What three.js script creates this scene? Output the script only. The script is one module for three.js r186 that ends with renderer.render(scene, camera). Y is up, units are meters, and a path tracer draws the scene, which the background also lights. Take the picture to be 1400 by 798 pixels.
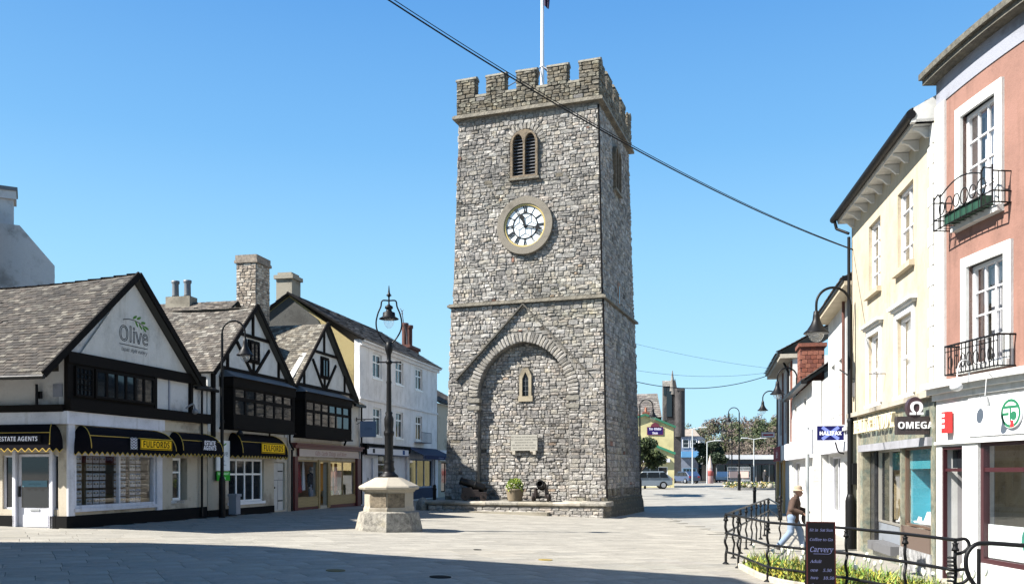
import * as THREE from 'three';
import { mergeGeometries } from 'three/addons/utils/BufferGeometryUtils.js';
import { MarchingCubes } from 'three/addons/objects/MarchingCubes.js';

// ---------- camera, sky, sun, exposure ----------
const scene = new THREE.Scene();
const EYE = 1.95, F = 1200;                       // eye height in metres, focal length in photo pixels
const camera = new THREE.PerspectiveCamera(2 * Math.atan(399 / F) * 180 / Math.PI, 1400 / 798, 0.5, 3000);
camera.position.set(0, EYE, 0);
camera.lookAt(0, EYE, -10);
camera.setViewOffset(1400, 798, 0, -246, 1400, 798);   // level camera with a raised lens: uprights stay upright
const renderer = new THREE.WebGLRenderer({ antialias: true });
renderer.toneMapping = THREE.LinearToneMapping;
renderer.toneMappingExposure = 2.95;
renderer.shadowMap.enabled = true;
const SUN = new THREE.Vector3(-0.687, 0.695, 0.205).normalize();
{
  const W = 512, H = 256, data = new Float32Array(W * H * 4);
  const stops = [[-90, [.30, .36, .42]], [-0.5, [.36, .50, .62]], [0, [.42, .62, .78]], [6, [.33, .56, .78]], [13, [.235, .465, .745]], [20, [.142, .347, .675]], [28, [.088, .255, .595]], [45, [.042, .155, .43]], [90, [.022, .09, .28]]];
  for (let r = 0; r < H; r++) {
    const up = ((r + .5) / H - .5) * 180;
    let k = 0; while (k < stops.length - 2 && stops[k + 1][0] < up) k++;
    const [a, ca] = stops[k], [b, cb] = stops[k + 1], t = Math.min(1, Math.max(0, (up - a) / (b - a)));
    for (let c = 0; c < W; c++) {
      const az = ((c + .5) / W - .5) * 2 * Math.PI, cu = Math.cos(up * Math.PI / 180);
      const cosS = Math.cos(az) * cu * SUN.x + Math.sin(up * Math.PI / 180) * SUN.y + Math.sin(az) * cu * SUN.z;
      const glow = up > 0 ? .034 * Math.pow(Math.max(0, cosS), 3) : 0, o = (r * W + c) * 4;
      for (let i = 0; i < 3; i++) data[o + i] = (ca[i] + (cb[i] - ca[i]) * t) * .51 * [1, 1.03, .95][i] + glow * [1, 1, .9][i];
      data[o + 3] = 1;
    }
  }
  const sky = new THREE.DataTexture(data, W, H, THREE.RGBAFormat, THREE.FloatType);
  sky.mapping = THREE.EquirectangularReflectionMapping; sky.magFilter = THREE.LinearFilter; sky.needsUpdate = true;
  scene.background = sky; scene.environment = sky;
}
const sun = new THREE.DirectionalLight(new THREE.Color(1, .955, .88), 5);
sun.name = 'sun'; sun.position.copy(SUN).multiplyScalar(120).add(new THREE.Vector3(0, 0, -35)); sun.target.position.set(0, 0, -35);
sun.castShadow = true; sun.shadow.mapSize.set(4096, 4096);
Object.assign(sun.shadow.camera, { left: -60, right: 60, top: 60, bottom: -60, near: 1, far: 300 });
scene.add(sun, sun.target);

// ---------- helpers ----------
const V3 = (x, y, z) => new THREE.Vector3(x, y, z);
function rng(seed) { let s = seed | 0; return () => { s = (s + 0x6d2b79f5) | 0; let t = Math.imul(s ^ (s >>> 15), 1 | s); t = (t + Math.imul(t ^ (t >>> 7), 61 | t)) ^ t; return ((t ^ (t >>> 14)) >>> 0) / 4294967296; }; }
const clamp = (v, a, b) => Math.min(b, Math.max(a, v)), lerp = (a, b, t) => a + (b - a) * t, sstep = (a, b, x) => { const t = clamp((x - a) / (b - a), 0, 1); return t * t * (3 - 2 * t); };
// the square falls gently to the right and climbs a little in the far street
const groundAt = (x, z) => lerp(-.03 * clamp(x, -18, 8), .5, sstep(44, 80, -z));
const M4 = (x = 0, y = 0, z = 0, rx = 0, ry = 0, rz = 0, sx = 1, sy = 1, sz = 1) => new THREE.Matrix4().compose(V3(x, y, z), new THREE.Quaternion().setFromEuler(new THREE.Euler(rx, ry, rz, 'YXZ')), V3(sx, sy, sz));
const used = new Map();
function numbered(n) { const k = used.get(n) ?? 0; used.set(n, k + 1); return k ? n + '_' + String(k).padStart(3, '0') : n; }
function prep(g) { const o = g.index ? g.toNonIndexed() : g; if (!o.attributes.uv) o.setAttribute('uv', new THREE.Float32BufferAttribute(new Float32Array(o.attributes.position.count * 2), 2)); for (const k of Object.keys(o.attributes)) if (!['position', 'normal', 'uv', 'color'].includes(k)) o.deleteAttribute(k); return o; }
// a box with uv in metres
function boxGeo(w, h, d, sx = 1) {
  const g = new THREE.BoxGeometry(w, h, d, sx, 1, 1), uv = g.attributes.uv, per = uv.count / 6, n = g.attributes.normal;
  for (let i = 0; i < uv.count; i++) { const ax = Math.abs(n.getX(i)), ay = Math.abs(n.getY(i)); const [a, b] = ax > .5 ? [d, h] : ay > .5 ? [w, d] : [w, h]; uv.setXY(i, uv.getX(i) * a, uv.getY(i) * b); }
  return g;
}
class MB {
  constructor() { this.g = []; }
  add(geo, m, c) {
    let g = prep(geo.clone());
    if (m) g.applyMatrix4(m);
    if (c) { const n = g.attributes.position.count, a = new Float32Array(n * 3); for (let i = 0; i < n; i++) a.set(c, i * 3); g.setAttribute('color', new THREE.BufferAttribute(a, 3)); this.col = true; }
    this.g.push(g); return this;
  }
  box(x, y, z, w, h, d, ry = 0, rx = 0, rz = 0, c) { const g = boxGeo(w, h, d), uv = g.attributes.uv; for (let i = 0; i < uv.count; i++) uv.setXY(i, uv.getX(i) + x * .71 + z * .37, uv.getY(i) + y); return this.add(g, M4(x, y, z, rx, ry, rz), c); }
  // box given by its min/max corners
  bb(x0, x1, y0, y1, z0, z1) { return this.box((x0 + x1) / 2, (y0 + y1) / 2, (z0 + z1) / 2, x1 - x0, y1 - y0, z1 - z0); }
  cyl(x, y, z, r0, r1, h, seg = 12, rx = 0, ry = 0, rz = 0) { return this.add(new THREE.CylinderGeometry(r1, r0, h, seg), M4(x, y, z, rx, ry, rz)); }
  bar(a, b, r, seg = 6) { const p = V3(...a), q = V3(...b), d = q.clone().sub(p), g = new THREE.CylinderGeometry(r, r, d.length(), seg); g.applyQuaternion(new THREE.Quaternion().setFromUnitVectors(V3(0, 1, 0), d.clone().normalize())); return this.add(g, M4(...p.add(q).multiplyScalar(.5).toArray())); }
  // square timber between two points in a plane z
  beam(x0, y0, x1, y1, z, w, d) { const L = Math.hypot(x1 - x0, y1 - y0); return this.box((x0 + x1) / 2, (y0 + y1) / 2, z, L, w, d, 0, 0, Math.atan2(y1 - y0, x1 - x0)); }
  tube(pts, r, seg = 24, rs = 6, closed = false) { return this.add(new THREE.TubeGeometry(new THREE.CatmullRomCurve3(pts.map((p) => V3(...p)), closed, 'centripetal'), seg, r, rs, closed)); }
  lathe(pts, x = 0, y = 0, z = 0, seg = 16) { return this.add(new THREE.LatheGeometry(pts.map((p) => new THREE.Vector2(...p)), seg), M4(x, y, z)); }
  ext(pts, depth, m, holes = [], bevel = 0) {
    const s = new THREE.Shape(pts.map((p) => new THREE.Vector2(...p)));
    for (const h of holes) s.holes.push(new THREE.Path(h.map((p) => new THREE.Vector2(...p))));
    return this.add(new THREE.ExtrudeGeometry(s, { depth: depth - 2 * bevel, bevelEnabled: bevel > 0, bevelThickness: bevel, bevelSize: bevel, bevelOffset: -bevel, bevelSegments: 1, curveSegments: 12 }), m);
  }
  tri(...abc) { const g = new THREE.BufferGeometry(); g.setAttribute('position', new THREE.Float32BufferAttribute(abc.flat(2), 3)); g.computeVertexNormals(); return this.add(g); }
  geo() { if (this.col) for (const g of this.g) if (!g.attributes.color) g.setAttribute('color', new THREE.BufferAttribute(new Float32Array(g.attributes.position.count * 3).fill(1), 3)); return this.g.length === 1 ? this.g[0] : mergeGeometries(this.g); }
  build(name, mat, parent) { const m = new THREE.Mesh(this.geo(), mat); m.name = parent ? name : numbered(name); m.castShadow = m.receiveShadow = true; (parent ?? scene).add(m); return m; }
}
const mb = () => new MB();
function meshOf(name, geo, mat, parent, matrix) { const m = new THREE.Mesh(geo, mat); m.name = parent ? name : numbered(name); m.castShadow = m.receiveShadow = true; if (matrix) { matrix.decompose(m.position, m.quaternion, m.scale); } (parent ?? scene).add(m); return m; }
function tag(o, label, category, group) { o.userData.label = label; o.userData.category = category; if (group) o.userData.group = group; return o; }
function thing(name, label, category, x, y, z, ry = 0, group) { const g = new THREE.Group(); g.name = numbered(name); g.position.set(x, y, z); g.rotation.y = ry; scene.add(g); return tag(g, label, category, group); }
function kind(o, k) { o.userData.kind = k; return o; }
const rect = (x0, x1, y0, y1) => [[x0, y0], [x1, y0], [x1, y1], [x0, y1]];

// ---------- textures: tileable noise ----------
function noiseField(n, cells, seed) {
  const R = rng(seed), g = new Float32Array(cells * cells).map(() => R()), out = new Float32Array(n * n);
  for (let y = 0; y < n; y++) for (let x = 0; x < n; x++) {
    const fx = x / n * cells, fy = y / n * cells, ix = Math.floor(fx), iy = Math.floor(fy), tx = fx - ix, ty = fy - iy, sx = tx * tx * (3 - 2 * tx), sy = ty * ty * (3 - 2 * ty);
    const a = g[(iy % cells) * cells + ix % cells], b = g[(iy % cells) * cells + (ix + 1) % cells], c = g[((iy + 1) % cells) * cells + ix % cells], d = g[((iy + 1) % cells) * cells + (ix + 1) % cells];
    out[y * n + x] = lerp(lerp(a, b, sx), lerp(c, d, sx), sy);
  }
  return out;
}
function fbm(n, base, oct, seed, gain = .55) { const out = new Float32Array(n * n); let a = 1, tot = 0; for (let o = 0; o < oct; o++) { const f = noiseField(n, base << o, seed + o * 17); for (let i = 0; i < out.length; i++) out[i] += f[i] * a; tot += a; a *= gain; } for (let i = 0; i < out.length; i++) out[i] /= tot; return out; }
function texOf(n, fn, repeat, srgb = false) {
  const d = new Uint8Array(n * n * 4);
  for (let y = 0; y < n; y++) for (let x = 0; x < n; x++) { const c = fn(x, y, y * n + x), o = (y * n + x) * 4; for (let k = 0; k < 3; k++) d[o + k] = clamp(Math.round((c.length ? c[k] : c) * 255), 0, 255); d[o + 3] = 255; }
  const t = new THREE.DataTexture(d, n, n); t.wrapS = t.wrapT = THREE.RepeatWrapping; t.magFilter = THREE.LinearFilter; t.minFilter = THREE.LinearMipmapLinearFilter; t.generateMipmaps = true; t.repeat.set(1 / repeat, 1 / repeat); if (srgb) t.colorSpace = THREE.SRGBColorSpace; t.needsUpdate = true; return t;
}
const N = 512;
const fA = fbm(N, 4, 6, 11), fB = fbm(N, 16, 5, 23, .7), fC = fbm(N, 3, 7, 57, .62), fD = fbm(N, 64, 3, 91, .8), fE = fbm(N, 2, 4, 131);
const T = {
  plaster: texOf(N, (x, y, i) => { const s = clamp((fA[i] - .5) * 1.5, -.3, .25), g = (fD[i] - .5) * .16, streak = sstep(.56, .76, fB[(((y >> 4) % N) * N + x) % (N * N)]) * .1, crack = Math.abs(fC[i] - .5) < .004 && fE[i] > .5 ? .16 : 0, patch = sstep(.58, .62, fE[(i + 7777) % (N * N)]) * .05; const v = .93 + s * .4 + g - streak * 1.5 - crack - patch * 1.6; return [v, v * (1 - streak * .1), v * (.985 - streak * .25)]; }, 3.3),
  stained: texOf(N, (x, y, i) => { const streak = fC[(((y >> 3) % N) * N + x) % (N * N)], blot = sstep(.5, .72, fC[i]) * .42 + sstep(.55, .75, streak) * .22; const v = .95 - blot + (fD[i] - .5) * .12; return [v, v * (1 - blot * .05), v * (1 - blot * .12)]; }, 3.1),
  stone: texOf(N, (x, y, i) => { const v = .55 + (fB[i] - .5) * .9 + (fA[i] - .5) * .6 + (fD[i] - .5) * .45; const w = sstep(.55, .75, fC[i]); return [v * (1 - w * .04), v * (1 - w * .07), v * (1 - w * .18)]; }, 1.3),
  paving: texOf(N, (x, y, i) => { const gum = sstep(.74, .8, fB[(i * 3 + 911) % (N * N)]) * .22, blot = sstep(.52, .7, fC[i]) * .2, v = .86 + (fA[i] - .5) * .42 + (fD[i] - .5) * .4 + (fE[i] - .5) * .22 - gum - blot; return [v, v * .995, v * .975]; }, 2.7),
  wood: texOf(N, (x, y, i) => { const v = .7 + (fB[((y * 8) % N) * N + (x >> 3)] - .5) * .7 + (fD[i] - .5) * .2; return [v, v * .95, v * .9]; }, 1.1),
  lichen: texOf(N, (x, y, i) => { const v = .62 + (fB[i] - .5) * 1.1 + (fD[i] - .5) * .5, l = sstep(.6, .72, fC[i]); return [v + l * .22, v + l * .2, v + l * .08]; }, 1.9),
  bump: texOf(N, (x, y, i) => .5 + (fD[i] - .5) * .6 + (fB[i] - .5) * .5, 1.0),
  rough: texOf(N, (x, y, i) => .72 + (fA[i] - .5) * .5, 1.7),
};
const lin = (r, g, b) => new THREE.Color().setRGB(r, g, b);
function mat(c, o = {}) { const m = new THREE.MeshStandardMaterial({ color: Array.isArray(c) ? lin(...c) : new THREE.Color(c), roughness: .85, ...o }); return m; }
function phys(c, o = {}) { return new THREE.MeshPhysicalMaterial({ color: Array.isArray(c) ? lin(...c) : new THREE.Color(c), ...o }); }
const rough = { bumpMap: T.bump, bumpScale: .006 };
const M = {
  white: mat([.56, .56, .55], { map: T.plaster, ...rough, bumpScale: .004 }),
  offwhite: mat([.55, .53, .5], { map: T.plaster, ...rough }),
  oldwhite: mat([.52, .51, .5], { map: T.stained, ...rough }),
  cream: mat([.44, .375, .275], { map: T.plaster, ...rough, bumpScale: .004 }),
  creamdull: mat([.47, .41, .32], { map: T.stained, ...rough }),
  lilac: mat([.74, .73, .74], { map: T.plaster, ...rough }),
  pink: mat([.225, .117, .09], { map: T.plaster, ...rough }),
  slategrey: mat([.24, .25, .29], { map: T.stained, ...rough }),
  khaki: mat([.34, .27, .12], { map: T.stained, ...rough, bumpScale: .02 }),
  darkstreaked: mat([.055, .055, .05], { map: T.stained, ...rough, bumpScale: .02 }),
  timber: phys([.0095, .008, .0075], { map: T.wood, roughness: .8, specularIntensity: .25 }),
  paintwhite: mat([.66, .66, .67], { roughness: .45 }),
  paintlilac: mat([.6, .6, .66], { roughness: .5, map: T.plaster }),
  upvc: mat([.8, .8, .8], { roughness: .35 }),
  black: phys([.006, .006, .007], { roughness: .45, specularIntensity: .4, bumpMap: T.bump, bumpScale: .002 }),
  blackmatt: phys([.009, .0085, .0085], { roughness: .95, specularIntensity: .25 }),
  iron: phys([.0055, .0055, .006], { roughness: .45, specularIntensity: .4, bumpMap: T.bump, bumpScale: .003 }),
  castred: mat([.022, .012, .01], { roughness: .65, map: T.stained }),
  lead: mat([.12, .13, .14], { roughness: .55, map: T.stained }),
  slate: mat([.04, .044, .052], { roughness: .6, map: T.stained, ...rough }),
  brick: mat([.26, .085, .05], { map: T.stone, ...rough }),
  brickdark: mat([.16, .06, .045], { map: T.stone, ...rough }),
  terracotta: mat([.3, .12, .07], { map: T.stained }),
  mortar: mat([.27, .255, .23], { map: T.stone, ...rough, bumpScale: .03 }),
  ashlar: mat([.26, .235, .185], { map: T.stained, ...rough, bumpScale: .012 }),
  palestone: mat([.37, .335, .275], { map: T.stained, ...rough, bumpScale: .012 }),
  granite: mat([.36, .335, .285], { map: T.stone, ...rough, bumpScale: .01 }),
  glassdark: phys([.012, .015, .018], { roughness: .04, specularIntensity: 1, ior: 1.52 }),
  glass: phys([1, 1, 1], { transmission: 1, roughness: .01, thickness: 0, ior: 1.5 }),
  awning: phys([.006, .0055, .008], { roughness: 1, specularIntensity: .2 }),
  gold: mat([.55, .36, .05], { roughness: .5 }),
  maroon: mat([.09, .014, .014], { roughness: .45 }),
  navy: mat([.012, .02, .06], { roughness: .8 }),
  grey: mat([.16, .16, .17], { roughness: .6 }),
  darkroom: mat([.3, .27, .23], { roughness: .95 }),
};
function vmat(o = {}) { return new THREE.MeshStandardMaterial({ color: 0xffffff, vertexColors: true, roughness: .9, ...o }); }
function canvasTex(w, h, draw) { const c = document.createElement('canvas'); c.width = w; c.height = h; const x = c.getContext('2d'); draw(x, w, h); const t = new THREE.CanvasTexture(c); t.colorSpace = THREE.SRGBColorSpace; t.magFilter = THREE.LinearFilter; return t; }
// flat print on a thin board: front face only carries the canvas
function board(name, parent, w, h, d, tex, edge, matrix, o = {}) {
  const m = new THREE.Mesh(new THREE.BoxGeometry(w, h, d), [edge, edge, edge, edge, phys([1, 1, 1], { map: tex, roughness: o.roughness ?? .8, specularIntensity: .25 }), o.back ?? edge]);
  m.name = parent ? name : numbered(name); matrix.decompose(m.position, m.quaternion, m.scale); m.castShadow = m.receiveShadow = true; (parent ?? scene).add(m); return m;
}

// ---------- rubble stones ----------
// unit stone: back at z 0, front near z 1, eight-cornered and pillowed
function stoneGeo(seed, square = .5) {
  const R = rng(seed), base = [], n = 8, ang = [[-1, -.45], [-.45, -1], [.45, -1], [1, -.45], [1, .45], [.45, 1], [-.45, 1], [-1, .45]];
  const back = [], mid = [], front = [];
  for (const [ax, ay] of ang) {
    const k = .5 * (1 - R() * .1), qx = Math.abs(ax) === 1 ? ax : Math.sign(ax) * lerp(.45, .85, square + R() * .3), qy = Math.abs(ay) === 1 ? ay : Math.sign(ay) * lerp(.45, .85, square + R() * .3);
    back.push([qx * k, qy * k, -.35]); mid.push([qx * k * .99, qy * k * .99, .5 + R() * .2]); const f = .8 + R() * .14; front.push([qx * k * f, qy * k * f, .72 + R() * .42]);
  }
  const c = [(R() - .5) * .3, (R() - .5) * .5, .8 + R() * .45], p = [];
  for (let i = 0; i < n; i++) { const j = (i + 1) % n; p.push(back[i], back[j], mid[j], back[i], mid[j], mid[i], mid[i], mid[j], front[j], mid[i], front[j], front[i], front[i], front[j], c); }
  const g = new THREE.BufferGeometry(); g.setAttribute('position', new THREE.Float32BufferAttribute(p.flat(), 3));
  const uv = []; for (const q of p) uv.push(q[0], q[1]); g.setAttribute('uv', new THREE.Float32BufferAttribute(uv, 2)); g.computeVertexNormals(); return g;
}
const STONES = Array.from({ length: 16 }, (_, i) => stoneGeo(100 + i * 7));
// lays courses over [x0,x1] x [y0,y1]; ok(x, y) says where stone may stand; calls put(x, y, w, h)
function courses(R, x0, x1, y0, y1, hmin, hmax, wmin, wmax, ok, put) {
  let y = y0;
  while (y < y1 - .04) {
    let h = lerp(hmin, hmax, Math.pow(R(), 1.3)); if (y + h > y1 - hmin * .6) h = y1 - y;
    let x = x0 - R() * .1;
    while (x < x1 - .03) {
      let w = lerp(wmin, wmax, Math.pow(R(), 1.6)); if (R() < .06) w *= 1.5;
      let a = Math.max(x, x0), b = Math.min(x + w, x1); if (x1 - b < wmin * .5) b = x1;
      x = b === x1 ? x1 : x + w;
      const split = h > hmin * 1.45 && R() < .3, parts = split ? [[y, h * (.4 + R() * .2)], null] : [[y, h]];
      if (split) parts[1] = [y + parts[0][1], h - parts[0][1]];
      for (const [py, ph] of parts) {
        let A = a, B = b, t = 0;
        const inside = (u) => ok(u, py + .02) && ok(u, py + ph - .02);
        while (A < B && !inside(A) && t++ < 30) A += .03;
        while (B > A && !inside(B) && t++ < 60) B -= .03;
        if (B - A < .07 || !inside((A + B) / 2)) continue;
        const jy = (R() - .5) * .025;
        put((A + B) / 2, py + ph / 2 + jy, B - A - .008, ph - .007);
      }
    }
    y += h;
  }
}
function tones(R, list) { return () => { const t = list[Math.floor(R() * list.length)], k = .82 + R() * .36; return t.map((v) => v * k); }; }

// ---------- ground, paving ----------
{
  const xs = [], zs = [];
  for (let x = -18; x <= 20; x += 2) xs.push(x); for (const e of [26, 34, 45, 60, 90, 140, 250, 500, 900]) { xs.push(e); xs.unshift(-e); }
  for (let z = 30; z >= -100; z -= 3) zs.push(z); for (const e of [-115, -135, -160, -200, -260, -350, -500, -800, -1500]) zs.push(e); for (const e of [60, 120, 400]) zs.unshift(e);
  const g = new THREE.BufferGeometry(), p = [], uv = [], ix = [];
  for (const z of zs) for (const x of xs) { p.push(x, groundAt(x, z) - .012, z); uv.push(x, z); }
  for (let j = 0; j < zs.length - 1; j++) for (let i = 0; i < xs.length - 1; i++) { const a = j * xs.length + i, b = a + 1, c = a + xs.length, d = c + 1; ix.push(a, b, d, a, d, c); }
  g.setAttribute('position', new THREE.Float32BufferAttribute(p, 3)); g.setAttribute('uv', new THREE.Float32BufferAttribute(uv, 2)); g.setIndex(ix); g.computeVertexNormals();
  const ground = meshOf('pavement', g, mat([.285, .27, .24], { map: T.paving, ...rough, bumpScale: .008, roughnessMap: T.rough, roughness: .95 }));
  kind(ground, 'structure'); ground.userData.label = 'pale stone paving of the town square and the street beyond';
  // slabs laid on the square, joints running towards the back left
  const R = rng(5), A = V3(-.484, 0, -.875), B = V3(.875, 0, -.484), slab = [], yaw = Math.atan2(-B.z, B.x), pitch = Math.atan(-.03);
  const g0 = prep(boxGeo(1, .03, 1)); { const q = g0.attributes.position; for (let i = 0; i < q.count; i++) if (q.getY(i) > 0) q.setXYZ(i, q.getX(i) * .993, q.getY(i), q.getZ(i) * .992); g0.computeVertexNormals(); }
  const RW = .62;
  for (let j = -12; j < 78; j++) {
    let i = -40 + R() * .5;
    while (i < 30) {
      const L = .62 + Math.floor(R() * 4) * .16, a = j * RW, b = i + L / 2; i += L;
      const x = A.x * a + B.x * b, z = A.z * a + B.z * b;
      if (z > -11.2 || z < -41 || x > 7.2 || x < -.62 * -z - 1) continue;
      if (x < -12.6 + (-z - 23.9) * .2233 + .2 && z < -23) continue;   // under the left-hand row
      if (x < -14.5) continue;
      slab.push({ x, z, L, area: L * RW / (z * z) / -z });
    }
  }
  slab.sort((p, q) => q.area - p.area);
  const tonesS = Array.from({ length: 6 }, (_, k) => { const v = .25 + k * .009; return mat([v * (1 + (k % 3) * .012), v * .94, v * (.82 - (k % 2) * .02)], { map: T.paving, ...rough, bumpScale: .006, roughnessMap: T.rough, roughness: .92 }); });
  const rest = mb(), q = new THREE.Quaternion().setFromEuler(new THREE.Euler(0, 0, pitch)).multiply(new THREE.Quaternion().setFromEuler(new THREE.Euler(0, yaw, 0)));
  slab.forEach((s, n) => {
    const m = new THREE.Matrix4().compose(V3(s.x, groundAt(s.x, s.z) - .008 + (R() - .5) * .003, s.z), q, V3(s.L - .006, 1, RW - .006));
    if (n < 300) { const o = meshOf('paving_slab', g0, tonesS[Math.floor(R() * 6)], ground, m); }
    else { const v = .252 + R() * .045, c = [v, v * .94, v * .82]; const k = prep(g0.clone()), u = k.attributes.uv, ox = R() * 9, oy = R() * 9; for (let i = 0; i < u.count; i++) u.setXY(i, u.getX(i) + ox, u.getY(i) + oy); rest.add(k, m, c); }
  });
  kind(rest.build('paving_slabs', vmat({ map: T.paving, ...rough, bumpScale: .006, roughness: .92 }), ground), 'stuff');
}

// ---------- clock tower ----------
const TW = { a: -.334, W: 8.2, top: 19.35, x: 1.87, z: -45.7 };
const tower = thing('clock_tower', 'tall grey rubble stone clock tower with battlements and an arched recess', 'tower', TW.x, 0, TW.z, TW.a);
{
  const R = rng(77), W = 8.2, H = 19.35, bat = .5, half = (y) => W / 2 - bat * y / H;       // half width at height y (battered walls)
  const ARX = -.08, AH = 2.3, ASP = 5.6, AR = 2.62, AD = .42;                                  // arch recess: centre, half width, springing, radius, depth
  const archIn = (x, y, grow = 0) => { const u = Math.abs(x - ARX); if (y < ASP) return u < AH + grow; const cx = AR - AH, rr = AR + grow; return (u + cx) ** 2 + (y - ASP) ** 2 < rr * rr; };
  const tone = tones(R, [[.47, .44, .4], [.39, .37, .34], [.52, .49, .45], [.32, .3, .275], [.45, .41, .35], [.36, .335, .31], [.48, .425, .37], [.43, .405, .38]]);
  const odd = tones(R, [[.28, .15, .11], [.16, .14, .12], [.42, .32, .24], [.56, .54, .5], [.54, .52, .48]]);
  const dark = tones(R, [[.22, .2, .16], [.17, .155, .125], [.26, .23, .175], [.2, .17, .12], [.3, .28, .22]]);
  // core walls, one battered prism per stage, with the recess let into the front
  const core = mb();
  {
    const prism = (y0, y1, inset, arch, belfry) => {
      const b = half(y0) - inset, t = half(y1) - inset, P = [[-b, y0, b], [b, y0, b], [b, y0, -b], [-b, y0, -b], [-t, y1, t], [t, y1, t], [t, y1, -t], [-t, y1, -t]];
      const q = (i, j, k, l) => core.tri(P[i], P[j], P[k], P[i], P[k], P[l]);
      if (!belfry) q(1, 2, 6, 5); q(2, 3, 7, 6); q(3, 0, 4, 7); q(4, 5, 6, 7); q(3, 2, 1, 0);
      if (belfry) { // front and right faces with a deep belfry opening each
        for (const [f, cx] of [[0, -.08], [1, 0]]) { const rot = new THREE.Matrix4().makeRotationY(f * Math.PI / 2), o = [[cx - .6, 16.2], [cx + .6, 16.2], [cx + .6, 18.24], [cx - .6, 18.24]], s = new THREE.Shape([[-b, y0], [b, y0], [t, y1], [-t, y1]].map((v) => new THREE.Vector2(...v))); s.holes.push(new THREE.Path(o.map((v) => new THREE.Vector2(...v))));
          const g = prep(new THREE.ShapeGeometry(s)), pa = g.attributes.position; for (let i = 0; i < pa.count; i++) pa.setZ(i, half(pa.getY(i)) - inset); g.computeVertexNormals(); core.add(g, rot);
          const w = mb(); for (let i = 0; i < 4; i++) { const [ax, ay] = o[i], [bx, by] = o[(i + 1) % 4], za = half(ay) - inset, zb = half(by) - inset; w.tri([ax, ay, za], [bx, by, zb], [bx, by, 2.2], [ax, ay, za], [bx, by, 2.2], [ax, ay, 2.2]); } w.tri([...o[0], 2.2], [...o[1], 2.2], [...o[2], 2.2], [...o[0], 2.2], [...o[2], 2.2], [...o[3], 2.2]); core.add(w.geo(), rot); }
        return; }
      if (!arch) return q(0, 1, 5, 4);
      // front with the arch cut out
      const pts = []; for (let i = 0; i <= 24; i++) { const y = lerp(ASP, ASP + Math.sqrt(AR * AR - (AR - AH) ** 2), i / 24); pts.push([Math.sqrt(AR * AR - (y - ASP) ** 2) - (AR - AH), y]); }
      const hole = [[ARX - AH, y0 + .001], [ARX + AH, y0 + .001], ...pts.map(([u, y]) => [ARX + u, y]), ...pts.slice(0, -1).reverse().map(([u, y]) => [ARX - u, y])];
      const s = new THREE.Shape([[-b, y0], [b, y0], [t, y1], [-t, y1]].map((v) => new THREE.Vector2(...v))); s.holes.push(new THREE.Path(hole.map((v) => new THREE.Vector2(...v))));
      const g = prep(new THREE.ShapeGeometry(s)), pa = g.attributes.position; for (let i = 0; i < pa.count; i++) pa.setZ(i, half(pa.getY(i)) - inset); g.computeVertexNormals(); core.add(g);
      for (let i = 0; i < hole.length; i++) { const [ax, ay] = hole[i], [bx, by] = hole[(i + 1) % hole.length], za = half(ay) - inset, zb = half(by) - inset; core.tri([ax, ay, za], [bx, by, zb], [bx, by, zb - AD], [ax, ay, za], [bx, by, zb - AD], [ax, ay, za - AD]); }
      const bk = prep(new THREE.ShapeGeometry(new THREE.Shape(hole.map((v) => new THREE.Vector2(...v))))), ba = bk.attributes.position; for (let i = 0; i < ba.count; i++) ba.setZ(i, half(ba.getY(i)) - inset - AD); bk.computeVertexNormals(); core.add(bk);
    };
    prism(-.6, 10.1, .022, true); prism(10.1, 20.2, .072, false, true);
    for (const g of core.g) { const p = g.attributes.position, u = g.attributes.uv; for (let i = 0; i < p.count; i++) u.setXY(i, p.getX(i) + p.getZ(i), p.getY(i)); }
    core.build('wall', M.mortar, tower);
  }
  // stones
  const stones = [], face = (f, x, y, z) => { // f 0 front, 1 right, 2 back, 3 left; z measured out of the wall
    const a = f * Math.PI / 2, m = new THREE.Matrix4().makeRotationY(a); return m.multiply(M4(x, y, half(y) + z, -bat / H));
  };
  const lay = (f, x, y, w, h, z, c, deep) => stones.push({ m: face(f, x, y, z).multiply(new THREE.Matrix4().makeScale(w, h, deep ?? (.05 + R() * .05))), c, size: w * h * (f === 0 ? 1 : f === 1 ? .4 : .0), f });
  const holesFront = (x, y) => !(archIn(x, y, .5) && y > ASP - .1) && !archIn(x, y, .02) && !(Math.hypot(x, y - 13.76) < 1.36) && !(Math.abs(x + .08) < .72 && y > 16.05 && y < 18.1) && !(Math.hypot(x + .08, y - 17.75) < .98 && y > 17.75);
  const patchy = (x, y) => { const s = (u, v, f) => f[((Math.floor(v * 26) % N + N) % N) * N + (Math.floor(u * 26) % N + N) % N]; const d = s(x + 5, y, fC), l = s(x + 11, y * .7 + 3, fA); return { k: lerp(1.08, .66, sstep(.44, .64, d)), l: sstep(.58, .7, l) * .06 }; };
  const pick = (x = 0, y = 0) => { const c = R() < .022 ? odd() : tone(), p = patchy(x, y); return [c[0] * p.k, c[1] * (p.k + p.l * .1), c[2] * (p.k - p.l)]; };
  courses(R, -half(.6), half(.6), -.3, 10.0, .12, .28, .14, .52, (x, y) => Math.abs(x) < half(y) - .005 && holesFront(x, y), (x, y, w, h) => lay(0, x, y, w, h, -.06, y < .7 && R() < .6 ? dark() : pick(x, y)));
  courses(R, -half(10), half(10), 10.24, 19.2, .11, .25, .13, .46, (x, y) => Math.abs(x) < half(y) - .055 && holesFront(x, y), (x, y, w, h) => lay(0, x, y, w, h, -.11, pick(x, y)));
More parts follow.
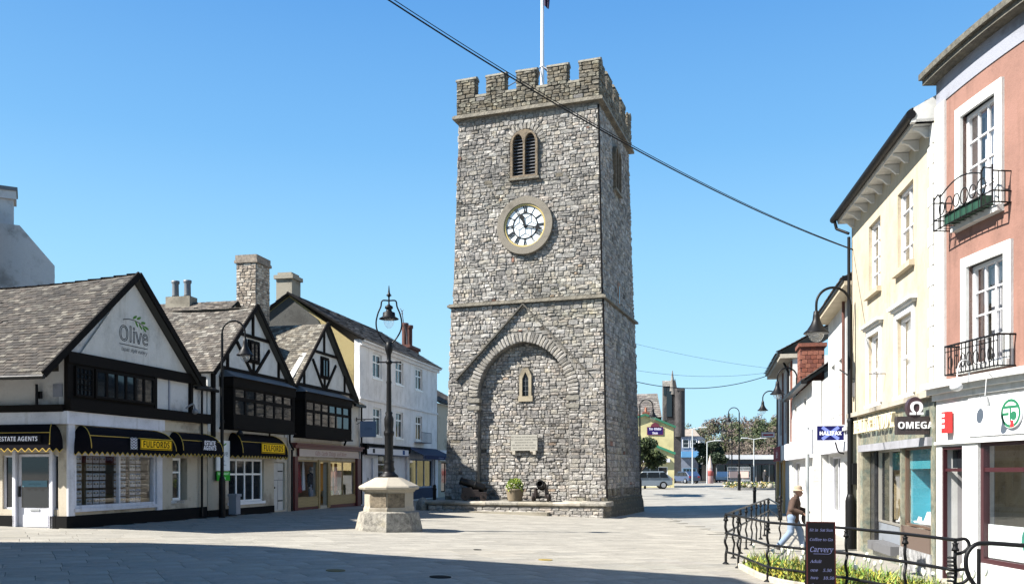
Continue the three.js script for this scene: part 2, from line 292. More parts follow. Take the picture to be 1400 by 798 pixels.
  courses(R, ARX - AH, ARX + AH, .55, 8.25, .12, .24, .14, .46, (x, y) => archIn(x, y, -.01) && !(Math.abs(x + .05) < .36 && y > 5.35 && y < 6.95), (x, y, w, h) => lay(0, x, y, w, h, -.05 - AD, pick(x, y)));
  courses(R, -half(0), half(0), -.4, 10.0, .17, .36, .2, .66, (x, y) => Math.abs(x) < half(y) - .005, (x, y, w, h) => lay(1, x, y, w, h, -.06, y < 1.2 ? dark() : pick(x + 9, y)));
  courses(R, -half(10), half(10), 10.24, 19.2, .15, .3, .18, .55, (x, y) => Math.abs(x) < half(y) - .055 && !(Math.abs(x) < .75 && y > 16.1 && y < 18.6) && !(Math.abs(x) < .3 && y > 10.3 && y < 11.5), (x, y, w, h) => lay(1, x, y, w, h, -.11, pick(x + 9, y)));
  courses(R, -half(0), half(0), -.4, 10.0, .25, .45, .3, .8, (x, y) => Math.abs(x) < half(y) - .005, (x, y, w, h) => lay(3, x, y, w, h, -.06, pick()));
  courses(R, -half(10), half(10), 10.24, 19.2, .25, .45, .3, .8, (x, y) => Math.abs(x) < half(y) - .055, (x, y, w, h) => lay(3, x, y, w, h, -.11, pick()));
  // parapet and merlons
  const PT = 20.35, hw = half(19.35) + .02, mt = 21.25;
  const par = mb();
  for (const f of [0, 1, 2, 3]) { const m = new THREE.Matrix4().makeRotationY(f * Math.PI / 2); const w = f % 2 ? 2 * hw - .8 : 2 * hw; par.add(boxGeo(w, PT - 19.4, .4), m.clone().multiply(M4(0, (PT + 19.4) / 2, hw - .2))); }
  const n = 5, mw = .98, gap = (2 * hw - n * mw) / (n - 1), caps = [];
  for (const f of [0, 1, 2, 3]) for (let i = 0; i < n; i++) {
    if (f % 2 && (i === 0 || i === n - 1)) continue;
    const x = -hw + mw / 2 + i * (mw + gap), m = new THREE.Matrix4().makeRotationY(f * Math.PI / 2);
    par.add(boxGeo(mw, mt - PT, .4), m.clone().multiply(M4(x, (PT + mt) / 2, hw - .2)));
    caps.push(m.clone().multiply(M4(x, mt, hw - .2, 0, 0, (R() - .5) * .03)));
  }
  par.build('parapet', mat([.13, .118, .095], { map: T.stone, ...rough, bumpScale: .03 }), tower);
  const capG = mb().ext([[-.26, 0], [.26, 0], [.24, .1], [.02, .2], [-.2, .12]], mw + .1, M4(-(mw + .1) / 2, 0, 0, 0, Math.PI / 2, 0)).geo();
  for (const c of caps) meshOf('coping_stone', capG, mat([.27, .25, .2], { map: T.stone, ...rough, bumpScale: .02 }), tower, c);
  const sillG = mb().ext([[-.24, 0], [.26, 0], [.24, .07], [-.2, .13]], gap, M4(-gap / 2, 0, 0, 0, Math.PI / 2, 0)).geo();
  for (const f of [0, 1, 2, 3]) for (let i = 0; i < n - 1; i++) meshOf('coping_stone', sillG, mat([.24, .22, .17], { map: T.stone }), tower, new THREE.Matrix4().makeRotationY(f * Math.PI / 2).multiply(M4(-hw + mw + gap / 2 + i * (mw + gap), PT, hw - .2)));
  const layFlat = (f, x, y, w, h, out, c) => stones.push({ m: new THREE.Matrix4().makeRotationY(f * Math.PI / 2).multiply(M4(x, y, out)).multiply(new THREE.Matrix4().makeScale(w, h, .06 + R() * .04)), c, size: w * h * (f === 0 ? .8 : .3), f });
  for (const f of [0, 1]) {
    courses(R, -hw, hw, 19.58, PT - .02, .13, .22, .2, .5, () => true, (x, y, w, h) => layFlat(f, x, y, w, h, hw - .02, dark()));
    for (let i = 0; i < n; i++) { const c0 = -hw + i * (mw + gap); courses(R, c0, c0 + mw, PT, mt - .02, .14, .22, .22, .5, () => true, (x, y, w, h) => layFlat(f, x, y, w, h, hw - .02, dark())); }
  }
  for (let i = 0; i < n - 1; i++) for (const [e, s] of [[-1, -1], [1, 1]]) { // merlon cheeks
    const x0 = -hw + (e < 0 ? (i + 1) * (mw + gap) : i * (mw + gap) + mw);
    for (let k = 0; k < 5; k++) stones.push({ m: M4(x0, PT + .1 + k * .18, hw - .2, 0, e < 0 ? -Math.PI / 2 : Math.PI / 2).multiply(new THREE.Matrix4().makeScale(.36, .165, .04)), c: dark(), size: .0, f: 0 });
  }
  // stones: the largest in view one by one, the rest together
  stones.sort((p, q) => q.size - p.size);
  const palette = [[.44, .42, .39], [.36, .345, .32], [.5, .48, .45], [.28, .265, .25], [.42, .39, .34], [.2, .175, .135], [.3, .14, .09], [.54, .52, .48]].map((c) => ({ c, m: mat(c, { map: T.stone, ...rough, bumpScale: .012, roughness: .95 }) }));
  palette.forEach((p) => { p.m.color.multiplyScalar(1.04); });
  const rest = mb();
  stones.forEach((s, i) => {
    const g = STONES[Math.floor(R() * STONES.length)];
    if (i < 300) { let best = palette[0], bd = 9; for (const p of palette) { const d = Math.hypot(...p.c.map((v, k) => v - s.c[k])); if (d < bd) { bd = d; best = p; } } meshOf('stone', g, best.m, tower, s.m); }
    else rest.add(g, s.m, s.c.map((v) => v * 1.04));
  });
  { // uv from position so that neighbouring stones differ
    const geo = rest.geo(), p = geo.attributes.position, u = geo.attributes.uv; for (let i = 0; i < p.count; i++) u.setXY(i, p.getX(i) + p.getZ(i) * .8, p.getY(i));
    kind(meshOf('rubble_stones', geo, vmat({ map: T.stone, ...rough, bumpScale: .012, roughness: .95 }), tower), 'stuff');
  }
  // voussoirs of the great arch
  const vm = [0, 1, 2].map((k) => mat([[.42, .39, .34], [.34, .315, .28], [.47, .44, .4]][k], { map: T.stone, ...rough, bumpScale: .012 }));
  for (const sd of [-1, 1]) {
    const cx = AR - AH, a1 = Math.acos(cx / AR), nV = 23;
    for (let i = 0; i < nV; i++) {
      const a = (i + .5) / nV * a1, L = .44 + R() * .12, rr = AR + L / 2 - .02, x = ARX + sd * (Math.cos(a) * rr - cx), y = ASP + Math.sin(a) * rr, w = a1 / nV * (AR + .25) - .02;
      meshOf('voussoir', STONES[Math.floor(R() * 16)], vm[Math.floor(R() * 3)], tower, face(0, x, y, -.05).multiply(M4(0, 0, 0, 0, 0, sd > 0 ? a : Math.PI - a)).multiply(new THREE.Matrix4().makeScale(L, w, .07 + R() * .03)));
    }
    for (let k = 0; k < 2; k++) meshOf('impost', boxGeo(.62, .2, .36), mat([.27, .25, .21], { map: T.stone, ...rough }), tower, face(0, ARX + sd * (AH + .2), 5.42 - k * .36, -.12));
  }
  // string courses
  const sc = (y, out, h, m, name) => { const b = mb(), w = half(y) + out; b.ext([[0, 0], [out + .25, h * .35], [out + .25, h * .75], [0, h]], 2 * w, M4(-w, y, half(y) - .25, 0, Math.PI / 2)); /* front */ for (const f of [1, 2, 3]) b.add(b.g[0], new THREE.Matrix4().makeRotationY(f * Math.PI / 2)); return b; };
  const band = (y, h, out, m) => { const b = mb(); const w = half(y) + out; for (const f of [0, 1, 2, 3]) { const L = f % 2 ? 2 * w - .8 : 2 * w; b.add(boxGeo(L, h, .4), new THREE.Matrix4().makeRotationY(f * Math.PI / 2).multiply(M4(0, y, w - .2, 0))); b.add(boxGeo(L - .12, h * .55, .34), new THREE.Matrix4().makeRotationY(f * Math.PI / 2).multiply(M4(0, y + h * .7, w - .23))); } b.build('string_course', m, tower); };
  const strM = mat([.29, .26, .205], { map: T.stone, ...rough, bumpScale: .015 });
  band(10.1, .11, .15, strM); band(19.42, .13, .2, strM);
  // steep drip mould over the arch
  const drip = mb(), zf = (y) => half(y) + .05;
  for (const [x0, y0, x1, y1] of [[-3.5, 6.45, -.05, 9.98], [-.05, 9.98, 3.2, 6.55]]) { const L = Math.hypot(x1 - x0, y1 - y0), nn = 9; for (let i = 0; i < nn; i++) { const t = (i + .5) / nn, y = lerp(y0, y1, t); drip.box(lerp(x0, x1, t), y, half(y) + .04, L / nn - .008, .06 + (i % 2) * .012, .26, 0, 0, Math.atan2(y1 - y0, x1 - x0)); } }
  drip.build('drip_mould', mat([.13, .12, .1], { map: T.stone, ...rough }), tower);
  // quoin fillet at the right-hand corner
  const qf = mb(); qf.bar([half(10.3) - .05, 10.3, half(10.3) - .05], [half(19.2) - .05, 19.2, half(19.2) - .05], .045); qf.bar([half(.6), .6, half(.6)], [half(10), 10, half(10)], .045); qf.build('downpipe', M.blackmatt, tower);
  // belfry window, front and right
  const belfry = (f) => {
    const z = half(17) + .02, fm = new THREE.Matrix4().makeRotationY(f * Math.PI / 2), cx = f ? 0 : -.08;
    const arch = (w, y0, ys, ya, x) => { const p = [[x - w, y0], [x + w, y0]]; for (let i = 0; i <= 8; i++) { const t = i / 8 * Math.PI / 2; p.push([x + w * Math.cos(t), ys + (ya - ys) * Math.sin(t)]); } for (let i = 7; i >= 0; i--) { const t = i / 8 * Math.PI / 2; p.push([x - w * Math.cos(t), ys + (ya - ys) * Math.sin(t)]); } return p; };
    const fr = mb(); fr.ext(arch(.69, 16.12, 17.75, 18.42, cx), .26, fm.clone().multiply(M4(0, 0, z - .18)), [arch(.265, 16.22, 17.72, 18.22, cx - .31), arch(.265, 16.22, 17.72, 18.22, cx + .31)]);
    const w = fr.build('belfry_window', mat([.25, .19, .125], { map: T.stone, ...rough, bumpScale: .02 }), tower);
    for (const s of [-1, 1]) {
      const lv = mb(); for (let k = 0; k < 13; k++) lv.add(boxGeo(.52, .02, .17), fm.clone().multiply(M4(cx + s * .31, 16.3 + k * .155, z - .12, .75))); lv.build('louvre', mat([.07, .075, .085], { roughness: .7 }), w);
    }
    mb().add(boxGeo(1.55, .1, .28), fm.clone().multiply(M4(cx, 16.07, z + .0, .12))).build('sill', strM, w);
    if (!f) for (let i = 0; i < 15; i++) { const a = Math.PI * (i + .5) / 15, r = .93; meshOf('voussoir', STONES[i % 16], vm[i % 3], tower, face(0, cx + Math.cos(a) * r, 17.72 + Math.sin(a) * r, -.11).multiply(M4(0, 0, 0, 0, 0, a)).multiply(new THREE.Matrix4().makeScale(.34, .17, .1))); }
  };
  belfry(0); belfry(1);
  { // slit on the right face, slit in the recess
    const fm = new THREE.Matrix4().makeRotationY(Math.PI / 2), z = half(10.9) - .1;
    const s = mb().add(boxGeo(.56, 1.2, .14), fm.clone().multiply(M4(0, 10.9, z))).build('slit_window', mat([.28, .17, .11], { map: T.stained }), tower);
    meshOf('pane', boxGeo(.2, .9, .02), M.glassdark, s, fm.clone().multiply(M4(0, 10.9, z + .07)));
    const zz = half(6.1) - AD + .06, fr = mb(), out = [[-.4, 5.35], [.32, 5.35], [.32, 5.62], [.26, 5.62], [.26, 6.6], [.1, 6.95], [-.18, 6.95], [-.34, 6.6], [-.34, 5.62], [-.4, 5.62]];
    fr.ext(out, .2, M4(0, 0, zz - .14), [[[-.2, 5.6], [.12, 5.6], [.12, 6.45], [-.04, 6.78], [-.2, 6.45]]]);
    const lw = fr.build('lancet_window', mat([.3, .255, .18], { map: T.stained, ...rough }), tower);
    meshOf('pane', boxGeo(.34, 1.2, .02), M.glassdark, lw, M4(-.04, 6.2, zz - .025));
    const lead = mb(); for (const y of [5.85, 6.1, 6.35]) lead.box(-.04, y, zz - .01, .32, .015, .015); lead.box(-.04, 6.2, zz - .01, .012, 1.1, .015); lead.build('glazing_bar', M.lead, lw);
    // plaque on two corbels
    const pz = half(3.4) - AD + .1, tex = canvasTex(512, 288, (c, w, h) => { c.fillStyle = '#96938a'; c.fillRect(0, 0, w, h); c.fillStyle = '#2a2926'; c.font = 'bold 34px serif'; c.textAlign = 'center'; ['THE TOWER AND REMAINS OF', 'ST LEONARDS CHAPEL FIRST', 'MENTIONED IN 1350', 'THE BODY OF THE CHAPEL', 'WAS TAKEN DOWN 1836'].forEach((t, i) => c.fillText(t, w / 2, 56 + i * 50)); });
    board('plaque', tower, 1.34, .76, .1, tex, M.palestone, M4(-.05, 3.36, pz + .07));
    const cb = mb(); for (const s of [-1, 1]) cb.ext([[0, 0], [.22, .14], [.22, .2], [0, .2]], .14, M4(-.05 + s * .52 - .07, 2.78, pz - .1, 0, Math.PI / 2).multiply(M4(-.0, 0, 0, 0, Math.PI, 0))).box(-.05 + s * .52, 2.88, pz + .03, .14, .18, .2); cb.build('corbel', M.palestone, tower);
  }
  // clock
  {
    const z = half(13.76) - .01, cy = 13.76, surround = new THREE.Group(); surround.rotation.x = -bat / H; surround.name = 'clock'; surround.position.set(0, cy, z); tower.add(surround);
    const ring = (r0, r1, d, zz, name, m) => { const s = new THREE.Shape(); s.absarc(0, 0, r1, 0, Math.PI * 2); const h = new THREE.Path(); h.absarc(0, 0, r0, 0, Math.PI * 2, true); s.holes.push(h); return meshOf(name, new THREE.ExtrudeGeometry(s, { depth: d, bevelEnabled: true, bevelSize: .015, bevelThickness: .015, bevelSegments: 2, curveSegments: 48 }), m, surround, M4(0, 0, zz)); };
    const add = (b, name, m) => b.build(name, m, surround);
    ring(1.06, 1.38, .17, -.02, 'surround', mat([.17, .15, .12], { map: T.stained, ...rough, bumpScale: .012 }));
    add(mb().cyl(0, 0, -.01, 1.08, 1.08, .1, 48, Math.PI / 2), 'dial', mat([.68, .72, .74], { roughness: .3 }));
    ring(.98, 1.05, .06, .04, 'gilt_ring', mat([.42, .32, .12], { roughness: .4, metalness: .4 }));
    const studs = mb(); for (let i = 0; i < 60; i++) { const a = i / 60 * Math.PI * 2; studs.box(Math.cos(a) * .955, Math.sin(a) * .955, .045, .035, .045, .02, 0, 0, a); } kind(add(studs, 'minute_marks', M.black), 'stuff');
    ring(.6, .625, .02, .035, 'inner_ring', M.black);
    const tr = mb(); // hexagonal star tracery
    for (let i = 0; i < 6; i++) { const a = i * Math.PI / 3 + Math.PI / 6, b = a + Math.PI / 6, c = a - Math.PI / 6; tr.bar([0, 0, .05], [Math.cos(a) * .36, Math.sin(a) * .36, .05], .014); for (const e of [b, c]) tr.bar([Math.cos(a) * .36, Math.sin(a) * .36, .05], [Math.cos(e) * .6, Math.sin(e) * .6, .05], .014); }
    add(tr, 'tracery', mat([.1, .13, .16], { roughness: .5 }));
    const roman = ['XII', 'I', 'II', 'III', 'IIII', 'V', 'VI', 'VII', 'VIII', 'IX', 'X', 'XI'];
    roman.forEach((t, i) => { const a = Math.PI / 2 - i * Math.PI / 6, b = mb(), adv = [...t].map((ch) => ({ I: .052, V: .1, X: .11 }[ch])), tot = adv.reduce((p, q) => p + q, 0); let x = -tot / 2;
      [...t].forEach((ch, k) => { const c = x + adv[k] / 2; if (ch === 'I') b.box(c, 0, 0, .034, .26, .02); else if (ch === 'V') { b.box(c - .022, 0, 0, .034, .262, .02, 0, 0, .14); b.box(c + .022, 0, .002, .018, .262, .02, 0, 0, -.14); } else { b.box(c, 0, 0, .036, .27, .02, 0, 0, .3); b.box(c, 0, .002, .018, .27, .02, 0, 0, -.3); } x += adv[k]; });
      b.box(0, .13, .001, tot, .016, .02); b.box(0, -.13, .001, tot, .016, .02);
      const o = b.build('numeral', M.black, surround); o.position.set(Math.cos(a) * .785, Math.sin(a) * .785, .045); o.rotation.z = a - Math.PI / 2; });
    const hand = (a, L, w, zz) => add(mb().ext([[-w * .35, -.12], [w * .35, -.12], [w * .45, L * .55], [w, L * .68], [0, L], [-w, L * .68], [-w * .45, L * .55]], .02, M4(0, 0, zz, 0, 0, -a)), 'clock_hand', M.black);
    hand(11.3 / 12 * Math.PI * 2, .64, .13, .07); hand(17.2 / 60 * Math.PI * 2, .95, .085, .1); add(mb().cyl(0, 0, .09, .06, .06, .08, 16, Math.PI / 2), 'boss', M.black);
  }
  // low platform in front: rubble footing, slabs with a rounded nosing, one step
  const pf = mb(); pf.bb(-4.3, 4.25, -.6, .38, 4.0, 5.5); pf.build('platform', M.mortar, tower);
  const sl = [-4.42, -2.9, -1.35, .25, 1.9, 3.2, 4.38];
  for (let i = 0; i < sl.length - 1; i++) mb().ext([[4.02, 0], [5.58, 0], [5.62, .05], [5.62, .13], [5.56, .18], [4.02, .2]], sl[i + 1] - sl[i] - .012, M4(sl[i + 1] - .006, .39, 0, 0, -Math.PI / 2)).build('platform_slab', [M.ashlar, M.palestone, M.granite][i % 3], tower).position.set(0, (R() - .5) * .01, 0);
  const step = mb(); step.bb(-2.6, 1.75, -.6, .12, 5.45, 5.92); step.build('step', M.ashlar, tower);
  const pst = [], pput = (x, y, w, h) => pst.push([x, y, w, h]); courses(R, -4.3, 4.25, -.3, .37, .14, .22, .25, .7, () => true, pput);
  const pr = mb(); for (const [x, y, w, h] of pst) pr.add(STONES[Math.floor(R() * 16)], M4(x, y, 5.47, 0, 0, 0, w, h, .06), tone().map((v) => v * 1.15));
  courses(R, 4.0, 5.5, -.4, .37, .14, .22, .25, .6, () => true, (x, y, w, h) => pr.add(STONES[Math.floor(R() * 16)], new THREE.Matrix4().makeRotationY(Math.PI / 2).multiply(M4(-x, y, 4.22, 0, 0, 0, w, h, .06)), dark().map((v) => v * 1.1)));
  courses(R, 4.0, 5.5, -.4, .37, .14, .22, .25, .6, () => true, (x, y, w, h) => pr.add(STONES[Math.floor(R() * 16)], new THREE.Matrix4().makeRotationY(-Math.PI / 2).multiply(M4(x, y, 4.27, 0, 0, 0, w, h, .06)), tone().map((v) => v * 1.15)));
  kind(pr.build('platform_stones', vmat({ map: T.stone, ...rough, bumpScale: .012 }), tower), 'stuff');
  { const g = new THREE.IcosahedronGeometry(.42, 3), p = g.attributes.position; for (let i = 0; i < p.count; i++) p.setXYZ(i, p.getX(i) * .75, p.getY(i) * 1.15, p.getZ(i) * (.8 + .1 * Math.sin(p.getX(i) * 9))); g.computeVertexNormals(); meshOf('corner_stone', g, M.granite, tower, M4(-4.75, .25, 5.2)); }
  // spreading footing at the right-hand side
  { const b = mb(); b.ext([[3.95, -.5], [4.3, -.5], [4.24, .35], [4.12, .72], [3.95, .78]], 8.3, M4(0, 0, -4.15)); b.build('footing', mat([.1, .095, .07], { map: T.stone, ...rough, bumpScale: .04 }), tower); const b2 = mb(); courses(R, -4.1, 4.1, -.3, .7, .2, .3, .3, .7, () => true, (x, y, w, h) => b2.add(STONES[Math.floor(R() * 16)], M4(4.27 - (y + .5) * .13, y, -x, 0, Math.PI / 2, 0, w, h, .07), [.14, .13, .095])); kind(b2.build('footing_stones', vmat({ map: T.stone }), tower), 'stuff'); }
  // tower roof, flagpole and flag
  mb().bb(-3.4, 3.4, 19.5, 19.75, -3.4, 3.4).build('roof', M.lead, tower);
  const pole = mb().cyl(-.3, 24.5, 0, .11, .075, 9.6, 14).cyl(-.3, 23.1, 0, .13, .13, .08, 12).build('flagpole', M.paintwhite, tower);
  const guy = mb(); for (const [x, z] of [[3.2, 3.2], [-3.2, 3.2], [3.2, -3.2], [-3.2, -3.2]]) guy.bar([-.3, 23.1, 0], [x, 20.0, z], .034, 4); guy.build('guy_wire', M.grey, tower);
  { // limp flag
    const g = new THREE.PlaneGeometry(.5, 2.6, 10, 26), p = g.attributes.position; for (let i = 0; i < p.count; i++) { const u = p.getX(i) + .25, v = p.getY(i); p.setXYZ(i, u * (.55 + .25 * (v / 2.6 + .5)), v - u * .55, .12 * Math.sin(u * 22 + v * 1.3) * Math.min(1, u * 4)); } g.computeVertexNormals();
    const f = new THREE.Mesh(g, mat([.03, .02, .05], { side: THREE.DoubleSide })); f.name = 'flag'; f.position.set(-.2, 27.55, .05); f.castShadow = true; tower.add(f);
  }
}

// ---------- building parts ----------
// window: frame mesh with one mesh per pane; placed by matrix m (x right, y up, z out of the wall), origin at its lower left corner
function windowUnit(parent, m, w, h, cols, rows, o = {}) {
  const { fw = .07, bw = .03, frame = M.upvc, glass = M.glassdark, depth = .08, sill, rowsAt, colsAt, name = 'window' } = o;
  const b = mb(), iw = w - 2 * fw, ih = h - 2 * fw;
  b.box(w / 2, fw / 2, 0, w, fw, depth).box(w / 2, h - fw / 2, 0, w, fw, depth).box(fw / 2, h / 2, 0, fw, ih, depth).box(w - fw / 2, h / 2, 0, fw, ih, depth);
  const xs = colsAt ?? Array.from({ length: cols + 1 }, (_, i) => i / cols), ys = rowsAt ?? Array.from({ length: rows + 1 }, (_, i) => i / rows);
  for (let i = 1; i < xs.length - 1; i++) b.box(fw + iw * xs[i], h / 2, 0, o.cw ?? bw, ih, depth * .7);
  for (let j = 1; j < ys.length - 1; j++) b.box(w / 2, fw + ih * ys[j], .002, iw, o.rw ?? bw, depth * .7);
  const f = b.build(name, frame, parent); m.decompose(f.position, f.quaternion, f.scale);
  const cache = new Map();
  for (let i = 0; i < xs.length - 1; i++) for (let j = 0; j < ys.length - 1; j++) {
    const pw = iw * (xs[i + 1] - xs[i]), ph = ih * (ys[j + 1] - ys[j]), k = pw.toFixed(3) + ph.toFixed(3);
    if (!cache.has(k)) cache.set(k, new THREE.BoxGeometry(pw, ph, .006));
    const p = meshOf('pane', cache.get(k), glass, f, M4(fw + iw * (xs[i] + xs[i + 1]) / 2, fw + ih * (ys[j] + ys[j + 1]) / 2, -.005, o.wobble ? Math.sin(i * 7.1 + j * 3.3 + w) * o.wobble : 0, o.wobble ? Math.sin(i * 5.7 + j * 9.1 + h) * o.wobble : 0));
  }
  if (sill) mb().box(w / 2, -.05, .06, w + .16, .1, .2).build('sill', sill, f);
  return f;
}
// wall panel with openings: outline and holes in (x, y), thickness into the building
function wallPanel(parent, pts, holes, mater, o = {}) { const t = o.t ?? .3; return mb().ext(pts, t, (o.m ?? M4()).clone().multiply(M4(0, 0, -t)), holes).build(o.name ?? 'wall', mater, parent); }
// roof plane with laid tiles: a,b eave ends (left, right), c,d ridge ends (right, left)
function roofPlane(parent, a, b, c, d, o = {}) {
  const { tw = .21, th = .16, sag = 0, seed = 1, cols = [[.11, .09, .07], [.07, .058, .047], [.16, .135, .108], [.09, .076, .062], [.21, .19, .155]], mater = T.lichen, thick = .018, base = M.darkstreaked, name = 'roof', rise = .35, miss = .004 } = o, R = rng(seed);
  const A = V3(...a), B = V3(...b), C = V3(...c), D = V3(...d), P = (u, v) => { const p = A.clone().lerp(B, u).lerp(D.clone().lerp(C, u), v); p.y -= sag * Math.sin(Math.PI * u) * v; return p; };
  const nrm = B.clone().sub(A).cross(D.clone().sub(A)).normalize(), nn = nrm.y < 0 ? nrm.negate() : nrm;
  const bs = mb(), off = nn.clone().multiplyScalar(-.06), N1 = 8;
  for (let i = 0; i < N1; i++) { const q = [P(i / N1, 0), P((i + 1) / N1, 0), P((i + 1) / N1, 1), P(i / N1, 1)], l = q.map((p) => p.clone().add(off)), t = (x, y, z) => bs.tri(x.toArray(), y.toArray(), z.toArray()); t(q[0], q[1], q[2]); t(q[0], q[2], q[3]); t(l[0], l[2], l[1]); t(l[0], l[3], l[2]); t(q[0], l[1], q[1]); t(q[0], l[0], l[1]); }
  const base0 = bs.build(name, base, parent);
  const Lu = Math.max(A.distanceTo(B), C.distanceTo(D)), Lv = A.distanceTo(D), nv = Math.ceil(Lv / th), nu = Math.ceil(Lu / tw), tiles = mb();
  for (let j = 0; j < nv; j++) for (let i = 0; i < nu + (j % 2); i++) {
    if (R() < miss) continue;
    const u0 = clamp((i - (j % 2) * .5) / nu, 0, 1), u1 = clamp((i + 1 - (j % 2) * .5) / nu, 0, 1); if (u1 - u0 < .2 / nu) continue;
    const p = P((u0 + u1) / 2, (j + .5) / nv), w = P(u0, (j + .5) / nv).distanceTo(P(u1, (j + .5) / nv)); if (w < .03) continue;
    const ux = P(u1, (j + .5) / nv).sub(P(u0, (j + .5) / nv)).normalize(), vy = P((u0 + u1) / 2, (j + 1) / nv).sub(P((u0 + u1) / 2, j / nv)).normalize(), nz = ux.clone().cross(vy); if (nz.y < 0) nz.negate();
    const xx = vy.clone().cross(nz), m = new THREE.Matrix4().makeBasis(xx, vy, nz); m.setPosition(p.addScaledVector(nz, thick * .9 + R() * .012));
    m.multiply(M4(0, 0, 0, -.07 - R() * .05, 0, (R() - .5) * .05)).multiply(new THREE.Matrix4().makeScale(w * .96, Lv / nv * 1.25, thick));
    const t = cols[Math.floor(R() * cols.length)], k = .66 + R() * .6, g = tileG.clone(), q = g.attributes.uv, ox = R() * 7, oy = R() * 7; for (let n = 0; n < q.count; n++) q.setXY(n, q.getX(n) * tw + ox, q.getY(n) * th + oy);
    tiles.add(g, m, t.map((x) => x * k));
  }
  kind(tiles.build('roof_tiles', vmat({ map: mater, roughness: .9 }), base0), 'stuff');
  return base0;
}
const tileG = prep(new THREE.BoxGeometry(1, 1, 1));
// rounded-end canopy awning in the plane of matrix m: spans x0..x1, valance bottom y0, wall top y1, reach p
function awning(parent, m, x0, x1, y0, y1, p, o = {}) {
  const { fabric = M.awning, trim = M.gold, valance = .2, end = .35, scallop = .22 } = o, n = 8, b = mb(), rib = mb(), yb = y0 + valance, H = y1 - yb;
  const ringAt = (t) => { const e = end * (1 - Math.cos(t)); return [x0 + e, x1 - e, yb + H * Math.sin(t), p * Math.cos(t)]; };
  for (let i = 0; i < n; i++) {
    const [a0, a1, ay, az] = ringAt(i / n * Math.PI / 2), [c0, c1, cy, cz] = ringAt((i + 1) / n * Math.PI / 2);
    b.tri([a0, ay, az], [a1, ay, az], [c1, cy, cz], [a0, ay, az], [c1, cy, cz], [c0, cy, cz]);
    b.tri([a0, ay, 0], [a0, ay, az], [c0, cy, cz], [a0, ay, 0], [c0, cy, cz], [c0, cy, 0]); b.tri([a1, ay, az], [a1, ay, 0], [c1, cy, 0], [a1, ay, az], [c1, cy, 0], [c1, cy, cz]);
    rib.bar([a0, ay, az + .006], [c0, cy, cz + .006], .014, 4).bar([a1, ay, az + .006], [c1, cy, cz + .006], .014, 4);
    if (i === 3) rib.bar([a0, ay, az + .006], [a1, ay, az + .006], .012, 4);
  }
  // zigzag valance on front and ends
  const strip = (q0, q1) => { const L = q0.distanceTo(q1), k = Math.max(2, Math.round(L / scallop)); for (let i = 0; i < k; i++) { const s = q0.clone().lerp(q1, i / k), e = q0.clone().lerp(q1, (i + 1) / k), md = q0.clone().lerp(q1, (i + .5) / k); b.tri([s.x, yb, s.z], [s.x, y0 + .1, s.z], [e.x, yb, e.z], [e.x, yb, e.z], [s.x, y0 + .1, s.z], [e.x, y0 + .1, e.z], [s.x, y0 + .1, s.z], [md.x, y0, md.z], [e.x, y0 + .1, e.z]); rib.bar([s.x, y0 + .1, s.z + .004], [md.x, y0, md.z + .004], .012, 4).bar([md.x, y0, md.z + .004], [e.x, y0 + .1, e.z + .004], .012, 4); } };
  strip(V3(x0, 0, p), V3(x1, 0, p)); strip(V3(x0, 0, 0), V3(x0, 0, p)); strip(V3(x1, 0, p), V3(x1, 0, 0));
  const f = b.build('awning', fabric, parent); m.decompose(f.position, f.quaternion, f.scale);
  rib.build('trim', trim, f);
  return f;
}
function textPanel(parent, m, w, h, text, o = {}) {
  const { bg = '#0b0a10', fg = '#f2f0f6', font = 'bold 64px sans-serif', border, name = 'lettering', d = .012, edge = M.blackmatt, px = 512 } = o, ph = Math.max(32, Math.round(px * h / w));
  const t = canvasTex(px, ph, (c, W, H) => { c.fillStyle = bg; c.fillRect(0, 0, W, H); if (border) { c.strokeStyle = border; c.lineWidth = 8; c.strokeRect(8, 8, W - 16, H - 16); } if (o.draw) return o.draw(c, W, H); c.fillStyle = fg; c.textAlign = 'center'; c.textBaseline = 'middle'; c.font = font; const L = Array.isArray(text) ? text : [text]; L.forEach((s, i) => c.fillText(s, W / 2, H * (i + .5) / L.length, W * .94)); });
  return board(name, parent, w, h, d, t, edge, m, { roughness: o.roughness ?? .7 });
}
const shiftX = (g, s) => { for (const c of g.children) c.position.x -= s; return g; };

// ---------- left-hand row ----------
const DARKT = [[.07, .055, .043], [.042, .035, .029], [.095, .08, .064], [.058, .048, .039], [.15, .135, .11]];
const ROW = { x: -12.5, z: -23.9, ry: Math.atan2(.976, .2179) };
const rowAt = (s, out = 0) => [ROW.x + .2179 * s + .976 * out, ROW.z - .976 * s + .2179 * out];
const rowThing = (name, label, cat, s, group) => { const [x, z] = rowAt(s); return thing(name, label, cat, x, 0, z, ROW.ry, group); };

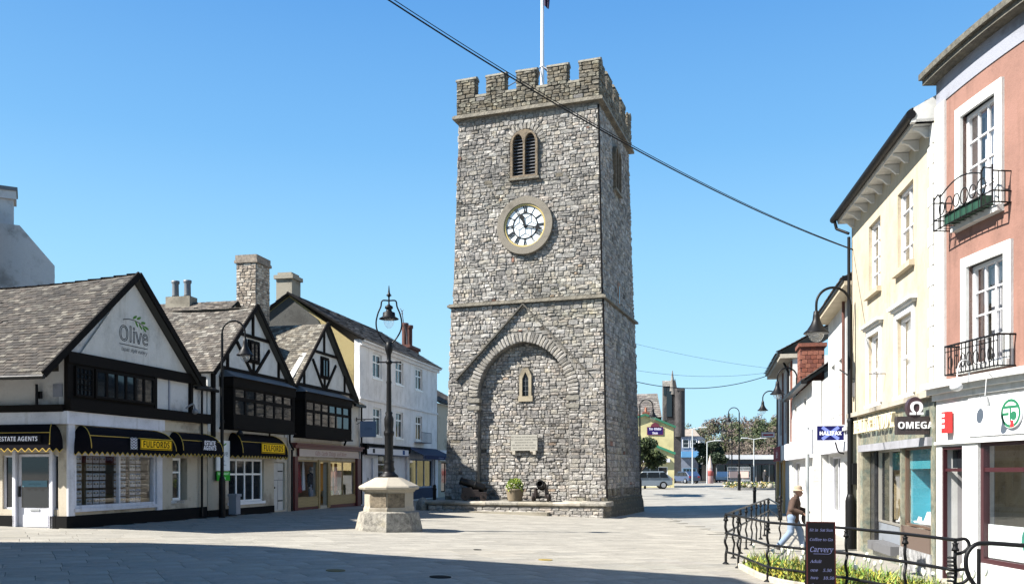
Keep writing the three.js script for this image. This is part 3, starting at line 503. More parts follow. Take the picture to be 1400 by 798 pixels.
{ // 1. corner shop with the big gable
  const g = rowThing('gabled_shop', 'corner shop with wide white gable, dark awnings and a property display window', 'building', .5);
  const side = M4(.5, 0, 0, 0, -Math.PI / 2, 0);
  // ground floor walls
  wallPanel(g, rect(.5, 7.5, 0, 3.72), [rect(.8, 4.5, .92, 2.5), rect(5.45, 6.3, 1.0, 2.42)], M.creamdull, { t: .25 });
  wallPanel(g, rect(-9, -.25, 0, 3.72), [rect(-1.62, -.5, .3, 2.48), rect(-2.1, -1.72, .9, 2.42), rect(-.43, -.27, .9, 2.42)], M.creamdull, { m: side, t: .25 });
  mb().bb(.44, 7.45, .0, .72, -.3, .05).build('plinth', M.blackmatt, g); mb().bb(.44, .55, 0, .72, -.5, -.31).bb(.44, .55, 0, .72, -9, -1.64).build('plinth', M.blackmatt, g);
  // upper storey
  wallPanel(g, [[.5, 3.72], [7.45, 3.72], [7.45, 5.1], [6.5, 5.25], [3.25, 7.95], [.5, 5.4]], [], M.oldwhite, { t: .25 });
  wallPanel(g, rect(-9, -.25, 3.72, 4.75), [], M.oldwhite, { m: side, t: .25 });
  mb().bb(.5, 7.4, 0, 5, -9.2, -9).bb(7.2, 7.45, 0, 5, -9, -.3).build('rear_wall', M.creamdull, g);
  mb().bb(.7, 7.2, 2.75, 2.95, -9, -.25).build('floor_slab', M.darkroom, g);
  // shop interior
  mb().bb(.76, 7.2, .05, .12, -6, -.26).build('shop_floor', mat([.12, .08, .06]), g); mb().bb(.8, 7.1, .12, 2.75, -3.0, -2.9).build('partition', mat([.16, .11, .08]), g);
  // big gable board: flush white triangle, black beams
  mb().ext([[1.0, 5.32], [6.15, 5.32], [3.25, 7.85]], .06, M4(0, 0, .01)).build('gable', M.offwhite, g);
  const tb = mb(); tb.bb(.4, 7.2, 4.98, 5.3, 0, .16).bb(.4, 7.5, 3.66, 3.98, 0, .22).bb(.4, .6, 3.98, 5.0, 0, .12); tb.bb(4.3, 4.42, 3.98, 4.98, 0, .14).bb(6.35, 6.5, 3.98, 4.98, 0, .1); tb.build('beam', M.timber, g);
  mb().bb(.32, .52, 3.62, 3.82, -9, 0).build('beam', M.timber, g);
  for (const [x0, y0, x1, y1] of [[-.75, 4.52, 3.25, 8.02], [3.25, 8.02, 6.75, 5.0]]) mb().beam(x0, y0, x1, y1, .33, .2, .06).build('barge_board', M.timber, g);
  // long window band of the upper floor
  const ob = mb(); ob.bb(.62, 4.3, 3.98, 4.98, .02, .1); ob.build('window_surround', M.timber, g);
  windowUnit(g, M4(1.45, 4.08, .16), 2.75, .84, 6, 1, { frame: M.timber, fw: .07, bw: .09, wobble: .012 });
  windowUnit(g, M4(.66, 4.08, .14), .72, .84, 4, 5, { frame: M.timber, fw: .05, bw: .02, wobble: .01 });
  mb().bb(5.2, 5.28, 4.0, 4.98, .0, .03).build('joint_cover', M.slategrey, g);
  meshOf('wall_patch', boxGeo(.02, .36, .3), M.slategrey, g, M4(.49, 4.22, -.28)); meshOf('wall_vent', boxGeo(.06, .2, .14), M.black, g, M4(.48, 4.1, -.85));
  // fascia
  mb().bb(.46, 4.85, 3.28, 3.64, 0, .12).bb(.38, .46, 3.28, 3.64, -3, .12).build('fascia', M.paintlilac, g); mb().bb(4.86, 7.45, 3.3, 3.62, 0, .05).build('fascia', M.creamdull, g);
  // shop window
  windowUnit(g, M4(.8, .92, -.06), 3.7, 1.58, 2, 1, { frame: M.paintlilac, glass: M.glass, fw: .08, bw: .07, depth: .14, colsAt: [0, .535, 1], sill: M.paintlilac });
  mb().bb(.5, .76, .72, 3.28, 0, .06).build('pilaster', M.paintlilac, g); mb().bb(4.5, 4.78, .72, 3.28, 0, .08).build('pilaster', M.paintlilac, g);
  windowUnit(g, M4(5.45, 1.0, -.16), .62, 1.42, 1, 2, { rowsAt: [0, .68, 1], sill: M.upvc, fw: .08, bw: .06 });
  // door and side lights in the flank wall
  const dm = (x, y, z) => side.clone().multiply(M4(x, y, z));
  const door = mb().add(boxGeo(1.1, 2.14, .06), dm(-1.06, 1.38, -.08)).build('door', M.paintlilac, g);
  meshOf('pane', boxGeo(.88, 1.42, .03), M.glassdark, door, dm(-1.06, 1.66, -.055)); meshOf('letter_plate', boxGeo(.3, .06, .02), mat([.5, .5, .5], { metalness: .8, roughness: .3 }), door, dm(-1.06, .88, -.045)); meshOf('handle', boxGeo(.04, .3, .06), M.black, door, dm(-1.55, 1.4, -.03)); meshOf('lower_panel', boxGeo(.84, .34, .02), M.paintlilac, door, dm(-1.06, .58, -.045));
  textPanel(door, dm(-1.06, 1.62, -.035), .82, .18, '', { bg: '#5e7f8c', draw: (c, W, H) => { c.fillStyle = '#2f4650'; c.font = '40px sans-serif'; c.textAlign = 'center'; c.fillText('opening times', W / 2, H * .65); } });
  windowUnit(g, dm(-2.1, .9, -.1), .38, 1.52, 1, 1, { frame: M.paintlilac, fw: .05 }); windowUnit(g, dm(-.45, .9, -.1), .2, 1.52, 1, 1, { frame: M.paintlilac, fw: .03 });
  mb().add(boxGeo(.1, 2.3, .12), dm(-1.67, 1.4, 0)).add(boxGeo(.1, 2.3, .12), dm(-.46, 1.4, 0)).build('door_frame', M.paintlilac, g);
  // awnings
  awning(g, side, -2.35, -.12, 2.5, 3.3, .5); textPanel(g, dm(-1.12, 2.86, .515), 1.45, .2, 'ESTATE AGENTS', { font: 'bold 60px sans-serif' });
  awning(g, M4(), .72, 4.72, 2.42, 3.26, .62); textPanel(g, M4(3.66, 2.8, .635), 1.6, .33, 'FULFORDS', { bg: '#e8b81c', fg: '#0a0804', border: '#0a0804', font: 'bold 88px sans-serif' });
  textPanel(g, M4(2.55, 2.8, .635), .4, .36, '', { px: 128, bg: '#0b0a10', draw: (c, W, H) => { c.strokeStyle = '#e4e6f0'; c.lineWidth = 8; for (let k = -2; k < 7; k++) { c.beginPath(); for (let i = 0; i <= 4; i++) c.lineTo(W * (.1 + i * .2), k * 26 + (i % 2) * 22 + 8); c.stroke(); } } });
  awning(g, M4(), 5.15, 7.55, 2.46, 3.28, .6); textPanel(g, M4(6.7, 2.86, .615), .95, .34, ['ESTATE', 'AGENTS'], { font: 'bold 84px sans-serif', px: 384 });
  // gable lettering
  { const t = canvasTex(640, 512, (c, W, H) => {
      c.clearRect(0, 0, W, H); c.lineWidth = 9; c.strokeStyle = '#33383c'; c.font = '230px sans-serif'; c.textAlign = 'center'; c.strokeText('Olive', W / 2 - 6, 350, 560); c.fillStyle = '#33383c'; c.fillRect(60, 388, 500, 8); c.font = 'italic 58px sans-serif'; c.fillText('tapas style eatery', W / 2, 462, 560);
      c.lineWidth = 9; c.beginPath(); c.moveTo(120, 120); c.quadraticCurveTo(320, 60, 520, 150); c.stroke(); c.fillStyle = '#4f7a2e'; for (const [x, y, a] of [[330, 60, -.5], [400, 60, -.4], [360, 130, .9], [430, 150, .8], [480, 100, -.1], [500, 170, .6], [540, 150, .3]]) { c.save(); c.translate(x, y); c.rotate(a); c.beginPath(); c.ellipse(0, 0, 42, 14, 0, 0, 7); c.fill(); c.restore(); }
    });
    meshOf('gable_lettering', new THREE.PlaneGeometry(1.75, 1.4), mat([1, 1, 1], { map: t, transparent: true, roughness: .9 }), g, M4(3.35, 6.2, .076)); }
  // roofs
  roofPlane(g, [-.75, 4.5, -10], [-.75, 4.5, .35], [3.25, 8.0, .35], [3.25, 8.0, -10], { seed: 3, sag: .25, tw: .21, th: .16, cols: DARKT });
  roofPlane(g, [6.75, 4.98, .35], [6.75, 4.98, -10], [3.25, 8.0, -10], [3.25, 8.0, .35], { seed: 4, sag: .25, cols: DARKT });
  const rd = mb(); for (let i = 0; i < 22; i++) rd.add(new THREE.CylinderGeometry(.12, .12, .46, 8, 1, false, 0, Math.PI), M4(3.25, 7.97 - .25 * Math.sin(Math.PI * (i + .5) / 22), .1 - i * .46, Math.PI / 2, 0, Math.PI / 2 * 0)); rd.build('ridge_tiles', mat([.16, .13, .11], { map: T.lichen }), g);
  roofPlane(g, [6.5, 4.9, .12], [7.9, 4.9, .12], [7.9, 6.4, -2.4], [6.5, 6.4, -2.4], { seed: 8 });
  mb().cyl(-.82, 4.45, -4.8, .06, .06, 10.4, 8, Math.PI / 2).build('gutter', M.black, g); mb().bar([.42, 4.4, -.9], [.42, 3.8, -.9], .04).bar([6.5, 4.85, .2], [7.9, 4.85, .2], .06).bar([7.0, 4.8, .12], [7.0, .4, .12], .045).build('downpipe', M.black, g);
  mb().tube([[5.9, 4.1, .2], [6.1, 4.25, .35], [6.15, 4.05, .4]], .03).add(new THREE.SphereGeometry(.1, 10, 8), M4(6.1, 4.0, .42)).build('security_lamp', M.grey, g);
  shiftX(g, .5);
  // cards in the window: four hanging racks
  const photoTex = [0, 1, 2].map((k) => canvasTex(96, 96, (c, W, H) => { c.fillStyle = '#e6e9ee'; c.fillRect(0, 0, W, H); c.fillStyle = ['#8fb0d0', '#a9c2da', '#9db5c4'][k]; c.fillRect(8, 8, 80, 24); c.fillStyle = ['#6f6a55', '#5a5f4a', '#86745f'][k]; c.fillRect(8, 28, 80, 26); c.fillStyle = '#d7cfc0'; c.fillRect(26 + k * 8, 22, 34, 26); c.fillStyle = '#777'; for (let i = 0; i < 4; i++) c.fillRect(10, 62 + i * 7, 70 - (i * 13) % 30, 2); }));
  const cm = photoTex.map((t) => mat([.36, .38, .42], { map: t, roughness: .35 })), cg = new THREE.BoxGeometry(.25, .19, .012);
  const spots = [[.98, 2, 'rack of property cards nearest the corner in the awning shop window'], [1.72, 3, 'three column rack of property cards in the awning shop window'], [2.95, 2, 'rack of property cards just right of the shop window bar'], [3.7, 2, 'rack of property cards at the right end of the shop window']];
  for (const [s, n, lab] of spots) {
    const [x, z] = rowAt(s, -.35), r = thing('card_rack', lab, 'card rack', x, .3, z, ROW.ry, 'racks of property cards');
    const wr = mb(); for (let i = 0; i <= n; i++) wr.bar([i * .29 - .02, .62, -.02], [i * .29 - .02, 2.2, -.02], .004, 4); wr.build('wire', M.grey, r);
    for (let i = 0; i < n; i++) for (let j = 0; j < 6; j++) meshOf('card', cg, cm[(i * 5 + j * 3 + Math.round(s)) % 3], r, M4(.13 + i * .29, .78 + j * .235 + (j > 1 ? .03 : 0) + (j > 3 ? .03 : 0), 0));
  }
}
// timber-framed gable on a facade: x0..x1, foot y, apex
function timberGable(g, x0, x1, yf, xa, ya, z) {
  mb().ext([[x0 + .25, yf], [x1 - .25, yf], [xa, ya - .15]], .06, M4(0, 0, z - .06)).build('gable', M.white, g);
  const t = mb(), H = ya - yf, at = (s, f) => [lerp(s < 0 ? x0 : x1, xa, f), yf + H * f], zz = z + .03;
  const beams = [[x0, yf + .05, x1, yf + .05], [...at(-1, .55), ...at(1, .55)], [xa - .05, yf + H * .55, xa - .05, ya - .2], [x0 + (xa - x0) * .32, yf, x0 + (xa - x0) * .32, yf + H * .32], [x1 - (x1 - xa) * .32, yf, x1 - (x1 - xa) * .32, yf + H * .32], [xa - .12, yf + .05, xa - 1.25, yf + H * .42], [xa + .12, yf + .05, xa + 1.25, yf + H * .42], [xa, yf, xa, yf + H * .2]];
  for (const [a, b, c, d] of beams) mb().beam(a, b, c, d, zz, .12, .07).build('timber', M.timber, g);
  mb().bb(xa - .42, xa + .42, yf + H * .17, yf + H * .5, z - .02, zz + .035).build('window_surround', M.timber, g);
  windowUnit(g, M4(xa - .34, yf + H * .2, zz + .05), .68, H * .27, 2, 1, { frame: M.timber, fw: .05, bw: .04 });
  for (const [s, e] of [[x0 - .25, x0], [x1 + .25, x1]]) mb().beam(s < xa ? s : xa, s < xa ? yf - .24 : ya + .04, s < xa ? xa : s, s < xa ? ya + .04 : yf - .24, z + .2, .17, .06).build('barge_board', M.timber, g);
}
// canted oriel: box window with twelve lights
function oriel(g, x0, x1, y0, y1, p) {
  const b = mb(); b.bb(x0 + .06, x1 - .06, y0, y0 + .42, -.05, p - .05).bb(x0, x1, y0 - .07, y0, -.05, p).bb(x0, x1, y1 - .35, y1, -.05, p - .02).bb(x0 + .06, x0 + .16, y0 + .42, y1 - .35, -.02, p - .05).bb(x1 - .16, x1 - .06, y0 + .42, y1 - .35, -.02, p - .05); b.build('oriel', M.timber, g);
  const w = x1 - x0 - .3, h = y1 - y0 - .77; windowUnit(g, M4(x0 + .15, y0 + .42, p - .11), w, h, 6, 2, { frame: M.timber, fw: .08, bw: .1, rw: .13, rowsAt: [0, .62, 1], wobble: .014 });
  windowUnit(g, M4(x0 + .1, y0 + .42, 0).multiply(M4(0, 0, 0, 0, -Math.PI / 2)), p - .1, h, 1, 2, { frame: M.timber, fw: .06, rw: .1, rowsAt: [0, .62, 1] });
  // lead skirt roof
  const q = [[x0 - .05, y1, p + .08], [x1 + .05, y1, p + .08], [x1 - .2, y1 + .34, 0], [x0 + .2, y1 + .34, 0]]; mb().tri(q[0], q[1], q[2], q[0], q[2], q[3], q[0], q[3], [x0 - .05, y1, 0], q[1], [x1 + .05, y1, 0], q[2]).tri(q[0], [x1 + .05, y1, 0], q[1], q[0], [x0 - .05, y1, 0], [x1 + .05, y1, 0]).build('lead_roof', M.lead, g);
}
{ // 2. first small gable
  const g = rowThing('half_timbered_house', 'half timbered house with a black oriel and one dark awning under a steep gable', 'building', 7.6);
  wallPanel(g, rect(7.55, 13.6, 0, 3.4), [rect(8.95, 11.6, .8, 2.45), rect(12.45, 13.4, .35, 2.35)], M.creamdull, { t: .25 });
  wallPanel(g, [[7.55, 3.4], [13.6, 3.4], [13.6, 5.6], [10.6, 8.3], [7.55, 5.6]], [], M.white, { t: .25 });
  mb().bb(7.6, 13.5, 0, 6, -9.2, -9).bb(7.6, 7.85, 0, 5.4, -9, -.26).bb(13.3, 13.55, 0, 5.4, -9, -.26).build('side_wall', M.creamdull, g);
  mb().bb(7.5, 12.4, .05, .58, 0, .05).build('plinth', M.blackmatt, g);
  mb().bb(8.6, 12.2, .5, 2.7, -1.6, -1.5).bb(8.5, 12.3, .4, .5, -1.5, -.26).bb(8.5, 12.3, 2.7, 2.8, -1.5, -.26).build('room', M.darkroom, g);
  windowUnit(g, M4(8.95, .8, -.12), 2.65, 1.65, 4, 2, { fw: .08, bw: .08, rw: .07, rowsAt: [0, .66, 1], sill: M.upvc });
  const dr = mb().bb(12.47, 13.38, .35, 2.33, -.14, -.08).build('door', M.offwhite, g); for (const y of [.75, 1.98]) meshOf('strap_hinge', boxGeo(.4, .05, .02), M.black, dr, M4(13.12, y, -.07)); meshOf('handle', new THREE.SphereGeometry(.04, 10, 8), M.black, dr, M4(12.58, 1.3, -.05)); mb().bb(12.5, 12.52, .4, 2.3, -.08, -.074).bb(12.9, 12.92, .4, 1.6, -.08, -.074).bb(12.5, 13.36, 1.6, 1.63, -.08, -.074).build('panel_joint', M.grey, dr);
  oriel(g, 8.3, 13.25, 3.58, 5.42, .6);
  timberGable(g, 7.8, 13.6, 5.72, 10.6, 8.4, .08);
  mb().bb(12.0, 12.0 + .1, 3.3, 5.6, 0, .03).build('post', M.timber, g); mb().bb(7.75, 7.95, 3.2, 5.5, 0, .08).build('post', M.timber, g); mb().bb(13.3, 13.5, 3.4, 5.6, 0, .06).build('post', M.oldwhite, g);
  awning(g, M4(), 8.85, 12.4, 2.46, 3.42, .65); textPanel(g, M4(11.15, 2.88, .665), 1.9, .4, 'FULFORDS', { bg: '#e8b81c', fg: '#0a0804', border: '#0a0804', font: 'bold 88px sans-serif' });
  roofPlane(g, [7.45, 5.5, -4], [7.45, 5.5, .3], [10.6, 8.35, .3], [10.6, 8.35, -4], { seed: 12, sag: .12, cols: [[.13, .11, .09], [.085, .07, .056], [.19, .165, .135], [.11, .095, .08], [.25, .23, .195]] });
  roofPlane(g, [13.75, 5.5, .3], [13.75, 5.5, -4], [10.6, 8.35, -4], [10.6, 8.35, .3], { seed: 13 });
  roofPlane(g, [9.6, 5.6, -10.5], [9.6, 5.6, -3.2], [14.5, 9.47, -2.8], [14.5, 9.47, -10.5], { seed: 14, cols: [[.13, .11, .09], [.085, .07, .056], [.19, .165, .135], [.11, .095, .08]] });
  roofPlane(g, [19.2, 5.6, -2.8], [19.2, 5.6, -10.5], [14.5, 9.47, -10.5], [14.5, 9.47, -2.8], { seed: 15 });
  mb().ext([[9.8, 5.6], [19, 5.6], [14.5, 9.4]], .2, M4(0, 0, -3.2)).build('rear_gable', M.creamdull, g);
  const cp = mb(); cp.bb(14.2, 14.8, 9.1, 9.75, -6.2, -5.0); cp.build('chimney_base', M.ashlar, g); for (const zz of [-5.9, -5.3]) mb().lathe([[.0, 0], [.17, 0], [.15, .1], [.14, .6], [.18, .65], [.18, .75], [.1, .75]], 14.5, 9.75, zz).build('chimney_pot', M.lead, g);
  mb().bar([13.55, 5.5, .15], [13.55, 3.2, .15], .05).bar([13.55, 3.2, .15], [13.9, 2.9, .15], .05).build('downpipe', M.black, g);
  mb().bb(8.45, 8.75, .4, 1.05, .3, .6).bb(8.42, 8.78, 1.05, 1.15, .27, .63).build('utility_box', mat([.22, .23, .26], { roughness: .6 }), g);
  shiftX(g, 7.6);
  // rubble stack rising between the gables
  const [cx, cz] = rowAt(16.7, -3.3), st = thing('stone_chimney', 'tall weathered stone chimney stack behind the half timbered gables', 'chimney', cx, 7.2, cz, ROW.ry), R = rng(9), tone = tones(R, [[.55, .47, .38], [.42, .35, .28], [.66, .59, .5], [.3, .25, .2], [.48, .4, .33]]);
  mb().bb(-.62, .62, -1.2, 4.35, -.5, .5).bb(-.95, -.62, -1.2, 1.9, -.45, .45).build('stack', M.mortar, st); mb().bb(-.7, .7, 4.35, 4.48, -.58, .58).bb(-.66, .66, 4.48, 4.72, -.54, .54).build('cap', mat([.36, .3, .24], { map: T.stone, ...rough }), st);
  const list = [], C = mb(); const fc = [[M4(0, 0, .5), .62], [M4(-.62, 0, 0, 0, -Math.PI / 2), .5], [M4(.62, 0, 0, 0, Math.PI / 2), .5]];
  for (const [m, w] of fc) courses(R, -w, w, -.4, 4.34, .1, .15, .18, .4, () => true, (x, y, a, b) => list.push([m.clone().multiply(M4(x, y, -.02, 0, 0, 0, a, b, .05)), a * b, tone()]));
  courses(R, -.45, .45, -.4, 1.9, .1, .15, .18, .4, () => true, (x, y, a, b) => list.push([M4(-.95, 0, 0, 0, -Math.PI / 2).multiply(M4(x, y, -.02, 0, 0, 0, a, b, .05)), .01, tone()])); courses(R, -.95, -.62, -.4, 1.9, .1, .15, .15, .3, () => true, (x, y, a, b) => list.push([M4(x, y, .43, 0, 0, 0, a, b, .05), .01, tone()]));
  const sm = [[.55, .47, .38], [.42, .35, .28], [.66, .59, .5]].map((c) => mat(c.map((v) => v * 1.2), { map: T.stone, ...rough }));
  list.sort((a, b) => b[1] - a[1]).forEach(([m, s, c], i) => (i < 90 ? meshOf('stone', STONES[i % 16], sm[i % 3], st, m) : C.add(STONES[i % 16], m, c.map((v) => v * 1.2)))); kind(C.build('small_stones', vmat({ map: T.stone, ...rough }), st), 'stuff');
}
{ // 3. second small gable over the gift shop
  const g = rowThing('half_timbered_shop', 'half timbered shop with maroon shopfront and black oriel under a steep gable', 'building', 13.7);
  wallPanel(g, rect(13.65, 21.45, 0, 3.3), [rect(14.35, 16.55, .78, 2.48), rect(16.75, 17.6, .4, 2.4), rect(17.9, 20.9, .78, 2.48)], M.creamdull, { t: .2 });
  wallPanel(g, [[13.65, 3.3], [21.45, 3.3], [21.45, 5.3], [20.4, 5.5], [17, 8.6], [13.65, 5.6]], [], M.offwhite, { t: .25 });
  mb().bb(13.7, 21.3, 0, 6, -9.2, -9).build('rear_wall', M.creamdull, g);
  mb().bb(14.1, 21.2, .3, 2.7, -2.2, -2.1).bb(14.1, 21.2, .3, .42, -2.1, -.21).bb(14.1, 21.2, 2.6, 2.72, -2.1, -.21).build('room', mat([.3, .2, .1]), g);
  oriel(g, 14.15, 19.25, 3.5, 5.4, .6);
  timberGable(g, 14.0, 20.45, 5.72, 17.1, 8.78, .08);
  roofPlane(g, [13.7, 5.5, -4], [13.7, 5.5, .3], [17.1, 8.75, .3], [17.1, 8.75, -4], { seed: 22, cols: [[.17, .145, .11], [.11, .095, .075], [.24, .215, .17], [.15, .13, .1], [.3, .275, .225]] });
  roofPlane(g, [20.75, 5.4, .3], [20.75, 5.4, -4], [17.1, 8.75, -4], [17.1, 8.75, .3], { seed: 23 });
  roofPlane(g, [20.3, 5.35, .25], [21.6, 5.35, .25], [21.6, 6.3, -1.4], [20.3, 6.3, -1.4], { seed: 24 });
  // shopfront
  const fr = mb(); fr.bb(14.05, 14.35, .2, 2.62, 0, .14).bb(20.95, 21.4, .2, 2.62, 0, .14).bb(13.95, 21.45, 2.98, 3.12, 0, .22).bb(13.95, 21.45, 3.12, 3.2, 0, .3); fr.build('shopfront_frame', M.maroon, g);
  textPanel(g, M4(17.75, 2.8, .1), 6.6, .34, '', { bg: '#b9aaa0', d: .1, px: 1024, draw: (c, W, H) => { c.fillStyle = '#7c4b45'; c.font = 'italic 38px serif'; c.textAlign = 'center'; c.fillText('Gifts  Cards  Things  and More', W / 2, H * .78); }, name: 'fascia_sign', edge: M.maroon });
  for (const [x, w] of [[14.35, 2.2], [17.9, 3.0]]) { windowUnit(g, M4(x, .78, -.02), w, 1.7, w > 2.5 ? 2 : 1, 1, { frame: mat([.4, .28, .12], { roughness: .5, map: T.wood }), glass: M.glass, fw: .07, bw: .07 }); mb().bb(x, x + w, .4, .78, -.04, .04).build('stall_riser', mat([.45, .34, .16], { roughness: .6, map: T.wood }), g); }
  mb().bb(16.58, 16.76, .3, 2.5, -.05, .06).bb(17.6, 17.86, .3, 2.5, -.05, .06).bb(16.76, 17.6, 2.4, 2.5, -.05, .05).build('door_frame', mat([.4, .28, .12], { roughness: .5, map: T.wood }), g);
  mb().bb(13.95, 16.58, .2, .4, 0, .03).bb(17.86, 21.4, .2, .4, 0, .03).build('plinth', M.maroon, g);
  mb().bar([21.5, 5.3, .12], [21.5, .3, .12], .05).bar([13.75, 2.9, .15], [13.75, .3, .15], .05).build('downpipe', M.black, g); mb().bb(20.3, 21.6, 5.22, 5.34, .2, .34).build('gutter', M.black, g);
  mb().bar([18.9, 3.22, .3], [18.9, 3.6, .45], .05).build('bracket', M.timber, g);
  shiftX(g, 13.7);
  // goods in the windows
  const goods = (s, out, y, name, label, cat, f) => { const [x, z] = rowAt(s, out), o = thing(name, label, cat, x, y, z, ROW.ry); f(o); return o; };
  goods(19.2, -.7, .42, 'window_drape', 'orange drapes hung behind the right pane of the maroon shopfront', 'drapes', (o) => { for (const [x, w, c] of [[-.9, .9, [.5, .25, .05]], [.1, .8, [.45, .2, .04]], [.95, .5, [.42, .14, .05]]]) { const gg = new THREE.PlaneGeometry(w, 1.9, 14, 4), p = gg.attributes.position; for (let i = 0; i < p.count; i++) p.setZ(i, .05 * Math.sin(p.getX(i) * 22)); gg.computeVertexNormals(); meshOf('drape', gg, mat(c, { side: THREE.DoubleSide }), o, M4(x, 1.0, 0)); } });
  goods(19.2, -.45, .42, 'gift_display', 'small jars and boxes set out at the foot of the right gift window', 'display', (o) => { const R = rng(4); for (let i = 0; i < 12; i++) { const c = [[.6, .5, .35], [.3, .35, .1], [.5, .45, .4], [.15, .1, .08]][i % 4]; mb().lathe([[0, 0], [.08, 0], [.1, .1], [.06, .2], [.07, .26], [0, .26]], -1.25 + i * .23, .36, (R() - .5) * .2, 10).build('jar', mat(c, { roughness: .4 }), o); } });
  goods(15.4, -.55, .42, 'hanging_clothes', 'white and red garments hanging in the left window of the maroon shopfront', 'clothes', (o) => { for (const [x, w, h, c] of [[-.7, .45, 1.5, [.55, .6, .6]], [-.1, .3, 1.6, [.3, .03, .03]], [.4, .5, 1.4, [.22, .02, .02]], [.85, .3, 1.3, [.6, .6, .62]]]) { const gg = new THREE.CylinderGeometry(.06, w * .5, h, 16, 6, true), p = gg.attributes.position; for (let i = 0; i < p.count; i++) { const a = Math.atan2(p.getZ(i), p.getX(i)), k = 1 + .12 * Math.sin(a * 6); p.setXYZ(i, p.getX(i) * k, p.getY(i), p.getZ(i) * .5 * k); } gg.computeVertexNormals(); meshOf('garment', gg, mat(c, { side: THREE.DoubleSide }), o, M4(x, 2.0 - h / 2, 0)); } mb().bar([-1.05, 2.05, 0], [1.05, 2.05, 0], .015).build('rail', M.grey, o); });
  // hanging sign
  const [hx, hz] = rowAt(20.9, .1), hs = thing('hanging_sign', 'square blue grey hanging sign on an iron arm above the maroon shopfront', 'sign', hx, 3.75, hz, ROW.ry); mb().bar([0, .85, 0], [0, .85, 1.2], .02).bar([0, .6, 0], [0, .85, .5], .015).bar([0, .95, 0], [0, .75, 0], .03).build('bracket', M.iron, hs); textPanel(hs, M4(0, .35, .62, 0, -Math.PI / 2), .85, .8, '', { bg: '#66748a', d: .04, draw: (c, W, H) => { c.fillStyle = '#4c586c'; c.font = 'italic 110px serif'; c.textAlign = 'center'; c.fillText('Gifts', W / 2, H * .55); } });
}
{ // 4. tall pale house
  const g = rowThing('rendered_house', 'three storey pale rendered house with slate roof behind the lamp standard', 'building', 21.55);
  const up = [24.0, 27.5, 31.0], holesU = up.map((s) => rect(s - .65, s + .65, 7.0, 8.3)), holesM = up.map((s) => rect(s - .6, s + .6, 3.9, 5.4));
  wallPanel(g, rect(21.55, 34.7, 0, 3.35), [rect(24.1, 26.6, 1, 2.95), rect(22.4, 23.4, .35, 2.7), rect(29.2, 33.8, .95, 2.75)], M.paintlilac, { t: .25 });
  wallPanel(g, rect(21.55, 34.7, 3.35, 5.75), holesM, M.lilac, { t: .3 }); wallPanel(g, rect(21.55, 34.7, 5.75, 8.75), holesU, M.lilac, { t: .3, m: M4(0, 0, .0) });
  mb().bb(21.5, 34.75, 5.7, 5.82, 0, .07).build('string_course', M.lilac, g); mb().bb(21.5, 34.8, 8.62, 8.8, 0, .28).bb(21.5, 34.8, 8.45, 8.62, 0, .14).build('cornice', M.lilac, g);
  for (const s of up) { windowUnit(g, M4(s - .65, 7.0, -.12), 1.3, 1.3, 2, 2, { rowsAt: [0, .66, 1], fw: .09, bw: .08, rw: .08, sill: M.upvc }); windowUnit(g, M4(s - .6, 3.9, -.12), 1.2, 1.5, 2, 2, { rowsAt: [0, .7, 1], fw: .08, bw: .08, rw: .08, sill: M.upvc }); }
  // flank wall above the shop: khaki render, with a darker patch laid over it towards the ridge
  wallPanel(g, [[-9.5, 0], [-.32, 0], [-.32, 8.55], [-3.9, 11.15], [-9.5, 7.4]], [], M.khaki, { m: M4(21.55, 0, 0, 0, -Math.PI / 2), t: .3 });
  mb().ext([[-9.2, 5], [-2.3, 5], [-2.0, 9.2], [-2.3, 9.85], [-3.9, 11.05], [-9.2, 7.5]], .04, M4(21.53, 0, 0, 0, -Math.PI / 2)).build('dark_patch', M.darkstreaked, g);
  mb().bb(34.4, 34.7, 0, 8.7, -9, -.3).bb(21.6, 34.7, 0, 7, -9.5, -9.2).build('rear_wall', M.khaki, g);
  const sl = { cols: [[.036, .041, .05], [.029, .033, .041], [.044, .048, .057]], mater: T.stained, tw: .5, th: .4, base: M.slate, miss: 0 };
  roofPlane(g, [21.3, 8.75, .3], [34.9, 8.75, .3], [34.9, 11.25, -3.9], [21.3, 11.25, -3.9], { seed: 31, ...sl }); roofPlane(g, [34.9, 7.4, -9.6], [21.3, 7.4, -9.6], [21.3, 11.25, -3.9], [34.9, 11.25, -3.9], { seed: 32, ...sl });
  mb().bar([21.27, 8.7, .3], [21.27, 11.25, -3.9], .07).build('verge', M.blackmatt, g);
  mb().bb(21.8, 22.8, 10.2, 12.1, -4.8, -3.9).bb(21.7, 22.9, 12.1, 12.3, -4.9, -3.8).bb(21.85, 22.75, 12.3, 12.45, -4.75, -3.95).build('chimney', M.ashlar, g);
  // shopfronts
  windowUnit(g, M4(24.1, 1, -.1), 2.5, 1.95, 2, 2, { frame: M.paintlilac, rowsAt: [0, .72, 1], fw: .1, bw: .06, rw: .06 });
  const d1 = mb().bb(22.4, 23.4, .35, 2.7, -.16, -.1).build('door', M.paintlilac, g); meshOf('letter_plate', boxGeo(.05, .3, .03), M.black, d1, M4(22.9, 1.5, -.09));
  textPanel(g, M4(25.0, 3.05, .25), 6.4, .42, '', { bg: '#4d5266', d: .12, px: 1024, name: 'fascia_sign', draw: (c, W, H) => { c.fillStyle = '#d4d6de'; c.fillRect(0, 8, W, H - 16); c.fillStyle = '#20222c'; c.font = 'bold 56px serif'; c.textAlign = 'left'; c.fillText('TEA', W * .46, H * .8); c.fillRect(W * .12, 14, 50, 36); c.fillStyle = '#29467c'; c.fillRect(W * .84, 12, 60, 40); } });
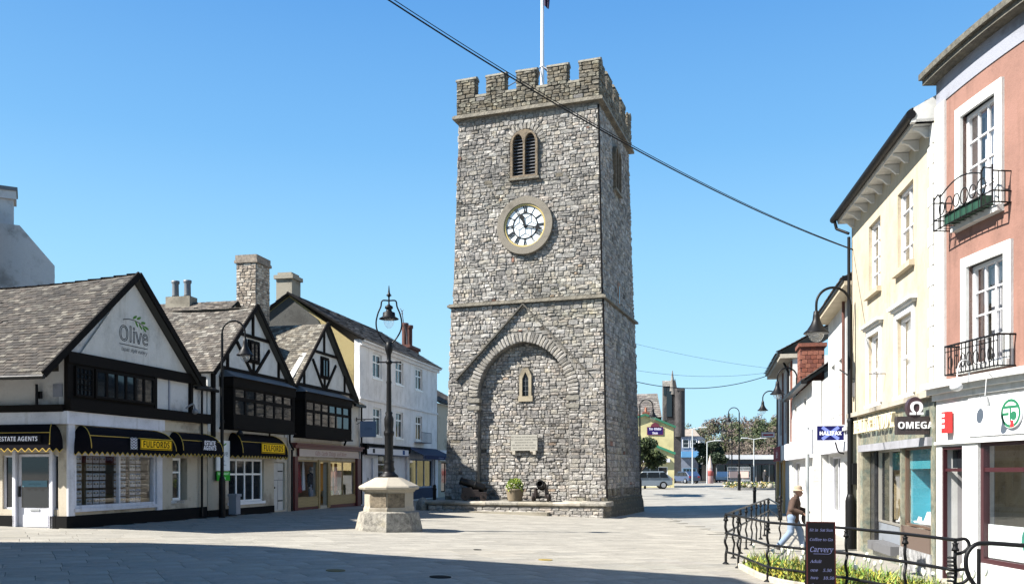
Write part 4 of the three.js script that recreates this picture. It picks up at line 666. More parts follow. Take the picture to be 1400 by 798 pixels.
  for (const x of [21.75, 28.25]) mb().ext([[0, 0], [.3, .2], [.34, .55], [0, .6]], .28, M4(x + .28, 2.85, 0, 0, -Math.PI / 2)).build('console', M.blackmatt, g); mb().bb(21.6, 28.4, 3.3, 3.42, 0, .38).build('cornice', M.blackmatt, g);
  mb().bb(29.2, 33.8, .3, .95, -.06, .03).build('stall_riser', M.navy, g); windowUnit(g, M4(29.2, .95, -.1), 4.6, 1.8, 3, 1, { frame: mat([.25, .3, .4]), glass: M.glassdark, fw: .1, bw: .1 }); mb().bb(28.5, 28.9, .3, 3.3, 0, .12).build('pilaster', M.paintlilac, g); mb().bb(34.0, 34.6, .3, 2.8, 0, .1).build('pilaster', M.paintlilac, g);
  { const b = mb(); b.ext([[0, 3.45], [1.1, 2.95], [1.1, 2.7], [1.08, 2.7], [1.08, 2.93], [0, 3.41]], 5.9, M4(34.5, 0, 0, 0, -Math.PI / 2)); b.build('awning', M.navy, g); textPanel(g, M4(31.5, 2.83, 1.11), 5.2, .2, '', { bg: '#10204a', draw: (c, W, H) => { c.fillStyle = '#aab4d4'; c.font = 'italic 17px serif'; c.textAlign = 'center'; c.fillText('at the square', W * .6, H * .75); } }); }
  { const b = mb(); b.bb(30.1, 32.0, 3.72, 3.78, 0, .5); for (let i = 0; i <= 8; i++) b.bar([30.12 + i * .232, 3.75, .48], [30.12 + i * .232, 4.35, .48], .016, 4); b.bar([30.1, 4.36, .48], [32.0, 4.36, .48], .022, 4); b.build('window_rail', mat([.2, .22, .25]), g); }
  shiftX(g, 21.55);
}
{ // 5. low house with a brick stack, half hidden by the tower
  const g = rowThing('low_house', 'low tan house with brick chimney squeezed between the pale house and the tower', 'building', 34.8);
  wallPanel(g, rect(34.8, 44, 0, 6.5), [rect(37.2, 38.4, 3.9, 5.7), rect(40.2, 41.4, 3.9, 5.7), rect(35.6, 39, .6, 2.6)], M.creamdull, { t: .3 });
  windowUnit(g, M4(37.2, 3.9, -.12), 1.2, 1.8, 2, 2, { frame: M.timber }); windowUnit(g, M4(40.2, 3.9, -.12), 1.2, 1.8, 2, 2, { frame: M.timber }); windowUnit(g, M4(35.6, .6, -.12), 3.4, 2.0, 3, 1, { frame: M.timber });
  mb().bb(34.8, 44, 2.7, 3.4, 0, .2).build('fascia', M.paintlilac, g); mb().bb(34.85, 35.2, 0, 6.5, -8, -.31).bb(43.7, 44, 0, 6.5, -8, -.31).build('side_wall', M.creamdull, g);
  roofPlane(g, [34.75, 6.5, .25], [44, 6.5, .25], [44, 8.8, -4], [34.75, 8.8, -4], { seed: 41, tw: .4, th: .35, cols: [[.1, .08, .07], [.14, .11, .09]] });
  mb().bb(35.4, 37.5, 7.2, 10.3, -3.2, -2.2).bb(35.3, 37.6, 10.3, 10.5, -3.3, -2.1).build('chimney', M.brickdark, g); for (const x of [36.0, 36.95]) mb().lathe([[0, 0], [.24, 0], [.2, .1], [.2, 1.3], [.26, 1.35], [.26, 1.55], [.15, 1.55]], x, 10.5, -2.7).build('chimney_pot', M.brickdark, g);
  mb().tube([[35.6, 10.4, -2.4], [35.2, 11.2, -2.3], [34.6, 11.9, -2.3], [34.3, 12.6, -2.3]], .03).bar([34.1, 12.3, -2.3], [34.6, 12.7, -2.3], .02).bar([34.0, 12.7, -2.3], [34.5, 12.4, -2.3], .02).build('aerial', M.grey, g);
  shiftX(g, 34.8);
}
{ // far-left white gable end behind the corner shop
  const x = -20.9, z = -36.5, g = thing('white_house', 'weathered white gable end with chimney behind the corner shop roof', 'building', x, 0, z, .5);
  wallPanel(g, [[-7, 0], [1.65, 0], [1.65, 10.7], [.35, 12.25], [-7, 12.3]], [], M.oldwhite, { t: .4 });
  mb().bb(1.25, 1.65, 0, 10.6, -7, -.41).build('side_wall', M.oldwhite, g); roofPlane(g, [1.6, 10.4, -.42], [1.6, 10.4, -7], [-1.5, 13.9, -7], [-1.5, 13.9, -.42], { seed: 51, tw: .5, th: .4, cols: [[.1, .1, .1]], base: M.slate });
  mb().bb(-2.4, .12, 11, 13.4, -1.4, -.42).bb(-2.5, .22, 13.4, 13.75, -1.5, -.32).build('chimney', M.oldwhite, g); mb().bb(-2.55, .27, 13.75, 13.9, -1.55, -.27).build('chimney_cap', M.lead, g);
  mb().bb(-2.7, -.72, 0, 12.6, .3, 1.3).bb(-2.8, -.66, 12.6, 12.9, .25, 1.4).build('brick_stack', M.brickdark, g);
  mb().bar([1.72, 9, .1], [1.72, 9.6, .1], .05).build('bracket', M.black, g);
}

// ---------- right-hand side ----------
import { FontLoader } from 'three/addons/loaders/FontLoader.js';
import { TextGeometry } from 'three/addons/geometries/TextGeometry.js';
const fontSerif = await new FontLoader().loadAsync('fonts/droid/droid_serif_bold.typeface.json');
const fontSans = await new FontLoader().loadAsync('fonts/droid/droid_sans_bold.typeface.json');
const marbleT = texOf(N, (x, y, i) => { const v = sstep(.42, .6, fC[i]), k = .75 + (fB[i] - .5) * .8; return [k * lerp(.95, .55, v), k * lerp(.9, .66, v), k * lerp(.7, .58, v)]; }, 1.4);
M.marble = mat([.29, .29, .275], { map: marbleT, roughness: .25 });
M.burgundy = mat([.04, .011, .014], { roughness: .35 });
M.blind = mat([.72, .72, .7], { roughness: .9 });
function sash(g, m, w, h, cols, rows, o = {}) { return windowUnit(g, m, w, h, cols, rows, { fw: .06, bw: .028, frame: M.paintwhite, rw: .028, ...o }); }

{ // cream house over the jeweller
  const A = [9.88, -25.5], ry = Math.atan2(-.988, -.1535), g = thing('cream_house', 'sunlit cream three storey house with bracketed eaves above a marble jeweller shopfront', 'building', A[0], 0, A[1], ry);
  const up = [[2.0, 1.2], [4.75, 1.25]];
  wallPanel(g, rect(0, 7.48, 3.6, 9.25), [...up.map(([x, w]) => rect(x, x + w, 6.68, 8.5)), ...up.map(([x, w]) => rect(x, x + w, 3.72, 5.55))], M.cream, { t: .34 });
  wallPanel(g, rect(0, 7.48, -.5, 3.6), [rect(1.32, 4.95, -.02, 2.5), rect(5.08, 7.22, .72, 2.5)], M.marble, { t: .2 });
  mb().bb(.02, .35, -.5, 9.2, -8, -.35).bb(7.1, 7.46, -.5, 9.2, -8, -.35).bb(.36, 7.09, -.5, 9.2, -8, -7.7).build('side_wall', M.cream, g);
  mb().bb(.36, 7.09, 3.2, 3.5, -7.6, -.36).bb(.36, 7.09, 6.1, 6.3, -7.6, -.36).build('floor_slab', M.darkroom, g);
  for (const [x, w] of up) {
    sash(g, M4(x, 6.68, -.13), w, 1.82, 2, 4, { glass: M.glass }); mb().bb(x - .1, x + w + .1, 6.55, 6.68, -.2, .12).build('sill', M.cream, g);
    meshOf('curtain', boxGeo(w * .9, 1.7, .03), mat([.35, .36, .38]), g, M4(x + w / 2, 7.6, -.6));
    sash(g, M4(x, 3.72, -.12), w, 1.83, 1, 2, { glass: M.glass, fw: .07, rw: .06 }); meshOf('blind', boxGeo(w * .96, 1.8, .02), M.blind, g, M4(x + w / 2, 4.64, -.22)); mb().bb(x - .08, x + w + .08, 3.63, 3.72, -.2, .1).build('sill', M.paintwhite, g);
    mb().bb(x - .16, x, 3.72, 5.55, .002, .05).bb(x + w, x + w + .16, 3.72, 5.55, .002, .05).bb(x - .16, x + w + .16, 5.55, 5.72, .002, .05).bb(x - .24, x + w + .24, 5.72, 5.78, .0, .1).bb(x - .3, x + w + .3, 5.78, 5.86, .0, .17).build('architrave', M.white, g);
  }
  // eaves
  mb().bb(-.15, 7.46, 9.2, 9.26, -.3, .36).build('soffit', M.white, g); for (let i = 0; i < 10; i++) mb().ext([[0, 0], [0, .22], [.33, .22], [.33, .17], [.2, .12], [.08, 0]], .07, M4(.35 + i * .76, 8.97, 0, 0, -Math.PI / 2)).build('eaves_bracket', M.white, g);
  mb().bb(-.17, 7.44, 9.26, 9.4, .26, .37).build('fascia', M.white, g); mb().add(new THREE.CylinderGeometry(.1, .1, 7.75, 12), M4(3.6, 9.36, .46, 0, 0, Math.PI / 2)).bb(-.2, 7.45, 9.4, 9.5, .28, .44).build('gutter', M.black, g);
  roofPlane(g, [-.25, 9.46, .42], [7.44, 9.46, .42], [7.44, 11.6, -3.8], [-.35, 11.6, -3.8], { seed: 61, tw: .45, th: .35, cols: [[.08, .085, .095], [.1, .1, .11]], base: M.slate });
  mb().ext([[.45, 9.2], [.4, 9.5], [-3.8, 11.75], [-3.8, 9.2]], .12, M4(7.46, 0, 0, 0, -Math.PI / 2)).build('raking_parapet', M.white, g);
  const dp = mb(); dp.bar([-.1, 9.3, .46], [-.1, 9.05, .4], .045).bar([-.1, 9.05, .4], [.1, 8.85, .1], .045).bar([.1, 8.75, .1], [.1, -.3, .1], .045); dp.build('downpipe', M.black, g);
  for (let k = 0; k < 13; k++) { const w = k % 2 ? .34 : .22; mb().bb(7.46 - w, 7.455, 3.72 + k * .42, 3.72 + k * .42 + .4, .001, .035).build('quoin', M.white, g); }
  mb().bb(.06, 7.46, 3.5, 3.62, 0, .16).build('cornice', M.palestone, g); mb().bb(1.2, 7.3, 2.5, 2.68, .0, .1).build('lintel', mat([.3, .3, .33], { roughness: .4, map: T.plaster }), g);
  mb().bb(.12, .3, -.4, 3.5, 0, .12).bb(.42, .5, -.4, 3.5, 0, .06).bb(.95, 1.05, -.4, 3.5, 0, .06).build('pilaster', M.palestone, g);
  mb().bb(.62, .8, 1.6, 2.2, .0, .14).build('wall_box', M.black, g); mb().bar([.3, 4.6, 0], [.3, 4.9, .4], .02).bb(.22, .38, 4.1, 4.5, .0, .12).build('bracket', M.grey, g); mb().bar([3.7, 4.4, 0], [3.7, 4.4, .4], .015).build('bracket', M.grey, g);
  // shop windows: left one set back in a splayed lobby, right one flush
  const fl = mb().bb(.4, 7.1, -.3, -.05, -4, -.21).build('shop_floor', mat([.3, .28, .26], { map: T.paving }), g);
  mb().bb(.4, 7.1, -.05, 3.1, -4.1, -4).build('shop_back', mat([.5, .44, .3]), g); mb().bb(.4, 7.1, 2.75, 3.1, -3.9, -.25).build('shop_ceiling', M.offwhite, g);
  const lobby = M4(1.7, 0, -.34, 0, -.04);
  windowUnit(g, lobby.clone().multiply(M4(.1, .62, 0)), 3.0, 1.9, 2, 1, { frame: mat([.4, .38, .34], { metalness: .6, roughness: .35 }), glass: M.glass, fw: .05, bw: .05, colsAt: [0, .42, 1] });
  mb().add(boxGeo(3.0, .56, .1), lobby.clone().multiply(M4(1.6, .32, -.02))).build('stall_riser', mat([.2, .22, .25], { roughness: .4, map: T.stained }), g); mb().add(boxGeo(2.2, .22, .4), M4(3.6, .06, -.05)).build('threshold_step', mat([.1, .1, .105], { map: T.stained }), g);
  mb().bb(1.34, 1.72, -.1, 2.5, -.6, -.21).build('lobby_pier', mat([.05, .05, .055], { roughness: .25, map: T.stone }), g);
  windowUnit(g, M4(5.08, .72, -.12), 2.14, 1.78, 1, 1, { frame: mat([.1, .06, .04], { roughness: .4 }), glass: M.glass, fw: .05 }); mb().bb(5.08, 7.22, .22, .72, -.12, .02).build('stall_riser', mat([.1, .07, .055], { roughness: .5 }), g); mb().bb(5.0, 7.3, -.4, .22, -.1, .03).build('plinth', mat([.4, .4, .4], { map: T.stone }), g);
  mb().bb(5.12, 7.18, 2.02, 2.46, -.2, -.18).build('blind', mat([.03, .24, .29], { roughness: .8 }), g); mb().bb(1.85, 4.75, 2.0, 2.45, -.6, -.58).build('blind', mat([.03, .24, .29], { roughness: .8 }), g); mb().bb(5.14, 7.16, .78, 1.75, -.72, -.7).build('display_back', mat([.12, .46, .56], { roughness: .5 }), g);
  mb().bb(5.1, 5.13, .74, 2.0, -1.9, -.2).build('display_side', mat([.1, .42, .52], { roughness: .5 }), g); mb().bb(1.8, 1.83, .68, 2.0, -2.4, -.7).build('display_side', mat([.5, .4, .22], { map: T.plaster }), g); mb().bb(2.6, 2.66, .68, 2.0, -1.7, -1.2).bb(2.9, 2.96, .68, 2.0, -1.9, -1.3).build('drape', mat([.1, .05, .025]), g);
  // raised letters
  const word = mb(); word.add(new TextGeometry('HALL & HUDDY', { font: fontSerif, size: .36, depth: .07, curveSegments: 4 }), M4(.8, 3.02, .06)); word.build('lettering', mat([.72, .62, .42], { roughness: .5 }), g);
  const os = mb().bb(7.0, 7.2, 2.74, 3.12, .02, .66).build('projecting_sign', mat([.03, .022, .022], { roughness: .4 }), g);
  meshOf('symbol_disc', new THREE.CylinderGeometry(.2, .2, .2, 24), mat([.04, .02, .025], { roughness: .4 }), os, M4(7.1, 3.3, .3, 0, 0, Math.PI / 2, 1.15, 1, .8));
  mb().add(new TextGeometry('OMEGA', { font: fontSans, size: .145, depth: .02, curveSegments: 4 }), M4(7.2, 2.86, .655, 0, Math.PI / 2)).build('lettering', M.paintwhite, os);
  mb().add(new TextGeometry('\u03A9', { font: fontSans, size: .28, depth: .02, curveSegments: 6 }), M4(7.2, 3.15, .42, 0, Math.PI / 2)).build('lettering', M.paintwhite, os);
  // jewellery on show
  const P = (s, o) => [A[0] - .1535 * s - .988 * o, A[1] + .988 * s - .1535 * o], R = rng(21);
  const show = (s, o, y, label, n, shelf) => { const [x, z] = P(s, o), t = thing('jewellery_display', label, 'display', x, y, z, ry); mb().bb(-.8, .8, 0, .03, -.25, .25).bb(-.02, .02, -.55, 0, -.02, .02).bb(-.2, .2, -.6, -.56, -.15, .15).build('stand', M.paintwhite, t); for (let i = 0; i < n; i++) { const h = .08 + R() * .2, w = .06 + R() * .1; mb().ext([[-w, 0], [w, 0], [w * .7, h], [-w * .7, h]], .05, M4(-.72 + i * 1.44 / (n - 1), .03, (R() - .5) * .3, -.25, (R() - .5) * .8)).build('box', mat([.75, .74, .7], { roughness: .6 }), t); } };
  show(3.3, -.95, 1.35, 'white ring boxes on a raised shelf in the left jeweller window', 9); show(3.3, -.8, .66, 'low spread of white jewellery stands in the left jeweller window', 12); show(6.2, -.42, .8, 'white jewellery stands before the turquoise backdrop of the right window', 9);
}
// curved pink corner building
const pinkG = thing('pink_house', 'tall pink rendered corner house with white window surrounds and iron window balconies', 'building', 8.74, 0, -18.02);
{
  const g = pinkG, phi0 = -.03, k = .056, phi = (s) => phi0 + k * s;
  const at = (s, z) => { const p = phi(s); return [-(Math.cos(p) - Math.cos(phi0)) / k - Math.cos(p) * z, (Math.sin(p) - Math.sin(phi0)) / k + Math.sin(p) * z]; };
  const bm = (s, y, z, rx = 0) => { const p = phi(s), [x, zz] = at(s, z); return M4(x, y, zz, rx, Math.atan2(-Math.cos(p), Math.sin(p))); };
  const bend = (b) => { const geo = b.geo(), p = geo.attributes.position; for (let i = 0; i < p.count; i++) { const [x, z] = at(p.getX(i), p.getZ(i)); p.setXYZ(i, x, p.getY(i), z); } geo.computeVertexNormals(); return geo; };
  const seg = (b, s0, s1, y0, y1, z0, z1) => { const n = Math.max(1, Math.ceil((s1 - s0) / .3)), w = (s1 - s0) / n; const G = boxGeo(s1 - s0, y1 - y0, z1 - z0, n), uv = G.attributes.uv; for (let i = 0; i < uv.count; i++) uv.setXY(i, uv.getX(i) + s0, uv.getY(i) + y0); return b.add(G, M4((s0 + s1) / 2, (y0 + y1) / 2, (z0 + z1) / 2)); };
  const bb = (name, m, list, parent = g) => { const b = mb(); for (const q of list) seg(b, ...q); return meshOf(name, bend(b), m, parent); };
  // wall with openings as a grid of blocks
  const wallGrid = (m, s0, s1, y0, y1, holes, z0, z1) => { const ss = [...new Set([s0, s1, ...holes.flatMap((h) => [h[0], h[1]])])].sort((a, b) => a - b), list = []; for (let i = 0; i < ss.length - 1; i++) { const hs = holes.filter((h) => h[0] <= ss[i] && h[1] >= ss[i + 1]).sort((a, b) => a[2] - b[2]); let y = y0; for (const h of hs) { if (h[2] > y) list.push([ss[i], ss[i + 1], y, h[2], z0, z1]); y = h[3]; } if (y < y1) list.push([ss[i], ss[i + 1], y, y1, z0, z1]); } return bb('wall', m, list); };
  wallGrid(M.pink, .4, 7, 3.7, 9.42, [[1.03, 2.12, 6.75, 8.82], [1.24, 2.36, 3.95, 5.86], [4.6, 5.7, 6.75, 8.82], [4.6, 5.7, 3.95, 5.86]], -.35, 0);
  wallGrid(M.white, 0, 7, -.6, 3.7, [[.24, 1.04, -.25, 2.46], [1.56, 6, .25, 2.52]], -.3, .02);
  bb('pilaster', M.white, [[0, .4, 3.7, 9.42, -.35, .05]]); bb('parapet', M.slategrey, [[0, 7, 9.42, 9.92, -.35, .02]]); bb('cornice', mat([.16, .15, .12], { map: T.stone, ...rough }), [[-.1, 7, 9.92, 10.02, -.5, .26], [-.1, 7, 10.02, 10.14, -.5, .34]]);
  bb('cornice', M.white, [[-.05, 7, 3.52, 3.62, 0, .2], [-.05, 7, 3.62, 3.74, 0, .32], [-.02, 7, 3.4, 3.52, 0, .1]]); bb('fascia_board', M.paintwhite, [[1.3, 7, 2.62, 3.34, .02, .05]]); bb('moulding', M.white, [[0, 7, 2.5, 2.56, .02, .07]]);
  mb().box(6.4, 4.5, 1.6, .3, 11, 8).box(3.4, 4.5, -.1, 6, 11, .25).box(3.4, 9.5, 3, 6, .2, 6).build('rear_wall', M.slategrey, g);
  bb('floor_slab', M.darkroom, [[.1, 6.9, 3.2, 3.5, -4, -.36], [.1, 6.9, 6.2, 6.4, -4, -.36]]); bb('floor_slab', M.darkroom, [[.1, 6.9, -.4, -.26, -4, -.31]]);
  // windows
  for (const [s0, s1, y0, y1] of [[1.03, 2.12, 6.75, 8.82], [1.24, 2.36, 3.95, 5.86]]) {
    sash(g, bm(s0, y0, -.11), s1 - s0, y1 - y0, 3, 4, { glass: M.glass, fw: .07, bw: .03, depth: .07 });
    const a = .2; bb('architrave', M.white, [[s0 - a, s0, y0, y1 + a, -.1, .06], [s1, s1 + a, y0, y1 + a, -.1, .06], [s0, s1, y1, y1 + a, -.1, .06]]); bb('sill', M.white, [[s0 - a, s1 + a, y0 - .12, y0, -.15, .14]]);
    meshOf('curtain', boxGeo(.3, y1 - y0 - .1, .03), mat([.5, .5, .52]), g, bm(s0 + .22, (y0 + y1) / 2, -.42)); meshOf('curtain', boxGeo(.25, y1 - y0 - .1, .03), mat([.4, .42, .46]), g, bm(s1 - .18, (y0 + y1) / 2, -.42));
    bb('room', M.darkroom, [[s0 - .4, s1 + .4, y0 - .1, y1 + .1, -2.6, -2.5]]);
  }
  // upper balcony: scrolled iron basket with a green trough
  const iron = (list, name, extra) => { const b = mb(); for (const [p, q, r] of list) { const [ax, az] = at(p[0], p[2]), [bx, bz] = at(q[0], q[2]); b.bar([ax, p[1], az], [bx, q[1], bz], r ?? .014, 5); } if (extra) extra(b); return b.build(name, M.iron, g); };
  { const y0 = 6.72, s0 = .62, s1 = 2.5, z = .36, L = []; const top = (s) => { const t = (s - s0) / (s1 - s0); return y0 + .48 + .28 * Math.sin(Math.PI * clamp(t * 1.02, 0, 1)) * 1 + (t < .12 || t > .86 ? .12 : 0); };
    for (const zz of [.02, z]) L.push([[s0, y0, zz], [s1, y0, zz]]); L.push([[s0, y0, 0], [s0, y0, z]], [[s1, y0, 0], [s1, y0, z]], [[s0, y0 + .2, z], [s1, y0 + .2, z]], [[s0, y0 + .2, 0], [s0, y0 + .2, z]], [[s1, y0 + .2, 0], [s1, y0 + .2, z]]);
    for (let i = 0; i <= 10; i++) { const s = lerp(s0, s1, i / 10); L.push([[s, y0, z], [s, y0 + .2, z], .008], [[s, y0, 0], [s, y0, z], .008]); }
    let prev = null; for (let i = 0; i <= 24; i++) { const s = lerp(s0, s1, i / 24), q = [s, top(s), z]; if (prev) L.push([prev, q]); prev = q; }
    for (const s of [s0, lerp(s0, s1, .13), lerp(s0, s1, .84), s1]) L.push([[s, y0, z], [s, top(s) + .06, z], .016]); for (const s of [s0, s1]) for (const f of [.33, .66]) L.push([[s, y0, z * f], [s, y0 + .55, z * f], .01]); L.push([[s0, y0 + .55, 0], [s0, y0 + .55, z]], [[s1, y0 + .55, 0], [s1, y0 + .55, z]]);
    iron(L, 'balcony', (b) => { for (let i = 0; i < 6; i++) { const s = lerp(s0 + .3, s1 - .3, i / 5), r = .12 + .03 * (i % 2), pts = []; for (let a = 0; a < 12; a++) { const t = a / 12 * Math.PI * 2, [x, zz] = at(s + Math.cos(t) * r * .8, z); pts.push([x, y0 + .36 + Math.sin(t) * r, zz]); } b.tube(pts, .011, 24, 5, true); } });
    bb('planter_trough', mat([.012, .07, .04], { roughness: .6, map: T.wood }), [[.95, 2.15, y0 + .03, y0 + .23, .1, .32]]); }
  { const y0 = 3.82, s0 = 1.0, s1 = 2.62, z = .34, L = [[[s0, y0, z], [s1, y0, z], .016], [[s0, y0 + .55, z], [s1, y0 + .55, z], .02], [[s0, y0 + .44, z], [s1, y0 + .44, z], .01], [[s0, y0 + .55, 0], [s0, y0 + .55, z], .02], [[s1, y0 + .55, 0], [s1, y0 + .55, z], .02], [[s0, y0, 0], [s0, y0, z]], [[s1, y0, 0], [s1, y0, z]]];
    for (let i = 0; i <= 14; i++) { const s = lerp(s0, s1, i / 14); L.push([[s, y0, z], [s, y0 + .55, z], .011]); } for (const s of [s0, s1]) for (const f of [.33, .66]) L.push([[s, y0, z * f], [s, y0 + .55, z * f], .011]);
    iron(L, 'balcony', (b) => { for (let i = 0; i < 7; i++) { const s = lerp(s0 + .1, s1 - .1, (i + .5) / 7), pts = []; for (let a = 0; a < 10; a++) { const t = a / 10 * Math.PI * 2, [x, zz] = at(s + Math.cos(t) * .07, z); pts.push([x, y0 + .22 + Math.sin(t) * .13, zz]); } b.tube(pts, .009, 20, 5, true); } }); }
  // doorway
  meshOf('door', boxGeo(.8, 2.2, .06), mat([.2, .2, .22], { roughness: .5, map: T.plaster }), g, bm(.64, .85, -.55)); bb('door_reveal', mat([.3, .29, .3], { map: T.plaster }), [[.2, .24, -.25, 2.46, -.6, -.3], [1.04, 1.08, -.25, 2.46, -.6, -.3]]);
  bb('door_frame', M.burgundy, [[.24, .27, -.25, 2.46, -.08, .0], [.24, 1.04, 2.4, 2.46, -.1, -.01], [.24, 1.04, 1.96, 2.02, -.12, -.04]]); meshOf('fanlight', boxGeo(.74, .36, .02), M.glassdark, g, bm(.65, 2.21, -.2)); bb('threshold', M.palestone, [[.24, 1.04, -.35, -.2, -.6, .1]]);
  // shop window
  const SW = windowUnit(g, bm(1.56, .25, -.1), 1.9, 2.27, 1, 2, { frame: M.burgundy, glass: M.glass, fw: .09, rw: .08, rowsAt: [0, .79, 1], depth: .12 }); windowUnit(g, bm(3.46, .25, -.1), 2.4, 2.27, 1, 2, { frame: M.burgundy, glass: M.glass, fw: .09, rw: .08, rowsAt: [0, .79, 1], depth: .12 });
  meshOf('frosted_film', boxGeo(1.7, .62, .004), phys([.8, .86, .86], { transmission: .45, roughness: .7 }), SW, M4(.95, .42, -.03)); meshOf('etched_roundel', new THREE.TorusGeometry(.26, .035, 8, 32), mat([.02, .14, .1]), SW, M4(1.45, .5, .012));
  bb('partition', mat([.36, .36, .32]), [[1.2, 6, -.26, 3.2, -3.4, -3.3]]);
  // alarm box, floodlight, round sign
  { const a = bb('alarm_box', mat([.55, .02, .02], { roughness: .4 }), [[.52, .74, 2.72, 3.14, .05, .16]]); for (let i = 0; i < 3; i++) meshOf('mark', boxGeo(.1, .07, .006), M.paintwhite, a, bm(.6, 2.85 + i * .11, .165)); }
  { const [x, z] = at(1.85, .3), f = mb(); f.tube([[...[at(1.75, .3)[0], 3.74, at(1.75, .3)[1]]], [at(1.75, .3)[0], 4.0, at(1.75, .3)[1]], [at(1.8, .5)[0], 3.98, at(1.8, .5)[1]], [at(1.8, .58)[0], 3.6, at(1.8, .58)[1]]], .012).add(new THREE.SphereGeometry(.11, 14, 10), M4(at(1.8, .58)[0], 3.52, at(1.8, .58)[1], 0, 0, 0, 1, .8, 1)); f.build('floodlight', mat([.6, .6, .6], { roughness: .5 }), g);
    mb().tube([[at(2.45, .3)[0], 3.6, at(2.45, .3)[1]], [at(2.45, .4)[0], 3.7, at(2.45, .4)[1]], [at(2.45, .46)[0], 3.3, at(2.45, .46)[1]]], .01).cyl(at(2.45, .46)[0], 3.2, at(2.45, .46)[1], .09, .05, .16, 12).build('sign_lamp', mat([.4, .4, .4]), g); }
  { const t = canvasTex(256, 256, (c) => { c.fillStyle = '#e9efe9'; c.fillRect(0, 0, 256, 256); c.lineWidth = 26; c.strokeStyle = '#0d5f40'; c.beginPath(); c.arc(128, 128, 112, 0, 7); c.stroke(); c.fillStyle = '#0d5f40'; c.fillRect(60, 30, 26, 190); c.fillRect(120, 150, 26, 80); c.fillRect(60, 120, 140, 22); c.fillStyle = '#c02028'; c.fillRect(190, 90, 60, 44); c.fillStyle = '#0d5f40'; c.beginPath(); c.arc(150, 90, 40, 0, 7); c.fill(); });
    const d = new THREE.Mesh(new THREE.CylinderGeometry(.26, .26, .04, 32), [M.paintwhite, mat([1, 1, 1], { map: t }), M.paintwhite]); d.name = 'roundel_sign'; bm(2.62, 2.98, .08, 0).multiply(M4(0, 0, 0, Math.PI / 2, 0, 0)).decompose(d.position, d.quaternion, d.scale); g.add(d); }
  // low table inside
  { const [x, z] = at(2.3, -1.3), t = thing('wooden_table', 'small wooden table standing behind the burgundy framed window', 'table', 8.74 + x, -.26, -18.02 + z, .1); mb().bb(-.4, .4, .9, .96, -.6, .6).build('table_top', mat([.25, .12, .05], { map: T.wood }), t); for (const [a, b] of [[-.35, -.55], [.35, -.55], [-.35, .55], [.35, .55]]) mb().bb(a - .03, a + .03, 0, .9, b - .03, b + .03).build('leg', mat([.25, .12, .05], { map: T.wood }), t); }
}
